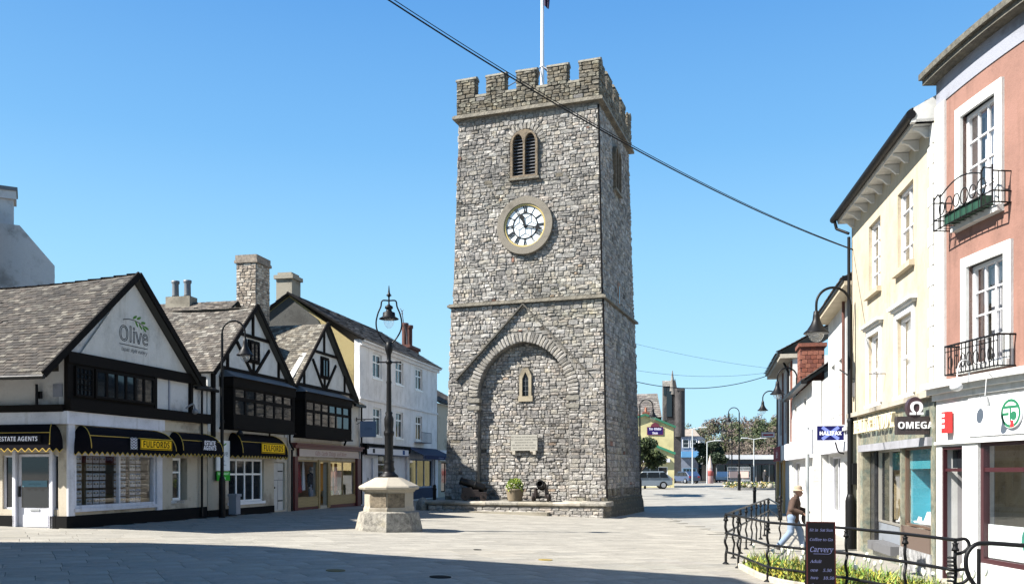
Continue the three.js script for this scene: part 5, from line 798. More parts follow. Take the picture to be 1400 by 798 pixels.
// receding terrace beyond the cream house
const brickG = new THREE.BoxGeometry(.205, .16, .03), brickM = [[.3, .09, .05], [.23, .07, .045], [.36, .13, .08]].map((c) => mat(c, { map: T.stone }));
const R2 = { x: 10.3, z: -25.9, ry: Math.atan2(-.975, -.222) };
const r2At = (s, o = 0) => [R2.x - .222 * s - .975 * o, R2.z + .975 * s - .222 * o];
const r2Thing = (name, label, cat, s, o = 0) => { const [x, z] = r2At(s, o); return thing(name, label, cat, x, 0, z, R2.ry); };
{
  const slate = { tw: .4, th: .3, cols: [[.14, .12, .12], [.1, .09, .09], [.18, .16, .15]] };
  { const g = r2Thing('white_house', 'white house with brown downpipe next to the cream house', 'building', -7.36);
    wallPanel(g, rect(0, 7.34, -.5, 7.6), [rect(.8, 1.8, 4.0, 5.8), rect(2.8, 3.8, 4.0, 5.8), rect(5, 6, 4.0, 5.8), rect(.5, 3.2, .5, 2.5), rect(4, 5, -.3, 2.3)], M.white, { t: .3 });
    for (const x of [.8, 2.8, 5]) sash(g, M4(x, 4.0, -.14), 1, 1.8, 1, 2, { sill: M.white }); windowUnit(g, M4(.5, .5, -.14), 2.7, 2.0, 2, 1, { frame: M.paintlilac }); meshOf('door', boxGeo(1, 2.6, .06), M.paintlilac, g, M4(4.5, 1.0, -.2));
    mb().bb(0, 7.3, 2.6, 3.2, 0, .3).build('fascia', M.paintlilac, g); mb().bb(0, 7.3, 3.2, 3.3, 0, .4).build('cornice', M.white, g); mb().bb(0, 7.3, 7.5, 7.62, 0, .45).build('soffit', M.cream, g); mb().bb(-.1, 7.3, 7.62, 7.78, .36, .5).build('gutter', M.black, g); mb().bar([4.6, 7.5, .1], [4.6, 3.3, .1], .05).build('downpipe', M.brickdark, g);
    mb().bb(0, .3, -.5, 7.5, -7, -.31).bb(.31, 7.3, -.5, 7.5, -7, -6.8).build('side_wall', M.white, g); roofPlane(g, [-.1, 7.7, .5], [7.3, 7.7, .5], [7.3, 9.9, -3.5], [-.1, 9.9, -3.5], { seed: 71, ...slate }); }
  { const g = r2Thing('low_eaved_house', 'low white house with square brick chimney at its eaves in the right hand terrace', 'building', -16.4, .55);
    wallPanel(g, rect(0, 9.02, -.5, 5.4), [rect(1.4, 2.5, 3.6, 5), rect(5.6, 6.7, 3.6, 5), rect(1, 4.2, .5, 2.4), rect(6, 7.1, -.3, 2.4)], M.white, { t: .3 });
    sash(g, M4(1.4, 3.6, -.14), 1.1, 1.4, 1, 2, { sill: M.white }); sash(g, M4(5.6, 3.6, -.14), 1.1, 1.4, 1, 2, { sill: M.white }); windowUnit(g, M4(1, .5, -.14), 3.2, 1.9, 2, 1, { frame: M.paintlilac }); meshOf('door', boxGeo(1.1, 2.7, .06), M.paintlilac, g, M4(6.55, 1.0, -.2));
    mb().bb(0, 9, 2.5, 3.1, 0, .3).build('fascia', M.paintlilac, g); mb().ext([[-7, -.5], [-.31, -.5], [-.31, 5.35], [-3.5, 7.9], [-7, 6]], .3, M4(9.0, 0, 0, 0, -Math.PI / 2)).build('side_wall', M.white, g); mb().bb(0, .3, -.5, 5.4, -7, -.31).bb(.31, 8.6, -.5, 5.4, -7, -6.8).build('rear_wall', M.white, g);
    roofPlane(g, [-.1, 5.45, .35], [8.8, 5.45, .35], [8.8, 8.1, -3.5], [-.1, 8.1, -3.5], { seed: 72, ...slate }); mb().bb(0, 8.9, 5.3, 5.45, .2, .42).build('gutter', M.black, g);
    const ch = mb().bb(3.6, 4.9, 5.4, 7.25, -.9, .05).build('chimney', M.brickdark, g); mb().bb(3.5, 5.0, 7.25, 7.4, -1, .15).build('chimney_cap', M.brick, ch); const R = rng(33);
    for (let k = 0; k < 10; k++) { for (let i = 0; i < 4; i++) meshOf('brick', brickG, brickM[Math.floor(R() * 3)], ch, M4(4.91, 5.55 + k * .18, -.78 + (i + (k % 2) * .4) * .225, 0, Math.PI / 2)); for (let i = 0; i < 5; i++) meshOf('brick', brickG, brickM[Math.floor(R() * 3)], ch, M4(3.76 + (i + (k % 2) * .35) * .222, 5.55 + k * .18, .06)); } }
  { const g = r2Thing('end_terrace_house', 'white end terrace house with red brick trim and crimson shop fascia', 'building', -26, .5);
    wallPanel(g, rect(0, 9.56, -.5, 7.5), [rect(1.5, 2.7, 4, 6), rect(5, 6.2, 4, 6), rect(.9, 4.5, .4, 2.5)], M.white, { t: .3 }); sash(g, M4(1.5, 4, -.14), 1.2, 2, 1, 2); sash(g, M4(5, 4, -.14), 1.2, 2, 1, 2); windowUnit(g, M4(.9, .4, -.14), 3.6, 2.1, 2, 1, { frame: mat([.55, .3, .08]) });
    mb().bb(9.26, 9.56, -.5, 7.5, -7, -.31).build('side_wall', M.white, g); mb().bb(0, .3, -.5, 7.5, -7, -.31).bb(.31, 9.2, -.5, 7.5, -7, -6.8).build('rear_wall', M.white, g); for (const x of [3.6, 6.8, 8.9]) mb().bb(x, x + .5, 3.4, 7.3, .001, .06).build('brick_strip', M.brick, g);
    mb().bb(.1, 9.5, 2.55, 3.3, 0, .25).build('fascia', M.paintwhite, g); textPanel(g, M4(2.9, 2.93, .27), 5.2, .78, '', { bg: '#8e1830', name: 'fascia_sign', draw: (c, W, H) => { c.fillStyle = '#f0dada'; c.font = 'bold 60px sans-serif'; c.textAlign = 'center'; c.fillText('sale', W * .5, H * .78); } }); mb().bb(0, 4.5, -.4, .4, 0, .06).build('stall_riser', mat([.6, .36, .12]), g); mb().bb(4.5, 5.2, -.4, 2.55, 0, .1).build('pilaster', mat([.62, .4, .16]), g); mb().bb(0, .8, .41, 2.55, 0, .1).build('pilaster', mat([.62, .4, .16]), g);
    mb().bb(-.3, 9.7, 7.4, 7.6, -.2, .6).build('soffit', M.palestone, g); mb().bb(-.4, 9.7, 7.6, 7.75, .5, .7).build('gutter', M.black, g); roofPlane(g, [-.4, 7.72, .7], [9.7, 7.72, .7], [9.7, 10.0, -3.6], [2.5, 10.0, -3.6], { seed: 73, ...slate }); mb().bar([7.6, 7.5, .3], [8.2, 6.9, .1], .06).bar([8.2, 6.9, .1], [8.2, 3.3, .1], .06).build('downpipe', M.black, g);
    const [x, z] = r2At(-25.4, .6), s = thing('projecting_sign', 'small white and red projecting sign on the end terrace house', 'sign', x, 3.9, z, R2.ry); mb().bar([0, .35, 0], [0, .35, .9], .03).build('bracket', M.iron, s); textPanel(s, M4(.06, .2, .5, 0, Math.PI / 2), .75, .32, '', { bg: '#f2efee', d: .12, border: '#b02338', draw: (c, W, H) => { c.fillStyle = '#b02338'; c.fillRect(W * .12, H * .36, W * .76, H * .28); } }); }
  { const [x, z] = r2At(-.9, .3), s = thing('bank_sign', 'navy bank sign with white lettering projecting beside the hooked street lamp', 'sign', x, 2.86, z, R2.ry); mb().bar([0, .3, -.3], [0, .3, .15], .03).build('bracket', M.iron, s);
    textPanel(s, M4(.0, .28, .44, 0, Math.PI / 2), .84, .5, '', { bg: '#f4f4f6', d: .12, edge: M.paintwhite, draw: (c, W, H) => { c.fillStyle = '#14164a'; c.fillRect(16, 16, W - 32, H - 32); c.strokeStyle = '#6f7cc0'; c.lineWidth = 60; c.beginPath(); c.moveTo(110, 40); c.lineTo(W - 110, H - 40); c.moveTo(W - 110, 40); c.lineTo(110, H - 40); c.stroke(); c.fillStyle = '#fff'; c.font = 'bold 96px sans-serif'; c.textAlign = 'center'; c.fillText('HALIFAX', W / 2, H * .62, W * .86); } });
    mb().tube([[.05, -.0, .3], [.1, -.3, .2], [.05, -.35, .05]], .025).build('lamp_arm', M.black, s); }
}

// ---------- foliage, figures ----------
const rs = rng(4242);
// n small leaf-shaped faces at points given by place()
function leafCloud(R, n, place, size, cols, up = 0) {
  const p = new Float32Array(n * 18), c = new Float32Array(n * 18), q = new THREE.Quaternion(), e = new THREE.Euler(), a = V3(0, 0, 0), uv = new Float32Array(n * 12);
  for (let i = 0; i < n; i++) {
    const [x, y, z] = place(R), s = size * (.6 + R() * .8); e.set((R() - .5) * 3 * (1 - up), R() * 6.28, (R() - .5) * 3 * (1 - up)); q.setFromEuler(e);
    const v = [[0, -s, 0], [s * .55, 0, s * .1], [0, s, 0], [0, -s, 0], [0, s, 0], [-s * .55, 0, s * .1]], col = cols[Math.floor(R() * cols.length)], k = .75 + R() * .5;
    v.forEach((w, j) => { a.set(...w).applyQuaternion(q); p.set([x + a.x, y + a.y, z + a.z], i * 18 + j * 3); c.set(col.map((t) => t * k), i * 18 + j * 3); });
  }
  const g = new THREE.BufferGeometry(); g.setAttribute('position', new THREE.BufferAttribute(p, 3)); g.setAttribute('color', new THREE.BufferAttribute(c, 3)); g.setAttribute('uv', new THREE.BufferAttribute(uv, 2)); g.computeVertexNormals(); return g;
}
// MB.add drops vertex colours only if a colour is passed, so clouds keep theirs
// smooth-union capsules meshed with marching cubes
function sdfMesh(bones, centre, half, res, k = .03) {
  const mc = new MarchingCubes(res, M.black, false, false, 60000); mc.isolation = 0;
  const seg = bones.map(([a, b, r0, r1, flat]) => ({ a, d: [b[0] - a[0], b[1] - a[1], b[2] - a[2]], r0, r1: r1 ?? r0, L: (b[0] - a[0]) ** 2 + (b[1] - a[1]) ** 2 + (b[2] - a[2]) ** 2 || 1e-9, f: flat ?? 1 }));
  const dist = (x, y, z) => { let s = 1e9; for (const b of seg) { const px = x - b.a[0], py = y - b.a[1], pz = (z - b.a[2]); const t = clamp((px * b.d[0] + py * b.d[1] + pz * b.d[2]) / b.L, 0, 1), dx = px - b.d[0] * t, dy = py - b.d[1] * t, dz = (pz - b.d[2] * t) / b.f; const d = Math.sqrt(dx * dx + dy * dy + dz * dz) - (b.r0 + (b.r1 - b.r0) * t); const h = clamp(.5 + .5 * (s - d) / k, 0, 1); s = s > 5 ? d : lerp(s, d, h) - k * h * (1 - h); } return s; };
  const hs = res / 2;
  for (let z = 0; z < res; z++) for (let y = 0; y < res; y++) for (let x = 0; x < res; x++) mc.field[z * res * res + y * res + x] = -dist(centre[0] + (x - hs) / hs * half, centre[1] + (y - hs) / hs * half, centre[2] + (z - hs) / hs * half);
  mc.update();
  const n = mc.count, p = new Float32Array(n * 3), nn = new Float32Array(n * 3), e = .004;
  for (let i = 0; i < n; i++) { const x = centre[0] + mc.positionArray[i * 3] * half, y = centre[1] + mc.positionArray[i * 3 + 1] * half, z = centre[2] + mc.positionArray[i * 3 + 2] * half; p.set([x, y, z], i * 3); const g = V3(dist(x + e, y, z) - dist(x - e, y, z), dist(x, y + e, z) - dist(x, y - e, z), dist(x, y, z + e) - dist(x, y, z - e)).normalize(); nn.set([g.x, g.y, g.z], i * 3); }
  const g = new THREE.BufferGeometry(); g.setAttribute('position', new THREE.BufferAttribute(p, 3)); g.setAttribute('normal', new THREE.BufferAttribute(nn, 3)); g.setAttribute('uv', new THREE.BufferAttribute(new Float32Array(n * 2).map((_, i) => (i % 2 ? p[(i >> 1) * 3 + 1] : p[(i >> 1) * 3] + p[(i >> 1) * 3 + 2])), 2)); return g;
}
// figure facing +z; pose gives joint positions
function figure(t, J, o) {
  const { skin = [.36, .2, .14], coat = [.1, .06, .045], trousers = [.13, .2, .32], shoes = [.03, .025, .02], hair = [.25, .23, .2], hat, res = 96, hres = 64 } = o, sm = mat(skin, { roughness: .6 });
  const side = ['L', 'R'], body = [[J.pelvis, J.chest, .115, .13, .8], [J.chest, J.neck, .12, .06, .8], [J.neck, J.head, .055, .05]];
  for (const s of side) body.push([J.chest, J['sh' + s], .08, .06], [J['sh' + s], J['el' + s], .05, .04], [J['el' + s], J['wr' + s], .04, .028], [J.pelvis, J['hip' + s], .1, .085], [J['hip' + s], J['kn' + s], .08, .055], [J['kn' + s], J['an' + s], .055, .038], [J['an' + s], J['to' + s], .038, .03]);
  const headBones = [[[J.head[0], J.head[1] + .02, J.head[2] - .01], [J.head[0], J.head[1] + .035, J.head[2] + .005], .095, .09], [[J.head[0], J.head[1] - .03, J.head[2] + .03], [J.head[0], J.head[1] - .075, J.head[2] + .055], .062, .045], [[J.head[0], J.head[1] + .0, J.head[2] + .095], [J.head[0], J.head[1] - .035, J.head[2] + .115], .012, .018], [[J.neck[0], J.neck[1], J.neck[2]], [J.head[0], J.head[1] - .04, J.head[2]], .05, .05]];
  for (const s of [-1, 1]) headBones.push([[J.head[0] + s * .088, J.head[1] - .02, J.head[2]], [J.head[0] + s * .094, J.head[1] + .025, J.head[2] - .012], .014, .018]);
  const b = mb().add(sdfMesh(body, [0, .85, 0], 1.0, res)).add(sdfMesh(headBones, [J.head[0], J.head[1] - .02, J.head[2] + .02], .22, hres, .03));
  for (const s of side) { // hands: palm, four fingers of unequal length, thumb from the side
    const w = V3(...J['wr' + s]), d = w.clone().sub(V3(...J['el' + s])).normalize(), sd = s === 'L' ? -1 : 1, ac = V3(0, 1, 0).cross(d).normalize(), n = d.clone().cross(ac), P = (f, u, v) => w.clone().addScaledVector(d, f).addScaledVector(ac, u).addScaledVector(n, v).toArray(), hb = [[P(0, 0, 0), P(.05, .018, 0), .024, .022], [P(0, 0, 0), P(.05, -.018, 0), .024, .022]];
    [[-.03, .06], [-.01, .075], [.01, .07], [.03, .05]].forEach(([u, l]) => { hb.push([P(.055, u, 0), P(.055 + l * .55, u, -.008), .0095, .009], [P(.055 + l * .55, u, -.008), P(.055 + l * .8, u, -.035), .009, .008]); }); hb.push([P(.012, sd * .024, 0), P(.04, sd * .05, -.02), .011, .0095], [P(.04, sd * .05, -.02), P(.065, sd * .052, -.035), .0095, .008]);
    b.add(sdfMesh(hb, P(.05, 0, -.01), .11, Math.round(hres * .8), .008));
  }
  b.build('body', sm, t);
  const infl = (list, d) => list.map(([p, q, r0, r1, f]) => [p, q, r0 + d, (r1 ?? r0) + d, f]);
  const cb = [[J.pelvis, J.chest, .18, .185, .82], [J.chest, J.neck, .165, .085, .82], [[J.pelvis[0], J.pelvis[1] - .08, J.pelvis[2]], J.pelvis, .185, .18, .85]]; for (const s of side) cb.push([J.chest, J['sh' + s], .1, .085], [J['sh' + s], J['el' + s], .088, .072], [J['el' + s], J['wr' + s], .07, .056]);
  mb().add(sdfMesh(cb, [0, 1.15, .05], .62, res)).build('jacket', mat(coat, { roughness: .9, map: T.wood }), t);
  const tb = []; for (const s of side) tb.push([J.pelvis, J['hip' + s], .12, .115], [J['hip' + s], J['kn' + s], .11, .085], [J['kn' + s], J['an' + s], .085, .075]); mb().add(sdfMesh(tb, [0, .55, 0], .68, res)).build('trousers', mat(trousers, { roughness: .9, map: T.plaster }), t);
  for (const s of side) { const A = J['an' + s], B = J['to' + s], bk = V3(...A).lerp(V3(...B), -.35).toArray(); mb().add(sdfMesh([[[bk[0], B[1] + .01, bk[2]], B, .045, .042], [A, [A[0], B[1] + .03, A[2]], .05, .05]], [(A[0] + B[0]) / 2, B[1] + .05, (A[2] + B[2]) / 2], .22, 40)).build('shoe', mat(shoes, { roughness: .6 }), t); }
  const h = J.head; for (const s of [-1, 1]) meshOf('eye', new THREE.SphereGeometry(.011, 8, 6), mat([.02, .015, .012], { roughness: .2 }), t, M4(h[0] + s * .034, h[1] + .0, h[2] + .088));
  meshOf('mouth', new THREE.BoxGeometry(.045, .008, .012), mat([.2, .07, .06]), t, M4(h[0], h[1] - .066, h[2] + .098));
  mb().add(sdfMesh([[[h[0], h[1] + .04, h[2] - .03], [h[0], h[1] - .03, h[2] - .055], .096, .07]], [h[0], h[1], h[2] - .02], .16, 40)).build('hair', mat(hair, { roughness: .95 }), t);
  if (hat) mb().lathe([[0, .16], [.07, .155], [.1, .13], [.108, .06], [.11, .05], [.16, .025], [.165, .015], [.1, .035], [0, .05]], h[0], h[1] + .02, h[2], 22).build('hat', mat(hat, { roughness: .95, map: T.wood }), t);
}
const WALK = { pelvis: [0, .94, 0], chest: [0, 1.24, .05], neck: [0, 1.43, .09], head: [0, 1.56, .13], shL: [.19, 1.36, .06], elL: [.26, 1.12, .08], wrL: [.2, 1.06, .32], shR: [-.19, 1.36, .06], elR: [-.27, 1.11, .0], wrR: [-.22, 1.02, .24], hipL: [.09, .9, .01], knL: [.1, .52, .17], anL: [.1, .12, .24], toL: [.11, .05, .4], hipR: [-.09, .9, -.01], knR: [-.1, .5, -.04], anR: [-.1, .14, -.32], toR: [-.1, .05, -.2] };

// ---------- building out of frame on the left that shades the near paving ----------
{
  const P = [[-24, -15.9], [-21.3, -17.1], [-18.6, -17.1], [-16.3, -16.1], [-8.6, -13.35], [-7.6, -6], [-24, -3]], g = thing('corner_building', 'tall pale corner building outside the picture on the left', 'building', -15, 0, -10);
  mb().ext(P.map(([x, z]) => [x + 15, -(z + 10)]), 13.4, M4(0, -.4, 0, -Math.PI / 2)).build('wall', M.offwhite, g);
  mb().ext(P.map(([x, z]) => [(x + 15) * .9, -(z + 10) * .9]), .3, M4(0, 13.0, 0, -Math.PI / 2)).build('roof', M.slate, g);
  const e = V3(7.7, 0, 2.75), L = e.length(), a = Math.atan2(-e.z, e.x);
  for (let f = 0; f < 4; f++) for (let i = 0; i < 3; i++) windowUnit(g, M4(-1.3, 0, -6.1, 0, a).multiply(M4(.9 + i * 2.4, 1 + f * 3, .06)), 1.2, 1.7, 2, 3, { sill: M.white });
}
// ---------- lamp standard on its stone plinth ----------
{
  const X = -3.86, Z = -27.5, gy = groundAt(X, Z), L = thing('lamp_standard', 'ornate black lamp standard on an eight sided stone plinth', 'street lamp', X, gy, Z, .06);
  const oct = (pts) => { const g = new THREE.LatheGeometry(pts.map((p) => new THREE.Vector2(...p)), 8).toNonIndexed(); g.computeVertexNormals(); const p = g.attributes.position, u = g.attributes.uv; for (let i = 0; i < p.count; i++) u.setXY(i, Math.atan2(p.getX(i), p.getZ(i)) * .9, p.getY(i)); return g; };
  const lime = mat([.33, .295, .235], { map: T.stained, ...rough, bumpScale: .012 });
  meshOf('plinth_base', oct([[0, -.12], [1.06, -.12], [1.04, .1], [.95, .5], [.93, .58], [.8, .62], [0, .62]]), M.granite, L);
  meshOf('plinth_shaft', oct([[0, .6], [.8, .6], [.79, .7], [.76, .78], [.76, 1.2], [.78, 1.24], [0, 1.24]]), lime, L);
  meshOf('plinth_cap', oct([[0, 1.22], [.8, 1.22], [.83, 1.27], [.93, 1.3], [.95, 1.36], [.92, 1.4], [.42, 1.66], [0, 1.68]]), lime, L);
  for (const k of [-1, 0]) { const a = (k + .5) * Math.PI / 4, g = boxGeo(.55, .44, .03), q = meshOf('inscribed_panel', g, mat([.26, .21, .145], { map: T.stone, bumpMap: T.bump, bumpScale: .03 }), L, M4(Math.sin(a) * .705, .96, Math.cos(a) * .705, 0, a)); }
  mb().lathe([[0, 1.66], [.3, 1.66], [.29, 1.72], [.2, 1.8], [.17, 1.86], [.19, 1.92], [.16, 2.0], [.15, 2.1], [.17, 2.16], [.13, 2.2], [.135, 2.95], [.16, 3.0], [.165, 3.08], [.13, 3.14], [.145, 3.3], [.15, 3.5], [.1, 3.62], [.12, 3.68], [.08, 3.74], [.075, 4.6], [.09, 4.64], [.07, 4.7], [.062, 5.2], [.1, 5.24], [.1, 5.3], [.06, 5.34], [.07, 5.5], [.11, 5.62], [.13, 5.74], [.1, 5.82], [.09, 5.9], [0, 5.92]], 0, 0, 0, 20).build('column', M.iron, L);
  mb().bar([-.34, 5.27, 0], [.34, 5.27, 0], .022, 8).add(new THREE.SphereGeometry(.04, 10, 8), M4(-.35, 5.27, 0)).add(new THREE.SphereGeometry(.04, 10, 8), M4(.35, 5.27, 0)).build('ladder_bar', M.iron, L);
  const fr = mb(); for (const s of [-1, 1]) fr.tube([[s * .06, 5.84, 0], [s * .2, 5.98, 0], [s * .36, 6.25, 0], [s * .4, 6.5, 0], [s * .34, 6.8, 0], [s * .25, 7.02, 0], [s * .23, 7.16, 0], [s * .2, 7.2, 0], [0, 7.2, 0]], .024, 40, 8); fr.build('lantern_frame', M.iron, L);
  mb().lathe([[0, 6.62], [.31, 6.62], [.3, 6.64], [.2, 6.7], [.19, 6.82], [.1, 6.86], [.08, 6.92], [.13, 6.96], [.12, 7.02], [.05, 7.06], [.025, 7.1], [.025, 7.3], [.05, 7.34], [.09, 7.36], [.05, 7.4], [.03, 7.46], [.012, 7.66], [0, 7.68]], 0, 0, 0, 20).build('lantern', M.iron, L);
  mb().lathe([[.17, 6.62], [.165, 6.54], [.13, 6.42], [.06, 6.34], [0, 6.33]], 0, 0, 0, 20).build('glass_bowl', phys([1, 1, 1], { transmission: .9, roughness: .15, thickness: 0, side: THREE.DoubleSide }), L);
}
// ---------- hooked street lamps ----------
{
  const build = () => {
    const g = new THREE.Group(), arc = []; for (let i = 0; i <= 12; i++) { const a = Math.PI * i / 12; arc.push([-.46 + .46 * Math.cos(a), 6.62 + .46 * Math.sin(a), 0]); } arc.push([-.92, 6.4, 0]);
    mb().lathe([[0, -.1], [.13, -.1], [.13, 1.3], [.1, 1.42], [.075, 1.5], [0, 1.5]], 0, 0, 0, 14).build('base', M.iron, g); mb().lathe([[.07, 1.4], [.07, 3.4], [.085, 3.42], [.085, 3.5], [.055, 3.55], [.05, 6.62]], 0, 0, 0, 12).build('pole', M.iron, g); mb().tube(arc, .036, 40, 8).build('hook', M.iron, g);
    mb().lathe([[0, 6.46], [.07, 6.44], [.09, 6.3], [.1, 6.2], [.15, 6.08], [.24, 5.94], [.33, 5.86], [.34, 5.83], [.0, 5.87]], -.92, 0, 0, 18).build('lamp_shade', M.iron, g); mb().lathe([[.2, 5.84], [.19, 5.74], [.12, 5.64], [0, 5.6]], -.92, 0, 0, 16).build('glass_bowl', phys([1, 1, 1], { transmission: .85, roughness: .2, thickness: 0, side: THREE.DoubleSide }), g);
    return g;
  };
  const proto = build(), put = (px, d, h, label, ry = 0) => { const X = (px - 700) / F * d, gy = groundAt(X, -d), o = proto.clone(); o.name = numbered('hooked_lamp'); o.position.set(X, gy, -d); o.rotation.y = ry; const k = (h - gy) / 7.08; o.scale.set(k, k, k); scene.add(o); tag(o, label, 'street lamp', 'hooked street lamps'); };
  put(1163, 25.0, 7.2, 'nearest black hooked street lamp beside the navy bank sign');
  put(1090, 41.5, 6.87, 'black hooked street lamp before the low white house with brick chimney');
  put(1063, 57, 7.2, 'black hooked street lamp rising past the end terrace house');
  put(1011, 73, 7.3, 'tall black hooked street lamp standing in the far planted island');
  put(1001, 92, 7.4, 'second hooked lamp of the far row, just left of the planted island lamp'); put(997, 112, 7.2, 'farthest and smallest hooked lamp of the distant street');
  put(875, 60, 6.9, 'hooked lamp close beside the right edge of the tower', Math.PI);
  { const [x, z] = rowAt(7.75, .45), gy = groundAt(x, z), o = proto.clone(); o.name = numbered('hooked_lamp'); o.position.set(x, gy, z); o.rotation.y = Math.PI; const k = (7.35 - gy) / 7.08; o.scale.set(k * .9, k, k * .9); scene.add(o); tag(o, 'black hooked lamp between the wide gable and the first half timbered gable', 'street lamp', 'hooked street lamps'); }
}
// hanging pub-style board beside that lamp
{ const [x, z] = rowAt(8.25, .12), o = thing('restaurant_sign', 'white and green restaurant board on the wall behind the left hooked lamp', 'sign', x, 1.6, z, ROW.ry); textPanel(o, M4(.1, .95, 0), .9, 1.1, '', { bg: '#dfe2e2', px: 384, draw: (c, W, H) => { c.fillStyle = '#5f8b42'; c.beginPath(); c.ellipse(W * .6, H * .14, 60, 14, -.4, 0, 7); c.fill(); c.fillStyle = '#55606a'; c.font = '120px sans-serif'; c.textAlign = 'center'; c.fillText('Olive', W / 2, H * .52, W * .8); c.font = '34px sans-serif'; c.fillText('tapas', W / 2, H * .7); c.fillText('style eatery', W / 2, H * .84); }, d: .04, edge: M.paintwhite, name: 'board' }); textPanel(o, M4(.1, .2, 0), .9, .34, ['RESTAURANT', 'OPEN'], { bg: '#2f9a2c', fg: '#c8efc4', d: .05, font: 'bold 70px sans-serif', name: 'board' }); mb().tube([[.2, 1.9, 0], [.3, 2.1, .25], [.4, 1.95, .5]], .02).build('scroll_bracket', M.iron, o); mb().lathe([[0, 0], [.14, 0], [.1, .12], [.03, .18], [0, .2]], .42, 1.7, .5, 12).build('lamp', M.black, o); }

// ---------- cannon, tub on the tower platform ----------
const onTower = (x, z) => { const c = Math.cos(TW.a), s = Math.sin(TW.a); return [TW.x + x * c + z * s, TW.z - x * s + z * c]; };
{
  const cannon = (x, z, ry, tilt, label) => {
    const [X, Z] = onTower(x, z), g = thing('cannon', label, 'cannon', X, .59, Z, TW.a + ry, 'old cannon on the tower platform');
    const b = mb(); b.add(new THREE.LatheGeometry([[0, -.62], [.07, -.6], [.05, -.52], [.17, -.48], [.19, -.44], [.18, -.1], [.2, -.07], [.2, -.03], [.165, 0], [.15, .5], [.17, .55], [.17, .6], [.13, .62], [.1, .62], [.1, .4], [0, .4]].map((p) => new THREE.Vector2(...p)), 18), M4(0, .66, 0, Math.PI / 2 - tilt)); b.build('barrel', M.iron, g);
    for (const s of [-1, 1]) mb().ext([[-.55, .16], [.5, .16], [.5, .56], [.1, .56], [.05, .46], [-.2, .46], [-.22, .36], [-.55, .36]], .08, M4(s * .22 + .04, 0, 0, 0, -Math.PI / 2), [], .01).build('cheek', M.castred, g);
    for (const zz of [-.4, .36]) mb().bar([-.34, .17, zz], [.34, .17, zz], .035, 8).build('axle', M.iron, g);
    for (const s of [-1, 1]) for (const [zz, r] of [[-.4, .15], [.36, .18]]) { const w = mb().add(new THREE.CylinderGeometry(r, r, .07, 18), M4(s * .31, r, zz, 0, 0, Math.PI / 2)).build('wheel', M.castred, g); meshOf('hub', new THREE.CylinderGeometry(.05, .05, .1, 10), M.iron, w, M4(s * .32, r, zz, 0, 0, Math.PI / 2)); }
    g.scale.setScalar(1.12);
  };
  cannon(-2.25, 4.82, -1.15, .32, 'dark iron cannon on the left of the platform, barrel turned to the left'); cannon(1.15, 4.85, .2, .12, 'dark iron cannon on the right of the platform, muzzle facing the square');
  const [X, Z] = onTower(-.15, 4.85), t = thing('planted_tub', 'round stone tub of yellow green plants between the two cannon', 'planter', X, .59, Z);
  mb().lathe([[0, 0], [.3, 0], [.33, .04], [.42, .48], [.46, .5], [.46, .57], [.4, .57], [.38, .48], [0, .48]], 0, 0, 0, 20).build('tub', mat([.2, .16, .105], { map: T.stained, ...rough }), t);
  mb().add(leafCloud(rng(3), 900, () => { const q = V3(rs() * 2 - 1, rs() * 2 - 1, rs() * 2 - 1); return [q.x * .42 * (1 - Math.abs(q.y) * .3), .72 + q.y * .24 + (1 - q.x * q.x - q.z * q.z) * .1, q.z * .42]; }, .055, [[.2, .28, .03], [.13, .2, .025], [.32, .34, .05], [.09, .15, .02]])).build('foliage', vmat({ side: THREE.DoubleSide }), t);
  const fl = mb(), R = rng(8); for (let i = 0; i < 26; i++) fl.add(new THREE.IcosahedronGeometry(.035, 0), M4((R() - .5) * .7, .62 + R() * .2, .2 + R() * .25)); kind(fl.build('blossom', mat([.6, .58, .4]), t), 'stuff');
}

// ---------- people ----------
{
  const X = 7.75, Z = -24.2, t = thing('person', 'person in a brown jacket, jeans and pale brimmed hat walking past the shops', 'person', X, groundAt(X, Z) + .02, Z, 1.15);
  figure(t, WALK, { coat: [.09, .055, .04], trousers: [.17, .23, .33], hat: [.42, .34, .26], hair: [.3, .28, .25] }); t.scale.set(1.06, 1.03, 1.06);
  const b = thing('shoulder_bag', 'dark bag held in front of the person in the brown jacket', 'bag', X + .33, groundAt(X, Z) + .75, Z - .02, 1.15); mb().add(new THREE.SphereGeometry(1, 20, 14), M4(0, .16, 0, 0, 0, 0, .2, .16, .08)).build('body', mat([.035, .022, .018], { roughness: .6 }), b); mb().tube([[-.15, .22, 0], [-.08, .36, 0], [.08, .36, 0], [.15, .22, 0]], .012).build('handle', mat([.035, .022, .018]), b);
  const X2 = 1045 - 700, d2 = 98, t2 = thing('person', 'small distant walker in dark clothes by the planted island', 'person', X2 / F * d2, groundAt(20, -d2), -d2, 1.9); figure(t2, WALK, { coat: [.02, .02, .025], trousers: [.025, .03, .04], res: 44, hres: 28 });
  const STAND = { ...WALK, chest: [0, 1.26, 0], neck: [0, 1.46, 0], head: [0, 1.58, .02], shL: [.19, 1.38, 0], shR: [-.19, 1.38, 0], elL: [.25, 1.12, 0], elR: [-.25, 1.12, 0], wrL: [.25, .88, .04], wrR: [-.25, .88, .04], hipL: [.09, .9, 0], hipR: [-.09, .9, 0], knL: [.1, .5, .01], anL: [.1, .1, 0], toL: [.11, .05, .14], knR: [-.1, .5, .01], anR: [-.1, .1, 0], toR: [-.11, .05, .14] };
  const [mx, mz] = rowAt(17.15, -.6), m = thing('mannequin', 'dressed shop mannequin in dark clothes in the maroon shop doorway', 'mannequin', mx, .42, mz, ROW.ry); figure(m, STAND, { skin: [.6, .55, .5], coat: [.02, .02, .03], trousers: [.3, .33, .42], hat: [.7, .7, .72], res: 44, hres: 28 });
}
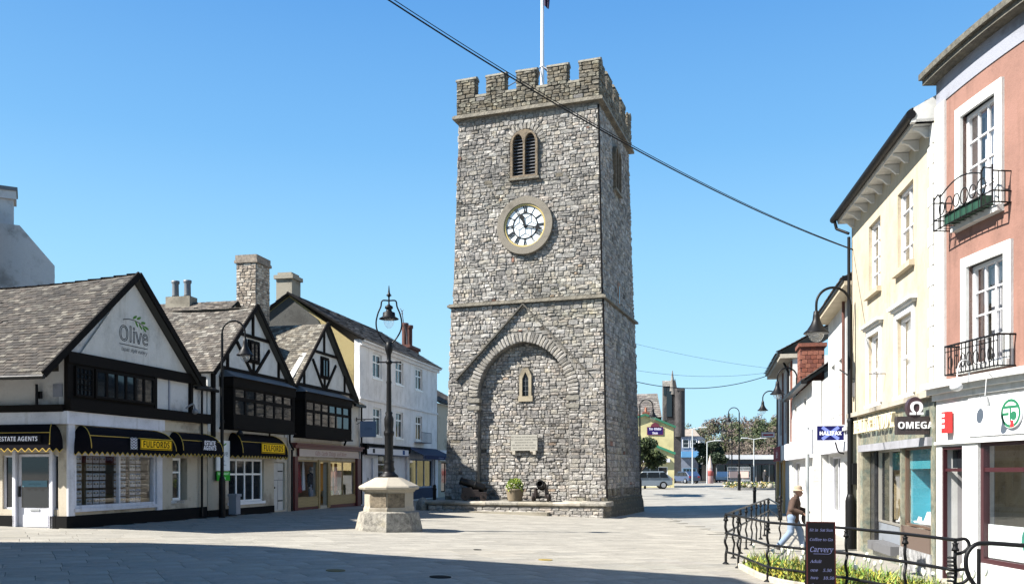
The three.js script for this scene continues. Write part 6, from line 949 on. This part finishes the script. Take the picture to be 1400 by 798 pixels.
// ---------- railings round the flower bed ----------
const wavy = (() => { const b = mb(); b.tube([[0, 0, 0], [0, .22, 0], [.035, .36, 0], [-.03, .52, 0], [.03, .68, 0], [-.015, .84, 0], [0, .98, 0], [0, 1.14, 0]], .024, 36, 7); return b.geo(); })();
const collarG = mb().lathe([[0, 0], [.05, 0], [.05, .03], [.035, .05], [.035, .09], [.05, .11], [0, .11]], 0, 0, 0, 10).geo(), footG = mb().lathe([[0, 0], [.07, 0], [.07, .02], [.035, .05], [0, .05]], 0, 0, 0, 10).geo();
function railing(name, label, pts, top, rails, o = {}) {
  const g = thing(name, label, 'railing', pts[0][0], groundAt(pts[0][0], pts[0][1]), pts[0][1]), rel = (x, z) => [x - pts[0][0], z - pts[0][1]];
  const posts = o.posts ?? pts; posts.forEach(([x, z], i) => { const [a, b] = rel(x, z), y = groundAt(x, z) - g.position.y, p = meshOf('post', wavy, M.iron, g, M4(a, y, b, 0, (o.turn ?? .6) + i * .05, 0, 1, (top - groundAt(x, z)) / 1.14, 1)); meshOf('collar', collarG, M.iron, p, M4(0, .98, 0)); meshOf('foot', footG, M.iron, p); });
  for (const h of rails) { const c = pts.map(([x, z]) => { const [a, b] = rel(x, z); return [a, h - g.position.y, b]; }); const b = mb(); if (o.smooth) b.tube(c, .026, pts.length * 10, 8); else for (let i = 0; i < c.length - 1; i++) b.bar(c[i], c[i + 1], .026, 8); b.build('rail', M.iron, g); }
  return g;
}
{
  const front = [[4.86, -19.9], [4.93, -19.1], [4.87, -16.7], [5.72, -15.0], [6.1, -13.6], [6.27, -12.4]];
  const g = railing('railing', 'black iron railing with twisted posts along the front of the flower bed', front, 1.0, [.99, .56, .14], { smooth: false });
  const e = front[5], lp = mb(); for (const h of [.99, .56, .14]) { const x = e[0] - front[0][0], z = e[1] - front[0][1], y = h - g.position.y; lp.tube([[x, y, z], [x + .14, y + .01, z + .02], [x + .18, y - .08, z + .03], [x + .1, y - .17, z + .02], [x, y - .2, z]], .024, 20, 7); } lp.build('end_scroll', M.iron, g);
  const spring = mb(); for (let i = 0; i < 9; i++) spring.add(new THREE.TorusGeometry(.045, .014, 6, 12), M4(e[0] - front[0][0] - .06, .3 - g.position.y + i * .055, e[1] - front[0][1], Math.PI / 2)); spring.build('cable_coil', M.iron, g);
  const A = [4.86, -19.95], B = [9.2, -31.5], back = Array.from({ length: 9 }, (_, i) => [lerp(A[0], B[0], i / 8), lerp(A[1], B[1], i / 8)]);
  railing('railing', 'black iron railing running back from the flower bed towards the shops', back, 1.0, [.99, .56], {}); railing('railing', 'short return railing behind the person in the brown jacket', [[9.25, -31.6], [7.7, -25.2]], 1.0, [.99, .62], { posts: [[9.25, -31.6], [7.7, -25.2]] });
  const rg = thing('hoop_railing', 'black hoop ended handrail before the burgundy framed window', 'railing', 6.2, groundAt(6.2, -11.7), -11.7); const y = 1.0 - rg.position.y; mb().tube([[.02, y - .62, 0], [-.12, y - .4, 0], [-.13, y - .15, 0], [-.02, y - .02, 0], [.12, y, 0], [.6, y - .02, .15], [1.4, y - .02, .4]], .03, 50, 8).build('rail', M.iron, rg); for (const [x, z] of [[.03, 0], [1.2, .34]]) { const p = mb().cyl(x, y / 2 - .05, z, .03, .024, y - .05, 10).build('post', M.iron, rg); meshOf('collar', collarG, M.iron, p, M4(x, y - .68, z)); }
}
// ---------- flower bed ----------
{
  const E = [[4.98, -19.0], [4.92, -16.75], [5.3, -15.6], [5.76, -14.95], [6.14, -13.6], [6.3, -12.0], [6.8, -11.7], [7.3, -12.3], [7.1, -15.2], [6.3, -18.2], [5.5, -19.5]];
  const bed = thing('flower_bed', 'kerbed flower bed of bright green leaves inside the iron railing', 'flower bed', 5.6, -.17, -15.5), P = E.map(([x, z]) => new THREE.Vector2(x - 5.6, -(z + 15.5)));
  const sm = new THREE.SplineCurve([...P, P[0]]).getPoints(80).slice(0, -1), grow = (k) => sm.map((p) => p.clone().multiplyScalar(k));
  const ring = new THREE.Shape(grow(1.06)); ring.holes.push(new THREE.Path(grow(1.0)));
  meshOf('kerb', new THREE.ExtrudeGeometry(ring, { depth: .16, bevelEnabled: true, bevelSize: .02, bevelThickness: .02, bevelSegments: 2 }), mat([.4, .37, .31], { map: T.paving, ...rough }), bed, M4(0, -.04, 0, -Math.PI / 2));
  meshOf('soil', new THREE.ExtrudeGeometry(new THREE.Shape(grow(1.0)), { depth: .12, bevelEnabled: false }), mat([.05, .035, .025], { map: T.stone }), bed, M4(0, -.03, 0, -Math.PI / 2));
  const inside = (x, z) => { let c = false; for (let i = 0, j = sm.length - 1; i < sm.length; j = i++) { const a = sm[i], b = sm[j]; if ((a.y > z) !== (b.y > z) && x < (b.x - a.x) * (z - a.y) / (b.y - a.y) + a.x) c = !c; } return c; };
  const R = rng(55), spot = (k = .96) => { for (;;) { const x = (R() - .5) * 4, z = (R() - .5) * 11; if (inside(x / k, z / k)) return [x, -z]; } };
  const blade = (x, z, h, w, a, bend, c, m) => { const p = [], col = []; for (let i = 0; i < 4; i++) { const t0 = i / 4, t1 = (i + 1) / 4, at = (t, s) => { const r = bend * t * t, ww = w * (1 - t * .92) * .5 * s; return [x + Math.cos(a) * r - Math.sin(a) * ww, .1 + h * t * (1 - bend * t * .25), z + Math.sin(a) * r + Math.cos(a) * ww]; }; p.push(at(t0, -1), at(t0, 1), at(t1, 1), at(t0, -1), at(t1, 1), at(t1, -1)); } const g = new THREE.BufferGeometry(); g.setAttribute('position', new THREE.Float32BufferAttribute(p.flat(), 3)); g.computeVertexNormals(); m.add(g, null, c); };
  const lv = mb(), cols = [[.1, .17, .025], [.15, .22, .03], [.07, .12, .02], [.24, .28, .04], [.3, .3, .06]];
  for (let i = 0; i < 420; i++) { const [x, z] = spot(), n = 4 + Math.floor(R() * 4), c0 = cols[Math.floor(R() * cols.length)]; for (let k = 0; k < n; k++) blade(x + (R() - .5) * .1, z + (R() - .5) * .1, .13 + R() * .24, .022 + R() * .02, R() * 6.28, .1 + R() * .22, c0.map((v) => v * (.7 + R() * .6)), lv); }
  kind(lv.build('leaves', vmat({ side: THREE.DoubleSide, roughness: .6 }), bed), 'stuff');
  const yl = leafCloud(R, 2600, () => { const [x, z] = spot(1.0); return [x, .14 + R() * .14, z]; }, .04, [[.35, .3, .03], [.2, .24, .03], [.42, .36, .05], [.12, .16, .02]]); kind(meshOf('ground_cover', yl, vmat({ side: THREE.DoubleSide }), bed), 'stuff');
  // tulips
  const proto = new THREE.Group(); mb().tube([[0, 0, 0], [.01, .2, 0], [0, .4, .01]], .006, 10, 5).build('stem', mat([.08, .14, .03]), proto); const petals = mb(); for (let k = 0; k < 6; k++) { const a = k * 1.047, g = new THREE.SphereGeometry(.034, 8, 8, 0, Math.PI * 2, 0, Math.PI); petals.add(g, M4(Math.cos(a) * .016, .445, .01 + Math.sin(a) * .016, 0, -a, -.12, .55, 1.5, 1)); } petals.build('bloom', mat([.72, .7, .58], { roughness: .7 }), proto);
  for (let i = 0; i < 40; i++) { const [x, z] = spot(.9), o = proto.clone(); o.name = numbered('tulip'); o.position.set(5.6 + x, -.08 + .0, -15.5 + z); o.rotation.y = R() * 6; const k = 1.0 + R() * .5; o.scale.set(.85, k * .85, .85); scene.add(o); tag(o, 'cream white tulip standing above the green leaves of the flower bed', 'tulip', 'white tulips in the flower bed'); }
}
// ---------- chalk board, posts, bollards, bin ----------
{
  const X = 5.13, Z = -14.55, g = thing('chalk_board', 'tall black chalk menu board leaning by the railing', 'sign', X, groundAt(X, Z), Z, -.25);
  textPanel(g, M4(0, .66, .0, -.12), .46, 1.24, '', { bg: '#08070a', px: 256, d: .03, name: 'board', edge: mat([.05, .015, .012]), draw: (c, W, H) => { c.strokeStyle = '#3a1714'; c.lineWidth = 12; c.strokeRect(4, 4, W - 8, H - 8); c.fillStyle = '#5f6488'; c.textAlign = 'center'; c.font = 'italic 36px serif'; ['Sit in  Sat Sun', '', 'Coffee to Go'].forEach((t, i) => c.fillText(t, W / 2, 90 + i * 44, W * .8)); c.font = 'italic 66px serif'; c.fillText('Carvery', W / 2, 280, W * .8); c.fillRect(60, 296, 140, 3); c.font = 'italic 38px serif'; c.textAlign = 'left'; c.fillText('Adult', 30, 380); [['one', '5.50'], ['two', '10.50'], ['three', '11.95']].forEach(([a, b], i) => { c.fillText(a, 30, 460 + i * 70); c.fillText(b, 140, 460 + i * 70); }); } });
  mb().add(boxGeo(.46, 1.2, .03), M4(0, .64, -.3, .14)).build('rear_board', M.blackmatt, g);
  const px = 6.1, pz = -18.1, p = thing('signpost', 'pale grey steel signpost rising out of the flower bed', 'post', px, groundAt(px, pz), pz); mb().cyl(0, 1.5, 0, .04, .04, 3.1, 12).build('pole', mat([.42, .43, .42], { roughness: .5, metalness: .4 }), p); mb().bb(-.02, .02, 2.5, 3.0, -.3, .3).build('sign_plate', mat([.4, .4, .42]), p);
  const bol = mb().lathe([[0, -.1], [.1, -.1], [.1, .72], [.12, .74], [.12, .8], [.08, .84], [.1, .92], [.07, 1.0], [0, 1.02]], 0, 0, 0, 14).geo();
  for (const [pxl, d, label] of [[1032, 55, 'black bollard in the open street beyond the iron railing'], [1067, 40, 'black bollard close behind the walker in the brown jacket'], [594, 48.5, 'black bollard between the pale house and the tower'], [882, 78, 'black bollard just right of the tower in the far street']]) { const x = (pxl - 700) / F * d, o = meshOf('bollard', bol, M.iron); o.position.set(x, groundAt(x, -d), -d); o.scale.set(1, 1.1, 1); tag(o, label, 'bollard', 'black iron bollards'); }
  // small floor plates
  const plate = (x, z, r, m, label) => { const o = meshOf('cover_plate', new THREE.CylinderGeometry(r, r, .012, 24), m); o.position.set(x, groundAt(x, z) + .012, z); o.rotation.z = Math.atan(-.03); tag(o, label, 'cover', 'round covers in the paving'); };
  plate(.75, -19.6, .16, mat([.4, .28, .05], { map: T.stone }), 'small yellow marked cover in the sunlit paving before the tower'); plate(-3.3, -16.4, .18, mat([.2, .15, .04], { map: T.stone }), 'small yellow cover in the shaded paving'); plate(-1.3, -15.9, .2, M.blackmatt, 'dark round cover in the shaded paving near the bottom edge'); plate(-.85, -21.6, .1, M.blackmatt, 'small dark cover in the sunlit paving left of the yellow one');
}
// ---------- overhead cables ----------
{
  const cab = (name, label, a, b, sag, r, off = 0) => { const pts = []; for (let i = 0; i <= 40; i++) { const t = i / 40; pts.push([lerp(a[0], b[0], t), lerp(a[1], b[1], t) - sag * 4 * t * (1 - t) + off, lerp(a[2], b[2], t)]); } tag(mb().tube(pts, r, 120, 6).build(name, M.black), label, 'cable', 'overhead cables'); };
  cab('overhead_cable', 'thick black cable sweeping from top left to the cream house', [-10.5, 13.75, -9.5], [9.95, 8.35, -25.4], 1.1, .016); cab('overhead_cable', 'thin second strand just above the thick sweeping cable', [-10.5, 13.85, -9.5], [9.95, 8.37, -25.4], 1.1, .009);
  mb().bar([-10.5, 12.5, -9.5], [-10.5, 14.1, -9.5], .05).build('cable_mast', M.iron, scene.getObjectByName('corner_building')).position.set(15, 0, 10);
  cab('overhead_cable', 'dark sagging wire between the tower and the end terrace eaves', [6.5, 7.1, -49], [15.3, 7.7, -51.6], .65, .02); cab('overhead_cable', 'fine upper wire crossing the sky right of the tower', [6.5, 9.2, -49], [15.5, 8.0, -51.6], .15, .007); cab('overhead_cable', 'fine lower wire crossing the sky right of the tower', [6.5, 7.7, -49], [15.5, 7.85, -51.6], .35, .008);
}

// ---------- far street ----------
const farAt = (px, d) => (px - 700) / F * d, yAt = (py, d) => EYE + (645 - py) / F * d;
{
  // yellow public house with a lower green-roofed wing
  const d = 84, x = farAt(893, d), g = thing('yellow_pub', 'pale yellow gabled public house with green trim right of the tower', 'building', x, .45, -d, -.12), Y = (py) => yAt(py, d) - .45, W = (n) => n / F * d;
  const yel = mat([.5, .45, .24], { map: T.plaster });
  wallPanel(g, [[-2.6, -.5], [1.95, -.5], [1.95, Y(583)], [-.75, Y(567)], [-2.6, Y(576)]], [], yel, { t: .4 }); mb().bb(1.55, 1.95, -.5, Y(584), -8, -.41).build('side_wall', yel, g);
  mb().beam(-.75, Y(566.5), 2.15, Y(584), .1, .2, .3).beam(-2.8, Y(577), -.75, Y(566.5), .1, .2, .3).build('barge_board', mat([.02, .12, .07]), g);
  mb().tri([2.1, Y(583.5), .2], [2.1, Y(583.5), -8], [-.75, Y(566.2), -8], [2.1, Y(583.5), .2], [-.75, Y(566.2), -8], [-.75, Y(566.2), .2]).build('roof', M.slate, g);
  textPanel(g, M4(.2, Y(589), .06), W(22), W(11), ['Ye Olde', 'Inn'], { bg: '#241a52', fg: '#e8e4f0', border: '#8e2030', font: 'bold 100px serif', name: 'pub_sign' }); mb().ext([[-.45, 0], [.45, 0], [.3, .28], [0, .42], [-.3, .28]], .05, M4(.2, Y(583.5), .05)).build('sign_crest', mat([.1, .012, .03]), g);
  // wing
  wallPanel(g, [[-1.5, -.5], [1.9, -.5], [1.9, Y(620)], [-.7, Y(606)], [-1.5, Y(611)]], [rect(-1.2, 1.3, .15, Y(638))], yel, { t: .3, m: M4(0, 0, 1.6) }); mb().bb(1.6, 1.9, -.5, Y(620), .02, 1.29).build('wing_wall', yel, g); mb().beam(-.7, Y(605), 2.0, Y(620.5), 1.7, .22, .3).build('barge_board', mat([.02, .16, .09]), g);
  windowUnit(g, M4(-1.2, .15, 1.5), 2.5, Y(638) - .15, 3, 2, { frame: M.paintwhite }); mb().bb(-1.3, 1.5, Y(632), Y(627), 1.61, 1.9).build('fascia', M.paintlilac, g); mb().ext([[-.9, 0], [1.3, 0], [.2, .8]], .1, M4(0, Y(630), 1.8)).build('porch_gable', M.paintlilac, g);
  for (const [pxl, t] of [[871, 560], [884, 557]]) { const xx = farAt(pxl, d) - x; mb().bb(xx - .35, xx + .35, Y(574), Y(t + 5), -1.5, -.8).build('chimney', M.brick, g); mb().cyl(xx, Y(t + 2), -1.15, .14, .11, .5, 8).build('chimney_pot', M.terracotta, g); }
}
{ // church behind the pub
  const d = 118, x = farAt(898, d), g = thing('stone_church', 'dark stone church with steep slate roof and turreted front behind the yellow pub', 'church', x, .45, -d, -.1), Y = (py) => yAt(py, d) - .45, X = (p) => farAt(p, d) - x, st = mat([.065, .058, .058], { map: T.stone, ...rough, bumpScale: .03 });
  mb().bb(X(850), X(905), -.5, Y(569), -9, -.5).build('nave_wall', st, g); roofPlane(g, [X(848), Y(570), 0], [X(905), Y(570), 0], [X(902), Y(534), -4.5], [X(848), Y(535), -4.5], { seed: 81, tw: .6, th: .5, cols: [[.2, .18, .16], [.26, .24, .22], [.16, .14, .13]] });
  mb().bb(X(911), X(930), -.5, Y(541), -5, 1.2).build('front', st, g); mb().ext([[X(907), Y(575)], [X(930), Y(575)], [X(930), Y(560)], [X(922), Y(519)], [X(907), Y(560)]], .8, M4(0, 0, .4)).build('gable', st, g);
  mb().bb(X(906), X(917), -.5, Y(529), -.6, .9).build('turret', mat([.17, .155, .14], { map: T.stone }), g); roofPlane(g, [X(905), Y(529), 1.0], [X(918), Y(529), 1.0], [X(918), Y(520), -.6], [X(906), Y(520), -.6], { seed: 82, tw: .4, th: .4, cols: [[.3, .28, .25]] }); for (const p of [908.5, 914]) meshOf('opening', boxGeo(.35, 1.0, .1), M.glassdark, g, M4(X(p), Y(536), .92));  // turret openings are solid panels; the shade inside is put into their dark colour
  mb().cyl(X(928), Y(565) , 1.1, .7, .7, Y(535) - Y(600), 8).build('stair_turret', st, g); mb().bb(X(924), X(933), Y(536), Y(532), .2, 1.8).build('turret_cap', st, g); mb().cyl(X(918.5), Y(524), .9, .5, .05, 3.2, 6).build('pinnacle', mat([.3, .27, .24], { map: T.stone }), g); meshOf('lancet', boxGeo(.7, 3.4, .1), M.glassdark, g, M4(X(914), Y(553), 1.22));
}
{ // small shops further on
  const shop = (name, label, p0, p1, d, ey, ry, wallM, roofM, extra) => { const x = farAt((p0 + p1) / 2, d), g = thing(name, label, 'building', x, .5, -d), w = (p1 - p0) / F * d, Y = (py) => yAt(py, d) - .5; mb().bb(-w / 2, w / 2, -.6, Y(ey), -8, 0).build('wall', wallM, g); mb().ext([[.3, Y(ey)], [-8.2, Y(ey)], [-4, Y(ry)]], w + .4, M4(w / 2 + .2, 0, 0, 0, -Math.PI / 2)).build('roof', roofM, g); extra?.(g, w, Y); return g; };
  shop('blue_grey_shop', 'blue grey house with beige roof and a shop beneath beyond the church', 931, 955, 135, 596, 584, mat([.2, .23, .3], { map: T.plaster }), mat([.4, .34, .28], { map: T.lichen }), (g, w, Y) => { windowUnit(g, M4(-w / 2 + .3, .1, .05), w - .6, 1.9, 4, 1, { frame: mat([.1, .25, .4]) }); mb().bb(-w / 2, w / 2, Y(625), Y(617), 0, .6).build('fascia', mat([.1, .28, .5]), g); for (const q of [-.6, .6]) windowUnit(g, M4(q - .5, Y(612), .05), 1, 1.3, 1, 2, {}); mb().bb(-w / 2 - .2, -w / 2 + 1.0, Y(600), Y(575), -4.5, -3.5).build('chimney', M.brick, g); });
  shop('narrow_blue_shop', 'narrow bright blue shopfront beside the blue grey house', 953, 961, 138, 622, 614, mat([.06, .2, .34], { map: T.plaster }), M.slate, (g, w) => windowUnit(g, M4(-w / 2 + .1, .1, .05), w - .2, 2, 2, 1, {}));
  shop('white_end_house', 'narrow white house end far down the street', 956, 964, 150, 601, 595, M.white, M.slate, (g, w, Y) => windowUnit(g, M4(-.4, Y(625), .05), .8, 1.6, 1, 2, {}));
  // pointed pink kiosk
  const d = 112, x = farAt(971, d), k = thing('pointed_kiosk', 'slim pink and white pointed kiosk at the far street corner', 'kiosk', x, .5, -d); mb().lathe([[0, -.1], [.42, -.1], [.4, 1.2], [.32, 2.0], [.0, 2.0]], 0, 0, 0, 14).build('body', mat([.36, .22, .21]), k); mb().lathe([[.36, 1.9], [.3, 2.3], [.12, 3.2], [0, 3.6]], 0, 0, 0, 14).build('cone', mat([.42, .34, .3]), k); mb().lathe([[.33, .9], [.45, 1.0], [.45, 1.5], [.36, 1.6]], 0, 0, 0, 14).build('band', mat([.26, .06, .05]), k);
  // low station building with a long white-edged roof
  const ds = 128, xs = farAt(1018, ds), s = thing('low_station', 'long low glass fronted building with a white edged flat roof', 'building', xs, .5, -ds), wS = 96 / F * ds, Y = (py) => yAt(py, ds) - .5;
  mb().bb(-wS / 2, wS / 2 + 6, Y(628), Y(622), -10, 2).build('roof', mat([.66, .66, .66]), s); mb().bb(-wS / 2 + .2, wS / 2 + 6, Y(634), Y(628), -9.8, 1.8).build('soffit', mat([.06, .065, .07]), s); mb().bb(-wS / 2 + .6, wS / 2 + 6, -.5, Y(634), -8, -7.8).build('rear_wall', mat([.32, .33, .35]), s); for (let i = 0; i < 8; i++) mb().cyl(-wS / 2 + .8 + i * 1.9, 1.2, 1.2, .08, .08, 3.4, 8).build('column', M.grey, s); windowUnit(s, M4(-wS / 2 + .6, 0, -4), wS, Y(634), 12, 1, { frame: mat([.3, .24, .36]) });
  // signs, lamp columns
  for (const [p, dd, h, label] of [[1031, 120, 5.9, 'tall twin armed lamp column before the low station'], [947, 105, 6.6, 'pale lamp column before the blue grey house'], [967, 110, 5.2, 'slim pale lamp column beside the pointed kiosk']]) { const X = farAt(p, dd), o = thing('lamp_column', label, 'street lamp', X, .5, -dd, 0, 'pale lamp columns'); mb().cyl(0, h / 2, 0, .09, .06, h, 8).build('pole', mat([.4, .42, .42]), o); mb().bar([0, h, 0], [1.1, h + .2, 0], .05).box(1.3, h + .2, 0, .8, .14, .25).build('arm', mat([.55, .56, .56]), o); if (p === 1031) mb().bar([0, h, 0], [-1.1, h + .2, 0], .05).box(-1.3, h + .2, 0, .8, .14, .25).build('arm', mat([.55, .56, .56]), o); }
}
// ---------- parked cars ----------
{
  const car = (px, d, ry, c, label, van = 0) => {
    const x = farAt(px, d), g = thing('parked_car', label, 'car', x, groundAt(x, -d), -d, ry, 'cars in the far street'), L = 4.3, paint = phys(c, { roughness: .35, clearcoat: 1, clearcoatRoughness: .05 });
    const prof = [[-L / 2, .35], [-L / 2, .75], [-L / 2 + .1, .85], [-L / 2 + (van ? .7 : 1.0), .95], [-L / 2 + (van ? 1.3 : 1.7), 1.5], [L / 2 - (van ? .35 : .8), 1.52], [L / 2 - .08, .98], [L / 2, .8], [L / 2, .35], [L / 2 - .5, .25], [-L / 2 + .5, .25]];
    mb().ext(prof, 1.72, M4(0, 0, -.86), [], .05).build('body', paint, g);
    for (const s of [-1, 1]) { for (const [a, b, a2, b2] of [[-.95, -.1, -.55, -.1], [0, 1.0, 0, .95], [1.08, 1.75, 1.05, 1.5]]) { const w = mb().ext([[a, .97], [b, .97], [b2, 1.42], [a2, 1.42]], .02, M4(0, 0, s > 0 ? .86 : -.88)).build('side_window', M.glassdark, g); } for (const xx of [-1.35, 1.35]) { const w = mb().add(new THREE.CylinderGeometry(.32, .32, .2, 20), M4(xx, .32, s * .78, Math.PI / 2)).build('wheel', M.blackmatt, g); meshOf('rim', new THREE.CylinderGeometry(.2, .2, .22, 14), mat([.5, .5, .52], { metalness: .8, roughness: .3 }), w, M4(xx, .32, s * .78, Math.PI / 2)); } meshOf('headlight', boxGeo(.06, .16, .34), mat([.7, .7, .7], { roughness: .2 }), g, M4(-L / 2, .72, s * .6)); meshOf('tail_light', boxGeo(.05, .2, .26), mat([.4, .02, .02]), g, M4(L / 2 - .01, .82, s * .65)); }
    mb().add(boxGeo(.02, .62, 1.4), M4(-L / 2 + (van ? 1.02 : 1.37), 1.2, 0, 0, 0, van ? -.83 : -.9)).build('windscreen', M.glassdark, g);
  };
  car(884, 77, 0, [.16, .19, .22], 'silver grey car parked before the yellow pub'); car(937, 112, -1.2, [.03, .05, .1], 'dark blue car parked below the church'); car(990, 125, 1.2, [.55, .58, .62], 'pale car beyond the pointed kiosk');
}
// ---------- planted island, mesh barriers ----------
{
  const d = 76, x = farAt(1030, d), isl = thing('planted_island', 'low rounded planter of flowers and rocks in the far street', 'flower bed', x, groundAt(x, -d), -d); const P = []; for (let i = 0; i < 32; i++) { const a = i / 32 * Math.PI * 2; P.push([Math.cos(a) * 3.2 - .6, Math.sin(a) * 2.2]); }
  mb().ext(P, .14, M4(0, -.04, 0, -Math.PI / 2)).build('kerb', mat([.2, .2, .2], { map: T.paving }), isl); const R = rng(66); kind(meshOf('planting', leafCloud(R, 1200, () => { const a = R() * 6.28, r = Math.sqrt(R()); return [Math.cos(a) * r * 2.4 - .2, .15 + R() * .45, Math.sin(a) * r * 1.4]; }, .1, [[.05, .08, .02], [.1, .14, .03], [.5, .45, .4], [.4, .3, .1], [.03, .05, .02]]), vmat({ side: THREE.DoubleSide }), isl), 'stuff');
  for (let i = 0; i < 5; i++) { const g = new THREE.IcosahedronGeometry(.15 + R() * .12, 1); meshOf('rock', g, M.ashlar, isl, M4(-1.6 + i * .9, .25, 1.2 + R() * .5)); }
  for (const [px, ry, label] of [[1003, .3, 'left panel of the pale mesh barriers by the island lamp'], [1017, -.2, 'right panel of the pale mesh barriers by the island lamp']]) { const X = farAt(px, 82), o = thing('mesh_barrier', label, 'barrier', X, groundAt(X, -82), -82, ry, 'pale mesh barriers'); const b = mb(); for (let i = 0; i <= 12; i++) b.bar([-.6 + i * .1, .05, 0], [-.6 + i * .1, 1.9, 0], .012, 4); for (let j = 0; j <= 6; j++) b.bar([-.6, .05 + j * .31, .01], [.6, .05 + j * .31, .01], .012, 4); b.build('mesh', mat([.5, .52, .54]), o); mb().bb(-.45, .45, .9, 1.5, .02, .05).build('notice', mat([.6, .42, .36]), o); }
}
// ---------- trees ----------
function tree(px, d, h, cr, label, cols, seed, n = 5200, leaf = .13) {
  const x = farAt(px, d), gy = groundAt(x, -d), t = thing('broadleaf_tree', label, 'tree', x, gy, -d), R = rng(seed), tr = mb(); tr.add(new THREE.CylinderGeometry(cr * .05, cr * .1, h * .55, 9), M4(0, h * .27, 0));
  const tips = []; for (let i = 0; i < 14; i++) { const a = R() * 6.28, r = cr * (.45 + R() * .5), y = h * (.5 + R() * .42), q = [Math.cos(a) * r, y, Math.sin(a) * r]; tips.push(q); tr.tube([[0, h * .35, 0], [q[0] * .4, lerp(h * .4, y, .55), q[2] * .4], q], cr * .025, 8, 5); } tr.build('trunk', mat([.07, .055, .045], { map: T.wood }), t);
  kind(meshOf('crown', leafCloud(R, n, () => { const q = tips[Math.floor(R() * tips.length)], s = cr * .36; let a, b, c; do { a = R() * 2 - 1; b = R() * 2 - 1; c = R() * 2 - 1; } while (a * a + b * b + c * c > 1); return [q[0] + a * s, q[1] + b * s * .8, q[2] + c * s]; }, leaf, cols), vmat({ side: THREE.DoubleSide, roughness: .8 }), t), 'stuff'); t.children[t.children.length - 1].userData = {};
}
tree(874, 64, 4.6, 1.7, 'dark leafy tree in the shade close to the right side of the tower', [[.03, .05, .015], [.05, .07, .02], [.02, .035, .012]], 5);
tree(977, 118, 5.6, 2.2, 'dark evergreen tree behind the pointed kiosk', [[.02, .035, .015], [.03, .045, .02]], 9, 5200, .16);
// ---------- wooded hill ----------
{
  const hill = new THREE.PlaneGeometry(420, 160, 40, 16); hill.rotateX(-Math.PI / 2); const p = hill.attributes.position, hy = (x, z) => { const t = sstep(0, 130, -z + 0); return .2 + 25 * t * (.86 + .14 * Math.sin(x * .035) + .05 * Math.sin(x * .11 + 1)); };
  for (let i = 0; i < p.count; i++) p.setY(i, hy(p.getX(i), p.getZ(i) - 80 + 80)); hill.computeVertexNormals(); const hm = meshOf('hill', hill, mat([.1, .1, .06], { map: T.lichen }), undefined, M4(100, .2, -330)); kind(hm, 'structure'); hm.userData.label = 'low wooded hill closing the far street';
  const R = rng(99), g = []; const cols = [[[.07, .085, .035], [.09, .1, .045]], [[.12, .1, .075], [.1, .08, .06]], [[.14, .105, .09], [.11, .08, .075]], [[.05, .07, .035], [.06, .08, .03]]];
  for (let i = 0; i < 900; i++) { const x = -120 + R() * 240, z = -75 + R() * 110 - 30, y = hy(x, z), cr = 2.6 + R() * 2.4, h = 5 + R() * 4, c = cols[Math.floor(R() * 4)]; g.push(prep(leafCloud(R, 260, () => { let a, b, c; do { a = R() * 2 - 1; b = R() * 2 - 1; c = R() * 2 - 1; } while (a * a + b * b + c * c > 1); return [100 + x + a * cr, y + h * .6 + b * h * .5, -330 + z + c * cr]; }, .5, c))); }
  const w = new THREE.Mesh(mergeGeometries(g), vmat({ side: THREE.DoubleSide })); w.name = 'woodland'; w.castShadow = w.receiveShadow = true; scene.add(w); kind(w, 'stuff'); w.userData.label = 'far wood of bare and evergreen trees on the hill'; w.userData.category = 'woodland';
}

renderer.render(scene, camera);
